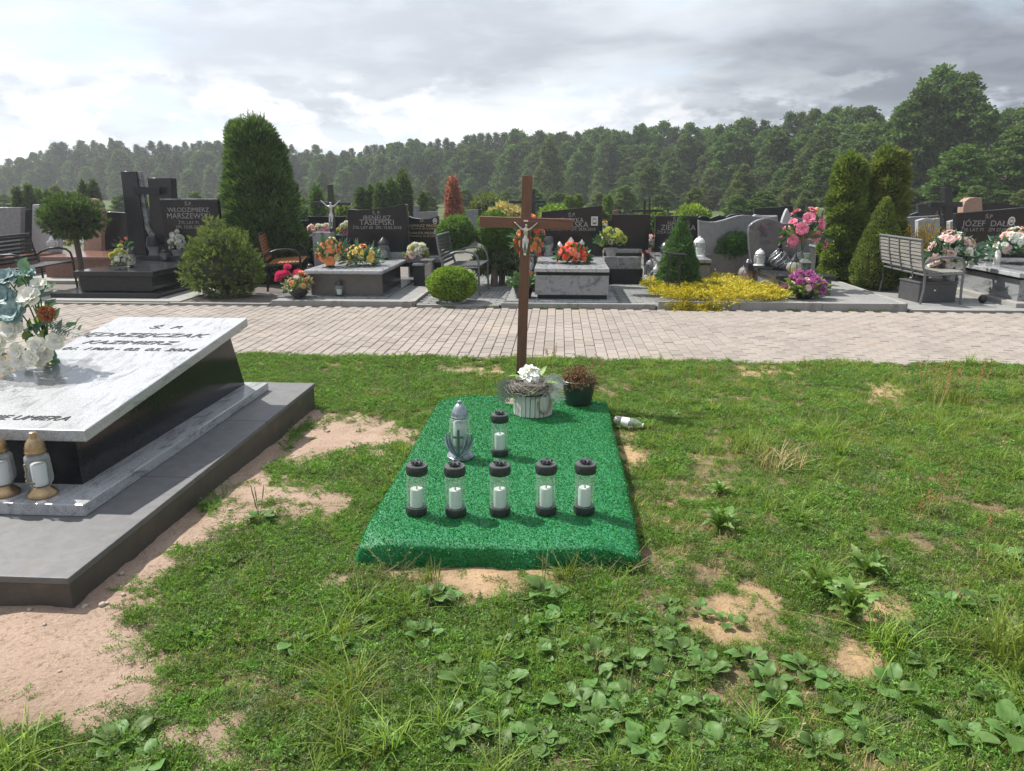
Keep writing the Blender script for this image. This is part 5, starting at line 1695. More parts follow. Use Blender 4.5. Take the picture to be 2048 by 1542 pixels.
# tall grey tomb
L_('waist', 'tall waisted lantern with dark cap on the tall grey tomb, on the wooden cross side', 1097, 473, 513, Z_I, M_silverm, M_frost, M_smoke, candle=False)
L_('waist', 'tall straight lantern with dark cap under the square portrait', 1186, 470, 511, Z_I, M_silverm, M_frost, M_smoke, candle=False)
L_('slim', 'slim white capped lantern between the waisted lantern and the red bouquet', 1119, 483, 514, Z_I, M_whitecap, M_smoke)
L_('slim', 'white capped lantern just behind the top of the red bouquet', 1141, 474, 512, Z_I, M_whitecap, M_smoke)
L_('slim', 'silver capped lantern behind the red bouquet towards the portrait', 1163, 478, 512, Z_I, M_silverm, M_smoke)
# plain black headstone
for px, lab in ((1249, 'small gold glass lantern on the grey pavers nearer the tall grey tomb'), (1260, 'small gold glass lantern on the grey pavers nearer the pink bouquet')):
    L_('slim', lab, px, 522, 546, .03, M_whitecap, M_yglass, group='pair of gold glass lanterns')
L_('globe', 'large clear globe lantern with white lid at the foot of the pink bouquet', 1312, 528, 561, .03, M_silverm, M_clear, M_whitecap)
L_('classic', 'ribbed grey lantern with white lid beside the clear globe lantern', 1300, 517, 552, .03, M_silverm, M_smoke, M_whitecap)
L_('classic', 'clear lantern with white lid behind the clear globe lantern', 1309, 515, 546, .03, M_silverm, M_clear, M_whitecap)
# cone spruce tomb
L_('classic', 'white lantern on the slab behind the cone spruce', 1397, 472, 513, Z_K, M_whitecap, M_clear)
L_('classic', 'grey lantern on the slab in front of the upright black headstone', 1330, 483, 512, Z_K, M_silverm, M_smoke)
L_('slim', 'grey slim lantern on the plot beside the cone spruce', 1398, 532, 557, .092, M_silverm, M_smoke)
L_('slim', 'small dark topped lantern on the plot before the grey tomb', 1413, 535, 559, .092, M_silverm, M_clear, M_blackmetal)
# shield shaped headstone tomb
L_('classic', 'white porcelain lantern at the edge of the shield shaped headstone', 1518, 497, 531, Z_Mf, M_whitecap, M_frost)
L_('drop', 'drop shaped lantern with white spiral bars on the low grey slab', 1556, 485, 539, Z_M, M_blackmetal, M_smoke)
L_('globe', 'yellow glass globe lantern with dark lid on the low grey slab', 1587, 508, 551, Z_M, M_blackmetal, M_yglass)
box_lantern('square pewter lantern with glass sides on the low grey slab', gp(1607, 549, Z_M), .17, H(1607, 516, 549, 11.2), mat('pewter', (.16, .16, .16), (.22, .22, .22), 30, .4, metal=.6))
L_('globe', 'amber glass globe lantern on the plot beside the low grey slab', 1493, 518, 563, .092, M_silverm, M_amber)
L_('globe', 'dark domed lantern behind the yellow glass lantern', 1600, 503, 536, Z_M, M_blackmetal, M_smoke)
# right tomb
L_('globe', 'round clear lantern on the pale slab beside the bouquet stand', 1953, 497, 525, Z_P, M_silverm, M_clear)
L_('classic', 'clear lantern with dark lid before the slanted black headstone', 1975, 483, 522, Z_P, M_blackmetal, M_clear)
L_('slim', 'white porcelain figure lantern on the edge of the pale slab', 1993, 498, 528, Z_P, M_whitecap, M_milk, candle=False)

# ---- flowers
FM = {}
def fl(kind, m, r=.05):
    k = (kind, m.name, r)
    if k not in FM:
        FM[k] = ruffle_mesh('bloom', m, r, 150, len(FM) + 1) if kind == 'ruffle' else flower_mesh('bloom', m, kind, r, len(FM) + 1)
    return FM[k]
def bouquet(label, p, dome, blooms, n, seed, leaf_m=None, leaf_n=150, leaf=(.10, .04), vase=None, lift_=0.0, size=1.0, flat=1.0, leaf_rad=1.1, bigleaf=0, cat='flowers'):
    """blooms spread over a dome (rx, ry, rz) raised by lift_ above the thing's base, greenery below them"""
    rnd = random.Random(seed)
    t = thing('bouquet', label, cat, p)
    c = Vector((0, 0, lift_))
    rx, ry, rz = dome
    spots = []
    ga = math.pi * (3 - 5 ** .5)
    for i in range(n):
        u = (i + .5) / n
        zz = 1 - u * flat
        rr = math.sqrt(max(0, 1 - zz * zz))
        a = i * ga + rnd.uniform(-.25, .25)
        d = Vector((rr * math.cos(a), rr * math.sin(a), zz))
        s = rnd.uniform(.75, 1.1)
        me = rnd.choice(blooms)
        spots.append((me, c + Vector((d.x * rx * s, d.y * ry * s, d.z * rz * s)), Vector((d.x / rx, d.y / ry - .4 / max(ry, .1) * .3, d.z / rz + .1)).normalized(), size * rnd.uniform(.8, 1.15)))
    put_flowers(t, spots, rnd)
    if leaf_n:
        obj('foliage', leaf_spray('foliage', leaf_m or M_leaf, c - Vector((0, 0, rz * .12)), leaf_n, (rx * leaf_rad, ry * leaf_rad, rz * .95), leaf[0], leaf[1], seed, up=.45), t)
    if bigleaf:
        lm = leaf_mesh('leaf', M_leaf_l if bigleaf > 0 else M_leaf, .22, .09, .25, .2, 6, 1.0)
        for k in range(abs(bigleaf)):
            a = 2 * math.pi * k / abs(bigleaf) + rnd.uniform(-.3, .3)
            o = obj('leaf', lm, t, loc=c + Vector((math.cos(a) * rx * .7, math.sin(a) * ry * .7, -rz * .1 * rnd.random())))
            o.rotation_euler = (rnd.uniform(.2, .9), 0, a - math.pi / 2)
    if vase:
        kind, m, r, h = vase
        prof = {'pot': [(r * .7, 0), (r * .72, h * .05), (r, h * .88), (r * 1.08, h * .9), (r * 1.08, h), (r * .9, h)],
                'vase': [(r * .8, 0), (r * .85, h * .05), (r * .55, h * .2), (r, h * .75), (r * .8, h), (r * .6, h)],
                'bowl': [(r * .6, 0), (r, h * .5), (r * 1.05, h), (r * .85, h)],
                'tall': [(r * 1.1, 0), (r, h * .04), (r, h), (r * .8, h)]}[kind]
        MB().lathe(prof, 20).build('vase' if kind != 'pot' else 'pot', m, t, 45)
    st = MB()
    for me, q, d, s in spots[::2]:
        st.tube([c * .5 + Vector((0, 0, .02)), c * .7 + q * .3, q], [.004, .004, .003], 4)
    tag(st.build('stems', M_stem, t), kind='stuff')
    return t
M_potgrey = mat('grey plant pot', (.22, .22, .22), (.30, .30, .30), 20, .6)
M_potblack = mat('black plant pot', (.015, .015, .016), (.025, .025, .026), 20, .4)
M_glassvase = glass_mat('green glass vase', (.55, .75, .45), .05, 1.2, .12)
W_, O_, Yw, Rd, Pk, Pp, Pu, Co, Li = M_petal_w, M_petal_or, M_petal_ye, M_petal_red, M_petal_pink, M_petal_pale, M_petal_pur, M_petal_coral, M_petal_lime
bouquet('white blossom pot plant in a grey cup on the dark pillar tomb', gp(358, 520, Z_B), (.13, .11, .26), [fl('ruffle', W_, .045), fl('open', W_, .04)], 34, 1, leaf_n=120, leaf=(.05, .02), vase=('pot', M_potgrey, .10, .17), lift_=.20)
bouquet('trailing yellow and white flowers against the stout black lantern', gp(243, 538, Z_B), (.10, .10, .22), [fl('ruffle', Li, .05), fl('open', W_, .045), fl('ruffle', W_, .035)], 22, 2, M_leaf_l, 80, (.07, .03), lift_=.10)
bouquet('green leaf sprig in a dark jar behind the stout lantern', gp(252, 524, Z_B), (.10, .08, .20), [fl('ruffle', Co, .025)], 3, 3, M_leaf_euc, 22, (.11, .06), vase=('bowl', M_potblack, .05, .10), lift_=.22)
bouquet('small pink and lime flowers on the red brown tomb', gp(143, 493, .42), (.24, .10, .12), [fl('ruffle', Pp, .06), fl('ruffle', Li, .06), fl('open', W_, .05)], 16, 4, leaf_n=60, lift_=.06)
bouquet('orange and yellow roses with ferns on the pale rounded slab', gp(722, 531, Z_F), (.23, .20, .20), [fl('rose', O_, .055), fl('rose', Yw, .055), fl('rose', Yw, .055), fl('rose', Yw, .055)], 36, 5, M_leaf_euc, 260, (.15, .035), lift_=.08, leaf_rad=1.25)
bouquet('salmon orange roses in a dark vase before the grey pedestal', gp(661, 534, Z_F), (.16, .13, .20), [fl('rose', O_, .068), fl('rose', M_petal_coral if False else mat('salmon petal', (.80, .33, .17), (.86, .48, .30), 60, .6, trans=.25), .07), fl('rose', O_, .068), fl('rose', mat('cream petal', (.72, .66, .36), None, 60, .6, trans=.25), .05)], 24, 6, M_leaf, 200, (.12, .04), vase=('vase', M_potblack, .08, .16), lift_=.20, flat=1.6)
bouquet('grey green fern spray beside the salmon roses', gp(686, 520, Z_F), (.12, .10, .30), [fl('ruffle', M_fern, .02)], 4, 7, M_fern, 200, (.12, .012), lift_=.08)
bouquet('pink geraniums and peach begonias in a black bowl by the plinth corner', gp(598, 594, Z_Fp), (.21, .18, .20), [fl('open', O_, .05), fl('open', Pp, .045), fl('ruffle', O_, .03)], 13, 8, mat('variegated leaf', (.10, .17, .05), (.34, .38, .18), 30, .6, trans=.2), 170, (.06, .045), vase=('bowl', M_potblack, .13, .12), lift_=.14)
T = bpy.data.objects[[o.name for o in COL.objects if o.get('label', '').startswith('pink geraniums')][0]]
for px, py, s in ((575, 535, 1.0), (561, 552, 1.4), (570, 549, 1.2), (597, 549, 1.4), (556, 560, .9)):
    q = at(px, py, 10.45) - T.location
    o = obj('flower', fl('ruffle', mat('magenta petal', (.75, .03, .18), (.85, .10, .30), 60, .6, trans=.2), .055), T, loc=q); o.scale = (s, s, s)
    MB().tube([(0, 0, .12), q], [.004, .003], 5).build('stem', M_stem, T)
bouquet('white and red flowers on the narrow slab of the portrait headstone', gp(834, 524, Z_G), (.17, .12, .20), [fl('ruffle', W_, .06), fl('rose', Pp, .06), fl('rose', Rd, .055), fl('ruffle', Li, .05)], 18, 9, M_leaf_l, 90, (.09, .03), lift_=.10)
bouquet('round mound of red and coral roses on the tall grey tomb', gp(1146, 527, Z_I), (.20, .18, .22), [fl('rose', Rd, .055), fl('rose', Rd, .052), fl('rose', mat('orange red petal', (.80, .13, .04), (.85, .30, .12), 60, .6, trans=.25), .052), fl('rose', Co, .05)], 62, 10, M_leaf, 170, (.12, .05), lift_=.07, leaf_rad=1.2)
bouquet('tall red and orange flower spray in a vase behind the wooden cross', at(1058, 545, 11.2) * 1.0, (.20, .14, .42), [fl('rose', Co, .062), fl('rose', O_, .06), fl('open', Rd, .075)], 30, 11, M_leaf, 180, (.13, .04), vase=('tall', mat('striped white vase', (.62, .62, .62), (.10, .10, .10), 28, .4, contrast=(.48, .52)), .07, .26), lift_=.42, flat=1.4)
bouquet('red geranium in a dark pot on the pale base corner', gp(1047, 596, .075), (.19, .17, .17), [fl('ruffle', Rd, .04)], 3, 12, mat('geranium leaf', (.05, .13, .04), (.11, .21, .07), 30, .6, trans=.2), 210, (.075, .06), vase=('pot', M_potblack, .14, .17), lift_=.20)
bouquet('coral begonia in a small dark square pot beside the tall grey tomb', gp(1224, 562, .03), (.10, .10, .13), [fl('open', Co, .045)], 11, 13, M_leaf_l, 70, (.07, .03), vase=('tall', M_potblack, .055, .16), lift_=.22)
bouquet('lime hydrangea and pink flowers in a pot beside the plain black headstone', gp(1222, 512, at(1246, 498, 12.75).z), (.17, .12, .17), [fl('ruffle', Li, .07), fl('ruffle', Li, .07), fl('open', Pp, .05)], 18, 14, M_leaf, 90, (.10, .05), vase=('pot', M_potgrey, .09, .12), lift_=.20)
bouquet('white yellow flower stick behind the lime hydrangea', at(1208, 498, 12.88), (.06, .06, .22), [fl('ruffle', Yw, .04), fl('open', W_, .035)], 8, 15, leaf_n=20, lift_=.28)
bouquet('pink and white peonies with broad leaves in a tall black vase', gp(1293, 551, .03), (.16, .13, .22), [fl('ruffle', Pk, .075), fl('ruffle', Pk, .075), fl('rose', Pp, .06), fl('rose', W_, .05)], 20, 16, M_leaf_euc, 60, (.12, .05), vase=('tall', M_potblack, .05, .40), lift_=.50, flat=1.5, bigleaf=-5)
bouquet('white and pink flowers on the slab behind the cone spruce', gp(1347, 512, Z_K), (.18, .12, .15), [fl('rose', W_, .06), fl('open', Pp, .06), fl('rose', Co, .05)], 12, 17, M_leaf, 70, (.10, .05), lift_=.12)
bouquet('tall pink rose arrangement in a green glass vase on the low grey slab', gp(1601, 541, Z_M), (.30, .22, .40), [fl('rose', mat('hot pink petal', (.80, .12, .30), (.90, .42, .55), 50, .6, trans=.25), .085)], 15, 18, M_leaf, 120, (.15, .06), vase=('vase', M_glassvase, .13, .24), lift_=.50, flat=1.35, bigleaf=9)
bouquet('purple and lilac flowers with yellow green leaves at the foot of the low grey tomb', gp(1607, 597, .092), (.24, .17, .20), [fl('ruffle', Pu, .075), fl('open', mat('lilac petal', (.62, .36, .58), (.80, .62, .76), 50, .6, trans=.25), .075), fl('ruffle', Pu, .07), fl('rose', Pp, .055)], 20, 19, M_leaf_l, 110, (.16, .06), lift_=.12, vase=('bowl', M_potblack, .14, .10), bigleaf=9)
bouquet('standing bouquet of pale pink and white roses with eucalyptus beside the bench', Vector((at(1903, 520, 11.2).x, 11.2, .014)), (.29, .20, .32), [fl('rose', Pp, .075), fl('rose', W_, .07), fl('rose', Pp, .075), fl('open', W_, .06)], 46, 20, M_leaf_euc, 330, (.14, .06), vase=('tall', M_potgrey, .08, .38), lift_=.60, flat=1.5, leaf_rad=1.15, bigleaf=6)
bouquet('broad bouquet of white and salmon roses on the pale slab', gp(2030, 527, Z_P), (.36, .22, .30), [fl('rose', Pp, .075), fl('rose', W_, .07), fl('rose', mat('blush petal', (.80, .42, .36), (.86, .62, .54), 60, .6, trans=.25), .075), fl('open', W_, .06)], 46, 21, M_leaf_euc, 330, (.14, .05), lift_=.20, leaf_rad=1.2, bigleaf=6)
bouquet('pink and white flowers on the black tomb behind the slim metal cross', at(640, 470, 13.5), (.22, .12, .14), [fl('ruffle', W_, .06), fl('rose', Pk, .06), fl('rose', Pp, .06)], 16, 22, leaf_n=50, lift_=.03)
bouquet('white and pink flowers between the slim metal cross and the curved headstone', at(690, 468, 13.6), (.12, .10, .16), [fl('ruffle', W_, .06), fl('open', Pk, .06), fl('ruffle', Li, .06)], 12, 23, leaf_n=50, lift_=.03)
bouquet('white flowers between the pink roses and the thuja pair', at(1648, 490, 13.6), (.20, .12, .25), [fl('rose', W_, .06), fl('rose', Pp, .06)], 22, 24, leaf_n=60, lift_=.10)
bouquet('small magenta and white flowers behind the two ball topiary', at(1010, 492, 13.8), (.12, .08, .12), [fl('rose', Pk, .06), fl('rose', W_, .05)], 10, 25, leaf_n=30, lift_=.05)
# pots that stand in the air of the second row need something under them: low grey pedestals
def pedestal(label, px, py, Y, w=.3):
    p = at(px, py, Y)
    t = thing('pedestal', label, 'pedestal', (p.x, p.y, 0))
    MB().box(-w / 2, w / 2, -w / 2, w / 2, 0, p.z - .03).build('block', M_black2, t, bevel=.005)
    MB().box(-w / 2 - .02, w / 2 + .02, -w / 2 - .02, w / 2 + .02, p.z - .03, p.z).build('top', M_palegrey, t, bevel=.004)
pedestal('grey pedestal under the pink and white flowers behind the slim cross', 640, 470, 13.5, .4)
pedestal('grey pedestal under the flowers between the slim cross and the curved headstone', 690, 468, 13.6, .25)
pedestal('grey pedestal under the white flowers by the thuja pair', 1648, 490, 13.6, .35)
pedestal('grey pedestal behind the two ball topiary', 1010, 492, 13.8, .25)
pedestal('small stone pedestal under the tall red flower spray', 1058, 545, 11.2, .18)

# ---- benches
def bench(label, loc, rz, length, m_slat, m_frame, straps=0, n_back=8, group=None):
    t = thing('bench', label, 'bench', loc, rz, group)
    hl = length / 2
    for s in (-1, 1):
        y = s * hl
        MB().tube([(-.24, y, 0), (-.215, y, .20), (-.225, y, .40), (-.265, y, .52), (-.30, y, .68), (-.325, y, .86)], .017, 8).build('back_leg', m_frame, t, 60)
        arc = [(.30, y, 0), (.285, y, .25), (.285, y, .48), (.265, y, .575), (.21, y, .625), (.10, y, .645), (-.05, y, .635), (-.18, y, .59), (-.275, y, .52)]
        MB().tube(arc, .017, 8).build('front_leg_and_armrest', m_frame, t, 60)
        MB().tube([(-.225, y, .40), (-.10, y, .395), (.10, y, .41), (.285, y, .415)], .015, 8).build('seat_rail', m_frame, t, 60)
    for k in range(9):
        x = -.19 + .057 * k
        z = .402 + .02 * (k / 8)
        MB().box(x, x + .045, -hl, hl, z + .012, z + .030).build('slat', m_slat, t, bevel=.003)
    for k in range(n_back):
        u = (k + .7) / n_back
        z = .44 + .40 * u
        x = np.interp(z, [.40, .52, .68, .86], [-.225, -.265, -.30, -.325])
        MB().box(x - .008, x + .010, -hl, hl, z - .019, z + .019).build('slat', m_slat, t, bevel=.003)
    MB().tube([(-.325, -hl - .01, .865), (-.325, hl + .01, .865)], .019, 8).build('top_rail', m_frame, t, 60)
    MB().tube([(-.225, -hl, .395), (-.225, hl, .395)], .015, 8).build('cross_rail', m_frame, t, 60)
    for k in range(straps):
        y = -hl + length * (k + 1) / (straps + 1)
        MB().tube([(-.240, y, .40), (-.278, y, .52), (-.313, y, .68), (-.338, y, .86)], .010, 6).build('back_strap', m_frame, t, 60)
    return t
M_bframe = mat('grey bench metal', (.13, .14, .145), (.17, .18, .185), 20, .4, metal=.3)
M_bslat = mat('weathered grey slat', (.17, .165, .15), (.26, .25, .225), 12, .7, stretch=(4, .5, 4), bump=.2)
M_bdark = mat('dark grey slat', (.06, .062, .066), (.09, .092, .098), 12, .5, stretch=(4, .5, 4))
M_bblack = mat('black bench slat', (.018, .018, .02), (.035, .035, .04), 12, .4)
M_bwood = mat('orange stained wood', (.30, .11, .035), (.40, .16, .055), 12, .5, stretch=(4, .5, 4), bump=.2)
bench('weathered grey slatted bench with curved arms and a dark box under it', (5.20, 11.26, .014), .02, 1.30, M_bslat, M_bframe, 3)
bench('grey metal bench with curved armrests behind the low round box bush', (-1.42, 11.35, .03), -.06, .85, M_bdark, M_bframe, 0)
bench('dark bench facing the other one across the topiary trunk', (-.62, 12.6, .03), math.pi - .1, .85, M_bdark, M_bframe, 0)
bench('black slatted bench by the red brown tomb', (-7.95, 10.95, .0), .12, 1.3, M_bblack, M_blackmetal, 0, 7)
bench('orange brown wooden bench half hidden under the clipped thuja', (-4.42, 12.0, .006), .25, 1.1, M_bwood, M_blackmetal, 0)
def storage_box():
    a = gp(1803, 595, .014); 
    t = thing('storage_box', 'dark grey storage box with round lock under the slatted bench', 'box', (5.25, 10.98, .014), .12)
    MB().box(-.27, .27, -.20, .30, 0, .26).build('case', mat('dark grey box', (.055, .055, .058), (.075, .075, .078), 20, .5), t, bevel=.006)
    MB().box(-.28, .28, -.21, .31, .262, .285).build('lid', M_bdark, t, bevel=.005)
    MB().lathe([(.016, 0), (.016, .008), (.010, .010)], 14).xf(Matrix.Translation((-.05, -.2005, .17)) @ Matrix.Rotation(R(90), 4, 'X')).build('lock', M_silverm, t)
storage_box()
def stone_ball():
    p = gp(1964, 606, .014)
    t = thing('ornament_ball', 'small shiny black ball on the plot beside the pale tomb base', 'ball', p)
    MB().ball((0, 0, .055), .055, 20, 14).build('ball', M_blackmetal, t, 180)
    MB().lathe([(.03, 0), (.028, .012), (.02, .014)], 14).build('foot', M_blackmetal, t, 50)
stone_ball()
def lamp_stand():
    a = at(1345, 580, 11.0)
    t = thing('metal_stand', 'slim black metal stand with curved top plate before the cone spruce', 'stand', (a.x, a.y, .09))
    h = at(1345, 512, a.y).z - .09
    w = .075
    for sx in (-1, 1):
        for sy in (-1, 1):
            MB().box(sx * w - .008, sx * w + .008, sy * .09 - .008, sy * .09 + .008, 0, h).build('leg', M_blackmetal, t)
    MB().box(-w, w, -.098, -.082, h * .30, h * .33).build('rail', M_blackmetal, t)
    rows = [[(x * .17 - .17 * .0, y, h + .02 + .035 * abs(x) ** 2 * (1 if x < 0 else -.4)) for y in (-.12, .12)] for x in np.linspace(-1, 1, 9)]
    mb = MB().grid(rows)
    o = mb.build('top_plate', M_blackmetal, t, 60)
    sd = o.modifiers.new('thick', 'SOLIDIFY'); sd.thickness = .02
lamp_stand()
# ------------------------------------------------------------------ clipped shrubs and conifers in the row
def leafmat(name, c1, c2, trans=.36, vary=.12, scale=6):
    if scale == 6: c1, c2 = tuple(c * 1.75 for c in c1), tuple(c * 1.75 for c in c2)
    return mat(name, c1, c2, scale, .6, trans=trans, spec=.25, vary=vary)
M_thuja = leafmat('thuja green', (.030, .058, .016), (.075, .120, .030))
M_thuja_y = leafmat('golden thuja green', (.050, .090, .018), (.125, .165, .032))
M_pine = leafmat('mugo pine needle', (.062, .112, .030), (.135, .190, .050))
M_pine_d = leafmat('dark pine needle', (.035, .070, .022), (.075, .120, .032))
M_box = leafmat('bright box leaf', (.085, .165, .020), (.17, .26, .040))
M_spruce = leafmat('small spruce needle', (.030, .070, .022), (.070, .125, .038))
M_gjun = leafmat('yellow juniper', (.24, .19, .012), (.36, .27, .022), .25)
M_gjun2 = leafmat('yellow green juniper', (.11, .13, .015), (.20, .20, .02), .25)
M_yshrub = leafmat('yellow leaved shrub', (.30, .19, .015), (.42, .29, .035), .3)
M_bark = mat('grey brown bark', (.10, .075, .055), (.17, .13, .10), 30, .9, bump=.8, bscale=50, stretch=(1, 1, .3))
M_redth = leafmat('dead red thuja', (.20, .07, .045), (.30, .12, .08))
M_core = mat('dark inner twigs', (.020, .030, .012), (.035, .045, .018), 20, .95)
def crown_mesh(name, pts, nrm, m, length, width, seed, spread=.7, bend=.3, jitter=0.0):
    rs = RS(seed)
    a, b, c = frames(len(pts), rs, nrm, spread)
    s = rs.uniform(.65, 1.3, len(pts))
    P = pts + rs.normal(size=pts.shape) * jitter
    v, q = leaf_cards(P, a, b, length * s, width * s, c, bend)
    return fast_mesh(name, v, q, m)
def shell_points(n, seed, prof, lump=.10, lump_sc=4.0, depth=.12):
    """points on a lumpy turned body; prof(u) -> (radius, z) for u in 0..1; returns points and outward normals"""
    rs = RS(seed)
    us = np.linspace(0, 1, 60)
    rz = np.array([prof(u) for u in us])
    area = (rz[:, 0] + .02)
    cdf = np.cumsum(area); cdf /= cdf[-1]
    u = np.interp(rs.rand(n), cdf, us)
    r = np.interp(u, us, rz[:, 0]); z = np.interp(u, us, rz[:, 1])
    a = rs.uniform(0, 2 * math.pi, n)
    dr = np.gradient(rz[:, 0]); dz = np.gradient(rz[:, 1])
    nx = np.interp(u, us, dz); nz = -np.interp(u, us, dr)
    ln = np.hypot(nx, nz) + 1e-6
    nx, nz = nx / ln, nz / ln
    lm = np.array([mnoise.noise(Vector((math.cos(q) * w * lump_sc + seed, math.sin(q) * w * lump_sc, zz * lump_sc))) for q, w, zz in zip(a, r, z)])
    k = 1 + lump * lm * 2 - depth * rs.rand(n) ** 2
    P = np.stack([np.cos(a) * r * k, np.sin(a) * r * k, z + nz * lump * lm * .3], axis=1)
    Nn = np.stack([np.cos(a) * nx, np.sin(a) * nx, nz], axis=1)
    return P, Nn
def shrub(name, label, cat, loc, prof, n, m, leaf, seed, lump=.10, lump_sc=4.0, trunk=.04, trunk_h=.2, spread=.7, up=0.0, scale=1.0, core=.80, group=None, rz=0.0, depth=.12):
    t = thing(name, label, cat, loc, rz, group)
    P, Nn = shell_points(n, seed, prof, lump, lump_sc, depth)
    Nn = Nn + np.array([0, 0, up])
    obj('crown', crown_mesh('crown', P, Nn, m, leaf[0], leaf[1], seed, spread), t)
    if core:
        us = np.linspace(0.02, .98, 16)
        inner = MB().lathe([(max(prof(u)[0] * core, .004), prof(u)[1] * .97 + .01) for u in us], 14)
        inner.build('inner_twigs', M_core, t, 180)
    z0 = prof(0.0)[1]
    MB().tube([(0, 0, -.03), (.01, .0, trunk_h * .5), (0, 0, max(trunk_h, z0 + .05))], [trunk * 1.25, trunk, trunk * .8], 10).build('trunk', M_bark, t, 60)
    return t
def ball_prof(r, zc, sq=1.0, flatb=1.0):
    def f(u):
        a = -math.pi / 2 + math.pi * u
        return (r * max(math.cos(a), 0) ** .9, zc + r * sq * math.sin(a) * (flatb if a < 0 else 1))
    return f
def cone_prof(r, h, z0=.03, p=.85, belly=.12, tip=.0):
    def f(u):
        rr = r * (1 - u) ** p * (1 if u > belly else .55 + .45 * (u / belly)) + tip * r * (1 - u ** 6)
        return (max(rr, .0), z0 + (h - z0) * u)
    return f
# big clipped thuja left of centre
b = gp(545, 562, .0); Yb = b.y
def prof_big(u):
    h = at(520, 243, Yb).z
    return (np.interp(u, [0, .03, .12, .35, .60, .78, .88, .95, .985, 1], [.34, .55, .60, .56, .49, .42, .36, .29, .19, .0]), .05 + (h - .05) * u)
T = shrub('thuja_tree', 'big dark column thuja with feathery top behind the clipped pine bush', 'tree', (at(538, 500, Yb).x, Yb, 0), prof_big, 26000, M_thuja, (.125, .026), 31, .15, 3.4, .08, .4, .55, .9, core=.82)
T.rotation_euler = (0, -.055, 0)
rs = RS(5); pts = []; nn = []
for k in range(90):                                       # loose shoots sticking out of the top
    a = rs.uniform(0, 6.28); r = rs.uniform(0, .30); h = at(520, 243, Yb).z - .20 - r * r * .9 + rs.uniform(-.05, .12)
    for j in range(16):
        pts.append((math.cos(a) * r + rs.normal() * .008, math.sin(a) * r + rs.normal() * .008, h - .08 + j * .021)); nn.append((rs.normal() * .4, rs.normal() * .4, 1.2))
obj('top_shoots', crown_mesh('top_shoots', np.array(pts), np.array(nn), M_thuja, .06, .014, 6, .4), T)
# mugo pine bush: several rounded masses
def lobed(name, label, cat, loc, lobes, n, m, leaf, seed, trunk=.05, trunk_h=.3, lump=.14, spread=.6, up=.4, core=.8, lump_sc=7, tuft=0):
    t = thing(name, label, cat, loc)
    tot = sum(l[3] ** 2 for l in lobes)
    PP, NN = [], []
    cm = MB()
    for i, (x, y, z, r, sq) in enumerate(lobes):
        k = int(n * r * r / tot)
        P, Nn = shell_points(k, seed + i, ball_prof(r, 0, sq), lump, lump_sc / max(r, .1) * .3, .16)
        PP.append(P + np.array([x, y, z])); NN.append(Nn + np.array([0, 0, up]))
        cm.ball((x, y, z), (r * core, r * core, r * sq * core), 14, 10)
    PP, NN = np.concatenate(PP), np.concatenate(NN)
    if tuft:                                     # needles gathered in shoots
        rs = RS(seed)
        PP, NN = PP[::tuft], NN[::tuft]
        NN = NN / (np.linalg.norm(NN, axis=1)[:, None] + 1e-6)
        PP = np.repeat(PP, tuft, axis=0) + np.repeat(NN, tuft, axis=0) * rs.uniform(0, .055, (len(PP) * tuft, 1))
        NN = np.repeat(NN, tuft, axis=0) * 1.1
    obj('crown', crown_mesh('crown', PP, NN, m, leaf[0], leaf[1], seed, spread), t)
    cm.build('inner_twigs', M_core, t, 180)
    MB().tube([(0, 0, -.03), (.02, 0, trunk_h * .5), (0, 0, trunk_h)], [trunk * 1.3, trunk, trunk], 10).build('trunk', M_bark, t, 60)
    for i, (x, y, z, r, sq) in enumerate(lobes[:6]):
        MB().tube([(0, 0, trunk_h * .8), (x * .5, y * .5, (trunk_h + z) * .5), (x, y, z)], [trunk * .7, trunk * .5, trunk * .3], 6).build('branch', M_bark, t, 60)
    return t
p = gp(450, 592, .01)
lobed('pine_bush', 'rounded mugo pine bush with pale shoot tips at the path kerb', 'bush', (p.x, p.y, 0), [(0, 0, .40, .46, .82), (-.26, -.02, .40, .28, .95), (.27, -.05, .38, .29, .95), (-.03, 0, .72, .33, .8), (-.10, .05, .98, .14, .9), (.11, .02, .66, .32, .8), (-.24, 0, .62, .22, .8), (.31, -.05, .55, .20, .8)], 26000, M_pine, (.055, .010), 41, .06, .3, .2, .45, .55, tuft=13)
p = gp(145, 545, .0); Yp = 11.9
zc = at(145, 434, Yp)
lobed('globe_pine', 'globe headed pine on a bare stem by the red brown tomb', 'tree', (zc.x, Yp, 0), [(0, 0, zc.z - .02, .40, .72), (-.18, -.05, zc.z - .05, .28, .8), (.22, 0, zc.z, .27, .8), (.02, -.1, zc.z + .10, .30, .7), (-.22, 0, zc.z + .05, .22, .8)], 18000, M_pine_d, (.055, .010), 43, .045, zc.z - .2, .15, .45, .5, tuft=13)
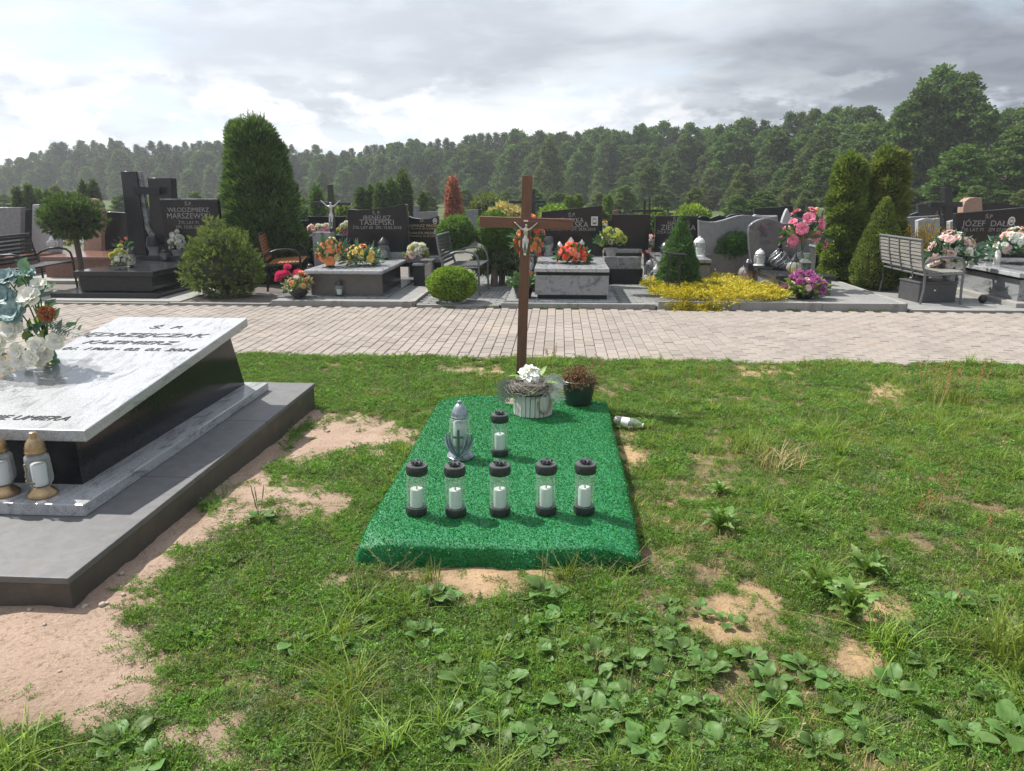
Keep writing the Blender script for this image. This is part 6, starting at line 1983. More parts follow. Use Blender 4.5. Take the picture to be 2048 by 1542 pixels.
# two ball topiary
p = gp(988, 572, .03)
a1 = at(913, 463, p.y); a2 = at(990, 457, p.y)
lobed('topiary_tree', 'topiary with two clipped green balls on a forked stem behind the bench', 'tree', (p.x, p.y, .03), [(a1.x - p.x, 0, a1.z - .06, .265, .95), (a2.x - p.x, 0, a2.z - .05, .27, .98), (a1.x - p.x - .08, -.02, a1.z - .12, .2, .9), (a2.x - p.x + .05, 0, a2.z - .14, .22, .8)], 15000, leafmat('topiary green', (.045, .105, .022), (.095, .175, .040)), (.055, .013), 47, .05, .75, .10, .6, .5)
p = at(1002, 545, 12.3)
lobed('juniper_bush', 'loose grey green juniper bush behind the topiary stem', 'bush', (p.x, p.y, .0), [(-.12, 0, .42, .26, .7), (.18, 0, .45, .28, .75), (0, .1, .55, .25, .7), (.32, .05, .38, .18, .8), (-.3, 0, .35, .16, .8)], 7000, leafmat('grey green juniper', (.05, .085, .035), (.11, .15, .06)), (.09, .02), 53, .05, .3, .3, .9, .4)
p = gp(905, 604, .03)
shrub('box_bush', 'low bright green clipped round bush on a ring of white stones', 'bush', (p.x, p.y, .03), ball_prof(.335, .255, .66), 15000, M_box, (.026, .016), 59, .06, 9, .03, .15, .8, .2)
def white_stones():
    rnd = random.Random(5)
    t = thing('stone_ring', 'flat ring of white pebbles around the low round bush stem', 'stones', (p.x, p.y, .03))
    MB().lathe([(.20, 0), (.205, .012), (.19, .02), (.0, .021)], 24, capt=False).build('bed', M_kerb, t)
    for k in range(46):
        a = rnd.uniform(0, 6.28); r = rnd.uniform(.06, .19)
        MB().ball((math.cos(a) * r, math.sin(a) * r, .028), (.02 * rnd.uniform(.7, 1.3), .017, .012), 7, 5, .15, k).build('pebble', M_whitecap, t, 180)
white_stones()
# cone spruces, ball tree, thuja pair
p = Vector((0, 11.35, 0))
h = at(1370, 436, p.y + .15).z
shrub('cone_spruce', 'small cone shaped spruce with a thin leading tip in front of the black headstone', 'tree', (at(1358, 540, p.y + .15).x, p.y + .15, .03), lambda u: (np.interp(u, [0, .05, .15, .4, .6, .72, .8, .9, 1], [.12, .24, .285, .25, .185, .12, .09, .055, 0]), .03 + (h - .03) * u), 12000, M_spruce, (.045, .012), 61, .14, 8, .035, .2, .6, .5)
p = gp(1463, 551, .09); c = at(1462, 493, p.y)
lobed('ball_tree', 'dense green ball headed tree on a short stem before the wavy headstone', 'tree', (c.x, p.y, .09), [(0, 0, c.z - .09, .31, .95), (.1, -.05, c.z - .06, .24, .9), (-.1, -.02, c.z - .14, .24, .9)], 11000, leafmat('ball tree green', (.030, .085, .018), (.070, .145, .032)), (.05, .011), 67, .04, c.z - .4, .08, .6, .4)
Yt = 12.9
def col_prof(px0t, px1t, yt, px0b, px1b, yb):
    ht = at(px0t, yt, Yt).z
    rt = (at(px1t, yt, Yt).x - at(px0t, yt, Yt).x) / 2
    rb = (at(px1b, yb, Yt).x - at(px0b, yb, Yt).x) / 2
    return lambda u: (np.interp(u, [0, .04, .15, .55, .88, .96, 1], [rb * .6, rb, rb, rb * .45 + rt * .55, rt, rt * .75, 0]), .05 + (ht - .05) * u)
c1 = at(1688, 460, Yt); c2 = at(1772, 460, Yt)
shrub('thuja_tree', 'tall flat topped thuja column nearer the pink roses', 'tree', (c1.x, Yt, .02), col_prof(1676, 1728, 312, 1640, 1712, 520), 21000, M_thuja_y, (.085, .026), 71, .24, 5.5, .07, .4, .6, .7, group='pair of flat topped thujas')
shrub('thuja_tree', 'tall flat topped thuja column nearer the yellow shrub', 'tree', (c2.x, Yt + .15, .02), col_prof(1744, 1806, 298, 1728, 1816, 520), 23000, M_thuja_y, (.085, .026), 73, .24, 5.5, .07, .4, .6, .7, group='pair of flat topped thujas')
p = gp(1748, 568, .09); h = at(1767, 398, p.y).z
shrub('cone_spruce', 'broad cone shaped green conifer before the thuja pair', 'tree', (p.x + .03, p.y, .02), lambda u: (np.interp(u, [0, .06, .2, .5, .8, .93, 1], [.22, .36, .385, .28, .13, .06, 0]), .04 + (h - .04) * u), 16000, leafmat('cone conifer green', (.060, .105, .020), (.125, .175, .038)), (.05, .012), 79, .08, 6, .05, .25, .6, .5)
# yellow shrub
p = at(1843, 540, 12.7)
def yellow_shrub():
    t = thing('yellow_shrub', 'yellow leaved twiggy shrub behind the slatted bench', 'shrub', (p.x, p.y, .0))
    rs = RS(8); rnd = random.Random(8)
    st = MB(); P = []; Nn = []
    for k in range(60):
        a = rnd.uniform(0, 6.28); r = rnd.uniform(.05, .34)
        hgt = rnd.uniform(.6, 1.02) * (1.0 if k % 9 else 1.22)
        e = Vector((math.cos(a) * r * 1.15, math.sin(a) * r, hgt))
        b0 = Vector((e.x * .15, e.y * .15, .0)); m_ = Vector((e.x * .7, e.y * .7, hgt * .55))
        st.tube([b0, m_, e], [.008, .005, .002], 5)
        for j in range(85):
            u = rs.uniform(.25, 1)
            q = (b0 * (1 - u) ** 2 + m_ * 2 * u * (1 - u) + e * u * u)
            P.append(np.array(q) + rs.normal(size=3) * .022); Nn.append(np.array([q.x, q.y, .4]))
    st.build('stems', M_bark, t)
    obj('crown', crown_mesh('crown', np.array(P), np.array(Nn), M_yshrub, .034, .018, 3, .9), t)
yellow_shrub()
# creeping yellow juniper
def creeping():
    t = thing('creeping_juniper', 'wide mat of creeping yellow juniper spilling over the kerb', 'shrub', gp(1420, 600, .095))
    o = t.location
    rs = RS(12); rnd = random.Random(12)
    poly = [(1288, 572), (1300, 590), (1340, 604), (1350, 618), (1372, 606), (1395, 622), (1440, 621), (1445, 606), (1500, 604), (1560, 605), (1580, 598), (1556, 590), (1548, 579), (1500, 574), (1478, 566), (1425, 558), (1390, 560), (1350, 568), (1310, 567)]
    P, Nn = [], []
    heart = gp(1400, 585, .1)
    cand = 0
    br = MB()
    while cand < 900:
        px = rs.uniform(1284, 1582); py = rs.uniform(556, 623)
        if poly_inside(np.array([[px, py]]), poly)[0] < 0: continue
        cand += 1
        q = gp(px, py, .10)
        over = q.y < 10.06
        z = .10 + rs.uniform(.02, .11) if not over else .10 - (10.06 - q.y) * .5
        if over: q.y = 10.06 - (10.06 - q.y) * .35
        d = Vector((q.x - heart.x, q.y - heart.y, 0)); d = d.normalized() if d.length > .01 else Vector((1, 0, 0))
        d = (d + Vector((rs.normal() * .5, rs.normal() * .5, 0))).normalized()
        for j in range(34):
            u = rs.uniform(-.09, .09)
            w = rs.normal() * .022
            P.append((q.x + d.x * u - d.y * w - o.x, q.y + d.y * u + d.x * w - o.y, z + rs.normal() * .013 + u * .15 - o.z)); Nn.append((d.x * 1.2 - d.y * w * 30, d.y * 1.2 + d.x * w * 30, .55))
        if cand % 14 == 0:
            br.tube([(heart.x - o.x, heart.y - o.y, .02), ((heart.x + q.x) / 2 - o.x, (heart.y + q.y) / 2 - o.y, .06), (q.x - o.x, q.y - o.y, z - o.z - .01)], [.012, .008, .004], 5)
    P = np.array(P); Nn = np.array(Nn)
    sel = RS(2).rand(len(P)) < .68
    obj('crown', crown_mesh('crown', P[sel], Nn[sel], M_gjun, .042, .010, 3, .5), t)
    obj('green_sprigs', crown_mesh('green_sprigs', P[~sel] - np.array([0, 0, .012]), Nn[~sel], M_gjun2, .045, .010, 4, .5), t)
    br.build('branches', M_bark, t)
creeping()
# far small thujas, red thuja, bushes
def far_thuja(label, px, ytop, wpx, Y, m, seed, n=2500, name='thuja_tree', group=None):
    a = at(px, ytop, Y); r = wpx / 2 * Y / 1500
    lf = .05 + .004 * Y
    return shrub(name, label, 'tree', (a.x, Y, 0), lambda u: (np.interp(u, [0, .05, .3, .7, .9, 1], [r * .6, r, r, r * .8, r * .4, 0]), .05 + (a.z - .05) * u), n, m, (lf, lf * .3), seed, .12, 3, .05, .2, .6, .7, group=group)
fts = [(632, 374, 22, 21, M_thuja), (720, 376, 16, 24, M_thuja), (741, 372, 16, 24, M_thuja), (760, 366, 22, 23, M_thuja), (782, 360, 26, 23, M_thuja), (805, 342, 30, 24, M_thuja),
       (1138, 396, 9, 27, M_thuja_y), (1156, 393, 11, 27, M_thuja_y), (1216, 394, 11, 27, M_thuja_y), (32, 376, 14, 24, M_thuja), (55, 372, 16, 24, M_thuja), (165, 366, 14, 26, M_thuja), (185, 362, 16, 26, M_thuja), (75, 380, 12, 26, M_thuja_y), (95, 384, 12, 26, M_thuja), (605, 400, 14, 30, M_thuja_y), (845, 388, 10, 28, M_thuja), (660, 385, 10, 29, M_thuja_y), (680, 415, 12, 20, M_thuja_y), (694, 415, 12, 20, M_thuja_y), (1690, 385, 14, 26, M_thuja), (140, 388, 13, 25, M_thuja)]
for i, (px, yt, w, Y, m) in enumerate(fts):
    far_thuja('slender small thuja far behind the graves' if m is M_thuja else 'slender golden green thuja far behind the graves', px, yt, w, Y, m, 100 + i, group='small thujas beyond the second row' if m is M_thuja else 'small golden thujas beyond the second row')
far_thuja('rusty red dead thuja far behind the two ball topiary', 905, 355, 24, 23, M_redth, 140)
p = at(1008, 425, 19)
lobed('pale_bush', 'straw yellow feathery bush far behind the wooden cross', 'bush', (p.x, 19, 0), [(0, 0, p.z - .05, .28, .8), (.28, 0, p.z - .12, .25, .8), (-.22, 0, p.z - .15, .22, .8), (.1, 0, .45, .35, 1)], 4500, leafmat('straw leaf', (.26, .22, .10), (.36, .31, .15)), (.11, .03), 150, .05, .3, .3, .9, .3)
for px, py, r, Y, k in ((1305, 432, .30, 17, 151), (1384, 426, .38, 19, 152), (1192, 432, .25, 16.5, 153), (975, 402, .5, 24, 154), (1110, 425, .35, 19, 155), (590, 420, .4, 22, 156), (300, 415, .5, 24, 157)):
    p = at(px, py, Y)
    lobed('bush', 'small leafy bush among the far graves', 'bush', (p.x, Y, 0), [(0, 0, max(p.z - r * .5, r), r, .9), (r * .6, 0, max(p.z - r * .7, r * .8), r * .7, .8), (-r * .6, 0, max(p.z - r * .8, r * .8), r * .7, .8)], 3000, [M_pine_d, M_thuja_y, M_box][k % 3], (.10, .04), k, .04, .3, .25, .8, .3)['group'] = 'small bushes among the far graves'
# ------------------------------------------------------------------ the wood beyond the cemetery
M_fpine = leafmat('wood pine needle', (.044, .086, .032), (.092, .148, .050), .30, .22, .9)
M_fleaf = leafmat('wood leaf', (.066, .130, .030), (.138, .215, .052), .42, .22, .9)
M_flight = leafmat('pale wood leaf', (.098, .150, .044), (.175, .228, .076), .40, .18, .9)
def wood_tree(kind, seed):
    """10 m high tree at the origin: crown and trunk meshes"""
    rs = RS(seed); rnd = random.Random(seed)
    Hh = 10.0
    P, Nn = [], []
    br = MB()
    br.tube([(0, 0, -.3), (rnd.uniform(-.1, .1), rnd.uniform(-.1, .1), 4), (rnd.uniform(-.2, .2), 0, 9)], [.20, .14, .03], 8)
    nl = {'pine': 64, 'leaf': 92, 'light': 72}[kind]
    for i in range(nl):
        u = (i + rnd.random()) / nl
        z = Hh * (.04 + .94 * u)
        if kind == 'pine':
            env = np.interp(u, [0, .15, .5, .8, .93, 1], [1.5, 1.75, 1.6, 1.1, .6, .12])
        elif kind == 'leaf':
            env = np.interp(u, [0, .15, .45, .75, .92, 1], [1.9, 2.3, 2.3, 1.6, .85, .2])
        else:
            env = np.interp(u, [0, .2, .5, .8, 1], [1.5, 2.0, 1.8, 1.0, .15])
        a = i * 2.4 + rnd.uniform(-.5, .5)
        q = rnd.uniform(.45, 1.05) * env
        c = np.array([math.cos(a) * q, math.sin(a) * q, z])
        br.tube([(0, 0, max(z - .5, .3)), (c[0] * .6, c[1] * .6, z - .15), tuple(c)], [.05, .035, .012], 4)
        lr = rnd.uniform(.24, .62) * (1.0 - .40 * u) * (1.15 if kind != 'pine' else 1.0)
        k = int((210 if kind == 'pine' else 220) * lr / .55)
        d = rs.normal(size=(k, 3)); d /= np.linalg.norm(d, axis=1)[:, None]
        rr = rs.uniform(.2, 1.15, (k, 1)) ** .7
        stretch = np.array([1.25, 1.25, .62]) if kind != 'light' else np.array([1.0, 1.0, 1.0])
        P.append(c + d * rr * lr * stretch * (1 + .5 * rs.normal(size=(k, 1)) * .4))
        Nn.append(d + np.array([0, 0, .3 if kind == 'pine' else -.1]))
    P = np.concatenate(P); Nn = np.concatenate(Nn)
    P[:, 2] = np.clip(P[:, 2], .2, None)
    m = {'pine': M_fpine, 'leaf': M_fleaf, 'light': M_flight}[kind]
    ln, wd = {'pine': (.30, .085), 'leaf': (.26, .15), 'light': (.25, .15)}[kind]
    cm = crown_mesh('crown', P, Nn, m, ln, wd, seed, .9, .25)
    tm = br.mesh('trunk', M_bark, 60)
    top = float(np.sort(P[:, 2])[-12])
    return cm, tm, top
PROTO = {k: [wood_tree(k, s) for s in ss] for k, ss in (('pine', (1, 2, 3, 4, 5, 6, 7)), ('leaf', (11, 12, 13, 14, 15, 16, 17)), ('light', (21, 22, 23, 24)))}
OUT = [(-300, 330), (0, 320), (60, 300), (220, 280), (330, 290), (430, 287), (600, 292), (700, 300), (760, 290), (840, 280), (900, 285), (1000, 268), (1050, 262), (1100, 276), (1160, 265), (1250, 258), (1330, 250), (1420, 256), (1480, 240), (1540, 245), (1600, 218), (1680, 220), (1740, 216), (1785, 240), (1830, 235), (1990, 228), (2048, 208), (2350, 200)]
DIST = [(-300, 125), (0, 118), (600, 105), (1000, 88), (1400, 72), (1700, 58), (2048, 50), (2350, 46)]
outl = lambda px: np.interp(px, [o[0] for o in OUT], [o[1] for o in OUT])
dist = lambda px: np.interp(px, [o[0] for o in DIST], [o[1] for o in DIST])
LABEL = {'pine': ('pine_tree', 'dark pine in the wood beyond the cemetery', 'pines of the far wood'),
         'leaf': ('leafy_tree', 'leafy green tree in the wood beyond the cemetery', 'leafy trees of the far wood'),
         'light': ('pale_tree', 'pale green loose tree at the edge of the wood', 'pale trees at the edge of the wood')}
wr = random.Random(77)
def plant_tree(kind, px, ytop, Y, wide=1.0, label=None, group=True):
    cm, tm, top = wr.choice(PROTO[kind])
    a = at(px, ytop, Y)
    s = a.z / top
    nm, lab, grp = LABEL[kind]
    t = thing(nm, label or lab, 'tree', (a.x, Y, 0), wr.uniform(0, 6.28), grp if group else None)
    w = s * wide * wr.uniform(.9, 1.15)
    t.scale = (w, w, s)
    obj('crown', cm, t); obj('trunk', tm, t)
    return t
x = -260.0
while x < 2330:                                       # back row makes the skyline
    kind = 'pine' if (wr.random() < (.75 if x < 1000 else .35)) else 'leaf'
    plant_tree(kind, x, outl(x) + abs(wr.gauss(0, 12)) - 7, dist(x) + wr.uniform(2, 9), (1.15 if kind == 'pine' else 1.0) * wr.uniform(.62, 1.25))
    x += wr.uniform(11, 20) * (1.0 if x < 1300 else 1.5)
x = -250.0
while x < 2320:                                       # second row, lower
    kind = 'pine' if (wr.random() < (.5 if x < 900 else .15)) else 'leaf'
    plant_tree(kind, x, outl(x) + (378 - outl(x)) * wr.uniform(.12, .38), dist(x) - wr.uniform(1, 6), 1.2)
    x += wr.uniform(15, 27) * (1.0 if x < 1300 else 1.4)
x = -240.0
while x < 2300:                                       # young growth along the edge
    kind = 'light' if wr.random() < .45 else 'leaf'
    plant_tree(kind, x, outl(x) + (378 - outl(x)) * wr.uniform(.45, .8), dist(x) - wr.uniform(7, 13), 1.5)
    x += wr.uniform(36, 66) * (1.0 if x < 1300 else 1.3)
x = -230.0
while x < 2300:                                       # low undergrowth closing the edge
    plant_tree('leaf' if wr.random() < .6 else 'light', x, wr.uniform(366, 384), dist(x) - wr.uniform(13, 18), 2.4)
    x += wr.uniform(34, 58)
x = -230.0
while x < 2300:                                       # hedge-like scrub nearer the graves
    plant_tree('light' if wr.random() < .5 else 'leaf', x, wr.uniform(370, 392), wr.uniform(34, 46), 2.2)
    x += wr.uniform(45, 85)
for px, yt, Y, kind, w, lab in ((1098, 276, 62, 'light', 1.25, 'tall pale birch rising behind the wooden cross'), (1490, 330, 46, 'light', 1.6, 'broad pale tree behind the wavy grey headstone'), (1592, 338, 44, 'light', 1.5, 'pale bushy tree behind the pink rose arrangement'),
                                (1850, 168, 46, 'leaf', .95, 'tall leafy tree just below the highest crown, towards the thuja pair'), (1888, 134, 47, 'leaf', .95, 'highest leafy crown above the wood by the thuja pair'), (1935, 150, 46, 'leaf', .95, 'tall leafy tree beside the highest crown'), (1965, 205, 45, 'leaf', 1.1, 'leafy tree sloping down from the highest crown'),
                                (1815, 205, 46, 'leaf', 1.0, 'leafy tree on the near flank of the highest crown'), (645, 345, 70, 'light', 1.5, 'pale tree behind the slim metal cross'), (860, 350, 66, 'light', 1.5, 'pale tree beyond the row of small thujas'), (1300, 330, 52, 'leaf', 1.4, 'dark leafy tree behind the thin black crosses'), (2030, 260, 38, 'leaf', 1.4, 'near leafy tree behind the slanted black headstone'), (1930, 290, 36, 'leaf', 1.5, 'leafy tree behind the thick dark cross'), (1650, 300, 42, 'leaf', 1.4, 'leafy tree behind the white memorial board')):
    plant_tree(kind, px, yt, Y, w, lab, False)
# ------------------------------------------------------------------ green cover of the near ground
M_knot = mat('knotgrass leaf', (.115, .235, .038), (.220, .350, .078), 5, .55, trans=.46, spec=.3, vary=.28)
M_knotd = mat('greyish knotgrass leaf', (.12, .185, .068), (.21, .275, .115), 5, .55, trans=.40, spec=.3, vary=.25)
M_blade = mat('grass blade', (.17, .265, .034), (.30, .395, .078), 5, .5, trans=.5, spec=.35, vary=.28)
M_straw = mat('dry grass blade', (.30, .235, .11), (.46, .37, .19), 5, .7, trans=.25, vary=.25)
def sprig_patch(seed, n, rad, m, leaf=(.013, .0048), h=.022, name='sprigs'):
    rs = RS(seed)
    P, A = [], []
    sv, sq = [], []
    for i in range(n):
        a = rs.uniform(0, 6.28); r = rad * math.sqrt(rs.rand())
        b = np.array([math.cos(a) * r, math.sin(a) * r, 0.0])
        yaw = rs.uniform(0, 6.28); ln = rs.uniform(.035, .075)
        d = np.array([math.cos(yaw), math.sin(yaw), 0])
        hh = h * rs.uniform(.4, 1.35)
        k = rs.randint(8, 13)
        pts = []
        for j in range(k):
            u = (j + .5) / k
            p = b + d * ln * u + np.array([0, 0, hh * math.sin(u * 2.1)])
            pts.append(p)
            s = 1 if j % 2 else -1
            side = np.array([-d[1], d[0], 0]) * s
            P.append(p); A.append(side * .9 + d * .5 + np.array([0, 0, rs.uniform(.15, .9)]))
        w = np.array([-d[1], d[0], 0]) * .0011
        o = len(sv)
        sv += [pts[0] - w, pts[0] + w, pts[k // 2] + w, pts[k // 2] - w, pts[-1] + w * .5, pts[-1] - w * .5]
        sq += [(o, o + 1, o + 2, o + 3), (o + 3, o + 2, o + 4, o + 5)]
    P = np.array(P); A = np.array(A)
    a, b, c = frames(len(P), rs, A, .35)
    s = rs.uniform(.6, 1.35, len(P))
    v, q = leaf_cards(P, a, b, leaf[0] * s, leaf[1] * s, c, .25)
    V = np.concatenate([v, np.array(sv)]); Q = np.concatenate([q, np.array(sq) + len(v)])
    return fast_mesh(name, V, Q, m)
def blade_patch(seed, n, rad, m, h=(.022, .056), w=.0028, name='blades', lean=.5):
    rs = RS(seed)
    V, Q = [], []
    for i in range(n):
        a = rs.uniform(0, 6.28); r = rad * math.sqrt(rs.rand())
        b = np.array([math.cos(a) * r, math.sin(a) * r, -.003])
        yaw = rs.uniform(0, 6.28); d = np.array([math.cos(yaw), math.sin(yaw), 0]); sd = np.array([-d[1], d[0], 0])
        hh = rs.uniform(*h); ln = abs(rs.normal(0, lean)) + .15
        o = len(V)
        for j in range(5):
            u = j / 4
            p = b + d * hh * ln * u ** 1.8 + np.array([0, 0, hh * (u - .32 * ln * u * u)])
            ww = w * (1 - u ** 2) * .5 + .0002
            V += [p - sd * ww, p + sd * ww]
        Q += [(o + 2 * j, o + 2 * j + 1, o + 2 * j + 3, o + 2 * j + 2) for j in range(4)]
    return fast_mesh(name, np.array(V), np.array(Q), m)
def runner_patch(seed):
    """knotgrass runners creeping flat over the sand"""
    rs = RS(seed)
    P, A, sv, sq = [], [], [], []
    for i in range(rs.randint(2, 4)):
        yaw = rs.uniform(-.6, .6); ln = rs.uniform(.10, .20)
        k = int(ln / .0075)
        p = np.array([0., 0., .004]); pts = []
        for j in range(k):
            yaw += rs.normal(0, .09)
            d = np.array([math.cos(yaw), math.sin(yaw), 0])
            p = p + d * .0075; p[2] = .004 + .010 * abs(math.sin(j * .25 + i))
            pts.append(p.copy())
            side = np.array([-d[1], d[0], 0]) * (1 if j % 2 else -1)
            for _ in range(1 if j < k * .6 else 2):
                P.append(p.copy()); A.append(side * .9 + d * .6 + np.array([0, 0, rs.uniform(.1, .9)]))
        w = np.array([-d[1], d[0], 0]) * .0010
        for j in range(0, k - 3, 3):
            o = len(sv)
            sv += [pts[j] - w, pts[j] + w, pts[j + 3] + w, pts[j + 3] - w]
            sq.append((o, o + 1, o + 2, o + 3))
    P = np.array(P); A = np.array(A)
    a, b, c = frames(len(P), rs, A, .35)
    s = rs.uniform(.7, 1.4, len(P))
    v, q = leaf_cards(P, a, b, .013 * s, .0046 * s, c, .25)
    return fast_mesh('runners', np.concatenate([v, np.array(sv)]), np.concatenate([q, np.array(sq) + len(v)]), M_knot)
TEMPL = ([sprig_patch(200 + k, 26, .055, M_knot) for k in range(6)] + [sprig_patch(210 + k, 24, .055, M_knotd, (.012, .0042)) for k in range(2)] +
         [blade_patch(220 + k, 30, .045, M_blade) for k in range(4)] + [blade_patch(230, 26, .05, M_straw, (.02, .07), .0022, lean=.9), sprig_patch(231, 12, .055, M_straw, (.011, .003), .018)] +
         [blade_patch(240 + k, 34, .035, M_blade, (.06, .13), .0034, lean=.9) for k in range(2)] + [runner_patch(250 + k) for k in range(4)])
TCOL = bpy.data.collections.new('cover_templates')
for k, me in enumerate(TEMPL):
    TCOL.objects.link(bpy.data.objects.new('cover_%02d' % k, me))
def scatter_group():
    ng = bpy.data.node_groups.new('scatter', 'GeometryNodeTree')
    ng.interface.new_socket('Geometry', in_out='INPUT', socket_type='NodeSocketGeometry')
    ng.interface.new_socket('Geometry', in_out='OUTPUT', socket_type='NodeSocketGeometry')
    N, L = ng.nodes, ng.links
    gi, go = N.new('NodeGroupInput'), N.new('NodeGroupOutput')
    ip = N.new('GeometryNodeInstanceOnPoints')
    ci = N.new('GeometryNodeCollectionInfo')
    ci.inputs['Collection'].default_value = TCOL
    ci.inputs['Separate Children'].default_value = True
    ci.inputs['Reset Children'].default_value = True
    ip.inputs['Pick Instance'].default_value = True
    def attr(nm, t):
        n = N.new('GeometryNodeInputNamedAttribute'); n.data_type = t; n.inputs['Name'].default_value = nm
        return n.outputs['Attribute']
    L.new(gi.outputs[0], ip.inputs['Points'])
    L.new(ci.outputs[0], ip.inputs['Instance'])
    L.new(attr('idx', 'INT'), ip.inputs['Instance Index'])
    L.new(attr('rot', 'FLOAT_VECTOR'), ip.inputs['Rotation'])
    L.new(attr('scl', 'FLOAT_VECTOR'), ip.inputs['Scale'])
    L.new(ip.outputs[0], go.inputs[0])
    return ng
def scatter(name, label, cat, P, idx, rot, scl):
    me = bpy.data.meshes.new(name)
    me.vertices.add(len(P))
    me.vertices.foreach_set('co', np.asarray(P, np.float32).ravel())
    a = me.attributes.new('idx', 'INT', 'POINT'); a.data.foreach_set('value', np.asarray(idx, np.int32))
    a = me.attributes.new('rot', 'FLOAT_VECTOR', 'POINT'); a.data.foreach_set('vector', np.asarray(rot, np.float32).ravel())
    a = me.attributes.new('scl', 'FLOAT_VECTOR', 'POINT'); a.data.foreach_set('vector', np.asarray(scl, np.float32).ravel())
    o = obj(name, me)
    md = o.modifiers.new('scatter', 'NODES')
    md.node_group = SCAT
    return tag(o, label, cat, kind='stuff')
SCAT = scatter_group()
def blocked(x, y, pad=0.0):
    m = (x > MX0 - pad - .015) & (x < MX1 + pad + .015) & (y > MY0 - pad - .02) & (y < MY1 + pad)
    m |= (x < -1.825 + pad) & (x > -3.4) & (y > 2.44 - pad) & (y < 5.385 + pad)
    return m
def green_cover():
    rs = RS(99)
    n = 46000
    x = rs.uniform(-4.2, 5.6, n); y = rs.uniform(1.0, 6.88, n)
    keep = ~blocked(x, y, .015)
    x, y = x[keep], y[keep]
    b = bare(x, y)
    lush = vnoise(x, y, 1.6, 11.0)
    dens = np.clip(1 - b * 1.0, 0.012, 1) ** 1.3 * np.clip(.86 + .45 * lush, .35, 1)
    keep = rs.rand(len(x)) < dens
    x, y, b, lush = x[keep], y[keep], b[keep], lush[keep]
    n = len(x)
    z = lift(x, y)
    u = rs.rand(n)
    bladey = np.clip(.26 - .22 * (x < -.75) + .45 * vnoise(x, y, 1.3, 21.0) + .14 * np.clip(x, -1, 2) + .10 * (y > 4.6), .06, .85)
    dry = np.clip(.055 + .15 * vnoise(x, y, 1.1, 31.0) + .08 * b + .05 * (x > 0.5), .02, .35)
    idx = np.where(u < bladey, rs.randint(8, 12, n), rs.randint(0, 8, n))
    d = rs.rand(n) < dry
    idx[d] = rs.randint(12, 14, d.sum())
    edge = (b > .30) & (rs.rand(n) < .75)
    idx[edge] = rs.randint(16, 20, edge.sum())
    tall = (rs.rand(n) < .016 * np.clip(1 + lush * 2.5, 0, 3)) & (x > -.9)
    idx[tall] = rs.randint(14, 16, tall.sum())
    s = rs.uniform(.6, 1.05, n) * (1 - .35 * b) * np.clip(1 + .35 * lush, .7, 1.35)
    rot = np.stack([rs.normal(0, .10, n), rs.normal(0, .10, n), rs.uniform(0, 6.28, n)], axis=1)
    scl = np.stack([s, s, s * rs.uniform(.8, 1.25, n)], axis=1)
    scatter('grass', 'short knotgrass and meadow grass covering the sandy ground', 'grass', np.stack([x, y, z], axis=1), idx, rot, scl)
green_cover()
def kerb_weeds():
    rs = RS(17)
    P = []
    for px, py in [(x, 621 + (x - 1100) * .004) for x in list(rs.uniform(1040, 1180, 26)) + list(rs.uniform(1580, 1610, 10)) + list(rs.uniform(1700, 1780, 8)) + list(rs.uniform(880, 1000, 8))]:
        q = gp(px, py, 0); P.append((q.x, 10.045, 0.0))
    n = len(P)
    s = rs.uniform(.3, .7, n)
    scatter('kerb_weeds', 'tiny weeds growing in the joint along the far kerb', 'weeds', P, rs.choice([0, 1, 8, 9, 13], n), np.stack([np.zeros(n), np.zeros(n), rs.uniform(0, 6, n)], axis=1), np.stack([s, s, s], axis=1))
kerb_weeds()

# ---- weeds one can point at: plantains, dandelions, sorrel, tall grass
M_plant = mat('plantain leaf', (.078, .165, .036), (.135, .235, .065), 25, .48, trans=.38, spec=.3, vary=.22)
M_spike = mat('plantain seed spike', (.10, .13, .045), (.17, .18, .07), 90, .8, vary=.2)
def plantain_leaf(k, bend):
    rows = []
    for j in range(11):
        u = j / 10
        y = .072 * u
        v = min(max((u - .22) / .78, 0), 1)
        w = .0022 + .0205 * math.sin(math.pi * min(.98, v ** .78)) ** .62 if v > 0 else .0022
        if j == 10: w = .002
        z = .072 * bend * (u - u * u * 1.25)
        rows.append([(s * w, y, z + abs(s) * .16 * w + (.0011 if i % 2 else -.0004) * (v > 0) + .003 * math.sin(u * 9 + k * 2 + s * 1.5) * abs(s)) for i, s in enumerate((-1, -.66, -.33, 0, .33, .66, 1))])
    return MB().grid(rows).mesh('leaf', M_plant, 180)
PL = [plantain_leaf(k, b) for k, b in enumerate((.10, .25, .40, .55, .30))]
def ribs(me):
    return me
def plantain(label, loc, n, size, seed, spikes=0, group=None):
    rnd = random.Random(seed)
    t = thing('plantain_plant', label, 'weed', loc, rnd.uniform(0, 6.28), group)
    for i in range(n + 1):
        a = i * 2.4 + rnd.uniform(-.3, .3)
        o = obj('leaf', rnd.choice(PL), t, loc=(math.sin(-a) * .012, math.cos(a) * .012, .010))
        s = size * rnd.uniform(.62, 1.08)
        o.scale = (s, s, s)
        o.rotation_euler = (R(rnd.uniform(0, 34) * (1 if i > 2 else 1.5)), R(rnd.uniform(-14, 14)), a)
    for k in range(spikes):
        a = rnd.uniform(0, 6.28); h = rnd.uniform(.10, .20)
        e = Vector((math.cos(a) * h * .18, math.sin(a) * h * .18, h))
        mb = MB().tube([(0, 0, 0), e * .5 + Vector((0, 0, .01)), e * .6], [.0012, .0012, .0014], 5).tube([e * .58, e * .75, e], [.0018, .0032, .0014], 6)
        mb.build('seed_spike', M_spike, t, 60)
    return t
GP_ = 'plantain rosettes in the short grass'
GEN = 'broad leaved plantain rosette in the short grass'
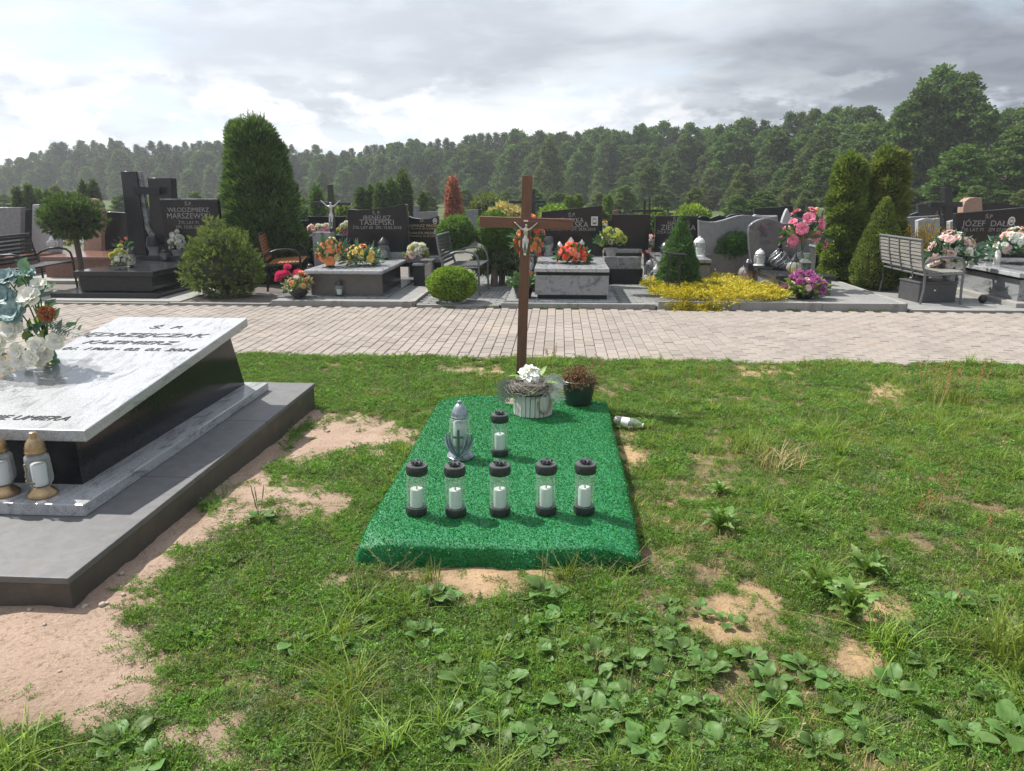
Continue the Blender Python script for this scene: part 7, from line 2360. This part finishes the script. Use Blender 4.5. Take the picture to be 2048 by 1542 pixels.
spec = [(875, 1200, 9, 1.35, 3, 'large plantain with a tall seed spike at the sandy front of the turf mat'), (1085, 1200, 8, 1.25, 3, 'plantain with pale upright leaves before the middle of the turf mat'), (845, 1275, 7, 1.1, 1, None), (1000, 1370, 9, 1.25, 0, None), (930, 1370, 6, 1.1, 0, None), (905, 1450, 8, 1.0, 0, None),
        (990, 1460, 8, 1.2, 0, None), (1110, 1310, 9, 1.1, 1, None), (1180, 1270, 8, 1.0, 2, None), (1220, 1230, 8, 1.0, 2, None), (1260, 1330, 10, 1.05, 2, None), (1130, 1410, 8, 1.1, 0, None), (1200, 1380, 9, 1.0, 1, None),
        (1260, 1410, 10, 1.05, 2, None), (1200, 1440, 8, 1.0, 0, None), (1320, 1440, 8, 1.1, 1, None), (1330, 1360, 8, 1.0, 1, None), (1360, 1310, 7, 1.0, 0, None), (1400, 1420, 10, 1.1, 1, None), (1390, 1480, 9, 1.0, 0, None), (1440, 1500, 9, 1.1, 0, None),
        (1500, 1320, 8, 1.05, 0, None), (1510, 1470, 8, 1.0, 0, None), (1610, 1340, 7, 1.05, 0, None), (1660, 1360, 7, 1.0, 0, None), (1820, 1400, 8, 1.25, 0, None), (1780, 1370, 7, 1.1, 0, None), (1900, 1210, 7, 1.15, 1, None), (1850, 1260, 8, 1.2, 1, None), (1960, 1200, 7, 1.0, 0, None), (1980, 1400, 8, 1.2, 0, None),
        (1930, 1480, 8, 1.2, 0, None), (2030, 1470, 8, 1.3, 0, None), (1620, 1060, 5, 1.0, 0, None), (2010, 1110, 7, 1.1, 0, None), (700, 1290, 6, 1.0, 0, None), (590, 1290, 5, 1.0, 0, None), (250, 1480, 7, 1.3, 0, 'plantain on the sand at the corner of the bare strip'), (310, 1520, 6, 1.2, 0, None), (520, 1040, 7, 1.2, 4, 'plantain with three tall seed spikes on the bare strip beside the granite step'),
        (1590, 1020, 6, .9, 0, None), (1340, 830, 6, 1.0, 0, None), (1750, 1480, 7, 1.1, 0, None), (1690, 1420, 7, 1.0, 0, None), (1560, 1400, 7, 1.0, 0, None), (1080, 1490, 7, 1.0, 0, None), (760, 1480, 6, 1.0, 0, None), (1850, 1330, 7, 1.0, 0, None), (1640, 1500, 8, 1.1, 0, None), (1290, 1500, 8, 1.1, 0, None)]
rr = random.Random(61)
for k in range(58):
    spec.append((min(max(rr.gauss(1170, 220), 760), 2040), rr.uniform(1215, 1530), rr.randint(5, 8), rr.uniform(.7, 1.05), 0, None))
for k, (px, py, n, s, sp, lab) in enumerate(spec):
    q = gp(px, py, 0)
    z = float(lift(np.array([q.x]), np.array([q.y]))[0])
    plantain(lab or GEN, (q.x, q.y, z), n, s, 300 + k, sp, None if lab else GP_)
M_dand = mat('dandelion leaf', (.09, .18, .028), (.16, .26, .055), 25, .5, trans=.3, vary=.15)
def jag_leaf(seed):
    rnd = random.Random(seed)
    rows = []
    L_n = .13
    for j in range(15):
        u = j / 14
        w = .018 * (math.sin(math.pi * min(1, .08 + u * .9))) * (1.25 if j % 2 else .45) + .0015
        z = .055 * math.sin(u * 2.2)
        rows.append([(-w, L_n * u - (.008 if j % 2 else 0), z + w * .3), (0, L_n * u, z), (w, L_n * u - (.008 if j % 2 else 0), z + w * .3)])
    return MB().grid(rows).mesh('leaf', M_dand, 180)
JL = [jag_leaf(k) for k in range(2)]
for k, (px, py, s, lab) in enumerate(((1440, 1060, 1.0, 'jagged dandelion rosette near the turf mat edge'), (1640, 1185, 1.0, 'jagged dandelion on the sandy patch, beside the largest one'), (1700, 1230, 1.25, 'largest jagged dandelion clump on the sandy patch'), (1730, 1145, .95, 'jagged dandelion rosette above the sandy patch'), (1440, 990, .7, 'small jagged dandelion in the long grass'))):
    q = gp(px, py, 0)
    rnd = random.Random(k)
    t = thing('dandelion_plant', lab, 'weed', (q.x, q.y, float(lift(np.array([q.x]), np.array([q.y]))[0])))
    for i in range(15):
        o = obj('leaf', rnd.choice(JL), t, loc=(0, 0, .006)); a = i * 2.4
        o.rotation_euler = (R(rnd.uniform(0, 50)), R(rnd.uniform(-25, 25)), a); f = s * rnd.uniform(.7, 1.1); o.scale = (f, f, f)
M_sorrel = mat('rusty sorrel seed', (.32, .14, .06), (.42, .22, .10), 60, .9, trans=.2)
def sorrel(label, px, py, h, n, seed, group=None):
    q = gp(px, py, 0); rnd = random.Random(seed); rs = RS(seed)
    t = thing('sorrel_plant', label, 'weed', (q.x, q.y, -.01), 0, group)
    st = MB(); P = []
    for i in range(n):
        a = rnd.uniform(0, 6.28); l = h * rnd.uniform(.7, 1.1)
        b = Vector((math.cos(a) * .02, math.sin(a) * .02, 0)) * (1 + n * .25)
        e = b + Vector((math.cos(a) * l * .15, math.sin(a) * l * .15, l))
        st.tube([b, (b + e) / 2 + Vector((rnd.uniform(-.01, .01), 0, 0)), e], [.0016, .0014, .0008], 5)
        for j in range(26):
            u = rs.uniform(.6, 1); P.append(np.array(b.lerp(e, u)) + rs.normal(size=3) * .006)
    st.build('stems', M_straw, t)
    obj('seed_heads', crown_mesh('seed_heads', np.array(P), np.tile([0, 0, .3], (len(P), 1)), M_sorrel, .010, .006, seed, .9), t)
    return t
sorrel('rusty sorrel stalk standing in the grass, the taller of two neighbours', 1888, 1010, .18, 4, 1)
sorrel('rusty sorrel stalk, the shorter of two neighbours', 1840, 1030, .13, 3, 2)
sorrel('rusty sorrel stalk apart from the other two in the long grass', 1985, 1070, .11, 2, 3)
for k, (px, py) in enumerate(((1850, 790), (1880, 800), (1905, 795), (1930, 805), (1950, 790), (1865, 815))):
    sorrel('pale rusty sorrel stalks in the tuft near the path edge', px, py, .30, 5, 10 + k, 'sorrel stalks near the path')
sorrel('thin straw coloured weed at the path edge behind the plastic pot', 1105, 722, .16, 5, 21)
sorrel('thin straw coloured weed in the grass beyond the plastic pot', 1190, 745, .14, 4, 22)
sorrel('thin dry stalks beside the turf mat at its far corner', 1410, 760, .14, 4, 23)
def grass_clump(label, px, py, n, h, seed, m=None, rad=.06, w=.0045):
    q = gp(px, py, 0)
    t = thing('grass_clump', label, 'grass', (q.x, q.y, -.005))
    obj('blades', blade_patch(seed, n, rad, m or M_blade, h, w, lean=.8), t)
grass_clump('tall bright grass clump at the edge of the plantains', 2030, 1320, 150, (.12, .28), 401, None, .10)
grass_clump('leafy grass clump on the sandy corner', 10, 1540, 110, (.06, .16), 402, None, .10)
grass_clump('lying long grass blades between the bare strip and the plantains', 690, 1400, 60, (.10, .20), 403, M_blade, .07)
grass_clump('lying long grass tuft beside the sandy patch', 1780, 1290, 90, (.08, .18), 404, M_blade, .07)
grass_clump('long grass in the middle of the lawn', 1500, 900, 120, (.10, .20), 405, M_blade, .12)
grass_clump('pale long grass by the sorrel stalks', 1560, 930, 110, (.10, .20), 406, M_straw, .14)
grass_clump('tuft of grass around the sorrel stalks', 1900, 800, 130, (.08, .20), 407, M_blade, .16)
grass_clump('dry grass tuft by the far corner of the turf mat', 1300, 760, 70, (.06, .15), 408, M_blade, .10)
def spikes_front():
    rnd = random.Random(8)
    for k, (px, py, h) in enumerate(((745, 1165, .10), (790, 1160, .12), (1245, 1150, .13), (1205, 1160, .12), (1130, 1165, .10), (1290, 1150, .12))):
        q = gp(px, py, 0)
        t = thing('wiry_weed', 'thin wiry branching weed along the front of the turf mat', 'weed', (q.x, q.y, -.01), 0, 'wiry weeds before the turf mat')
        st = MB(); P = []
        for i in range(9):
            a = rnd.uniform(-.4, 3.5); l = h * rnd.uniform(.7, 1.5)
            e = Vector((math.cos(a) * l * .9, rnd.uniform(-.3, .6) * l, l * rnd.uniform(.35, .9)))
            st.tube([(0, 0, 0), e * .5 + Vector((0, 0, .012)), e], [.0014, .0012, .0006], 4)
            for j in range(14):
                u = rnd.uniform(.25, 1); P.append(np.array(e * u + Vector((0, 0, .048 * u * (1 - u)))) + RS(k * 99 + i * 20 + j).normal(size=3) * .004)
        st.build('stems', M_straw, t)
        obj('leaves', crown_mesh('leaves', np.array(P), np.tile([0, 0, .4], (len(P), 1)), M_knotd, .011, .004, k, .9), t)
spikes_front()
# ---- pebbles and twigs on the bare strip
M_peb = mat('pale pebble', (.34, .28, .23), (.46, .40, .34), 60, .9, bump=.4)
rnd = random.Random(31)
for k, (px, py, r) in enumerate(((205, 1213, .014), (170, 1214, .012), (247, 1190, .010), (243, 1148, .012), (60, 1225, .010), (212, 1210, .009), (300, 1320, .006), (283, 1330, .006), (90, 1255, .008), (655, 845, .012), (590, 900, .010), (120, 1345, .006), (1720, 1250, .008), (400, 1105, .009), (460, 1015, .010))):
    q = gp(px, py, 0)
    z = float(lift(np.array([q.x]), np.array([q.y]))[0])
    o = MB().ball((0, 0, 0), (r * rnd.uniform(.9, 1.5), r, r * .65), 9, 6, .14, k).build('pebble', M_peb, None, 60, loc=(q.x, q.y, z + r * .3))
    o.rotation_euler = (0, 0, rnd.uniform(0, 3))
    tag(o, 'small pale pebble on the bare sand', 'pebble', 'pebbles on the bare sand')
# ------------------------------------------------------------------ summer haze in the air
def make_haze():
    m = bpy.data.materials.new('haze')
    m.use_nodes = True
    N, L = m.node_tree.nodes, m.node_tree.links
    N.clear()
    out = N.new('ShaderNodeOutputMaterial')
    v = N.new('ShaderNodeVolumePrincipled')
    v.inputs['Color'].default_value = (0.86, 0.90, 0.96, 1)
    v.inputs['Density'].default_value = 0.0013
    v.inputs['Anisotropy'].default_value = 0.35
    L.new(v.outputs[0], out.inputs['Volume'])
    o = MB().box(-560, 560, -180, 620, -1.2, 16.5).build('haze', m)
    tag(o, 'thin pale summer haze over the cemetery', 'haze', kind='stuff')
make_haze()
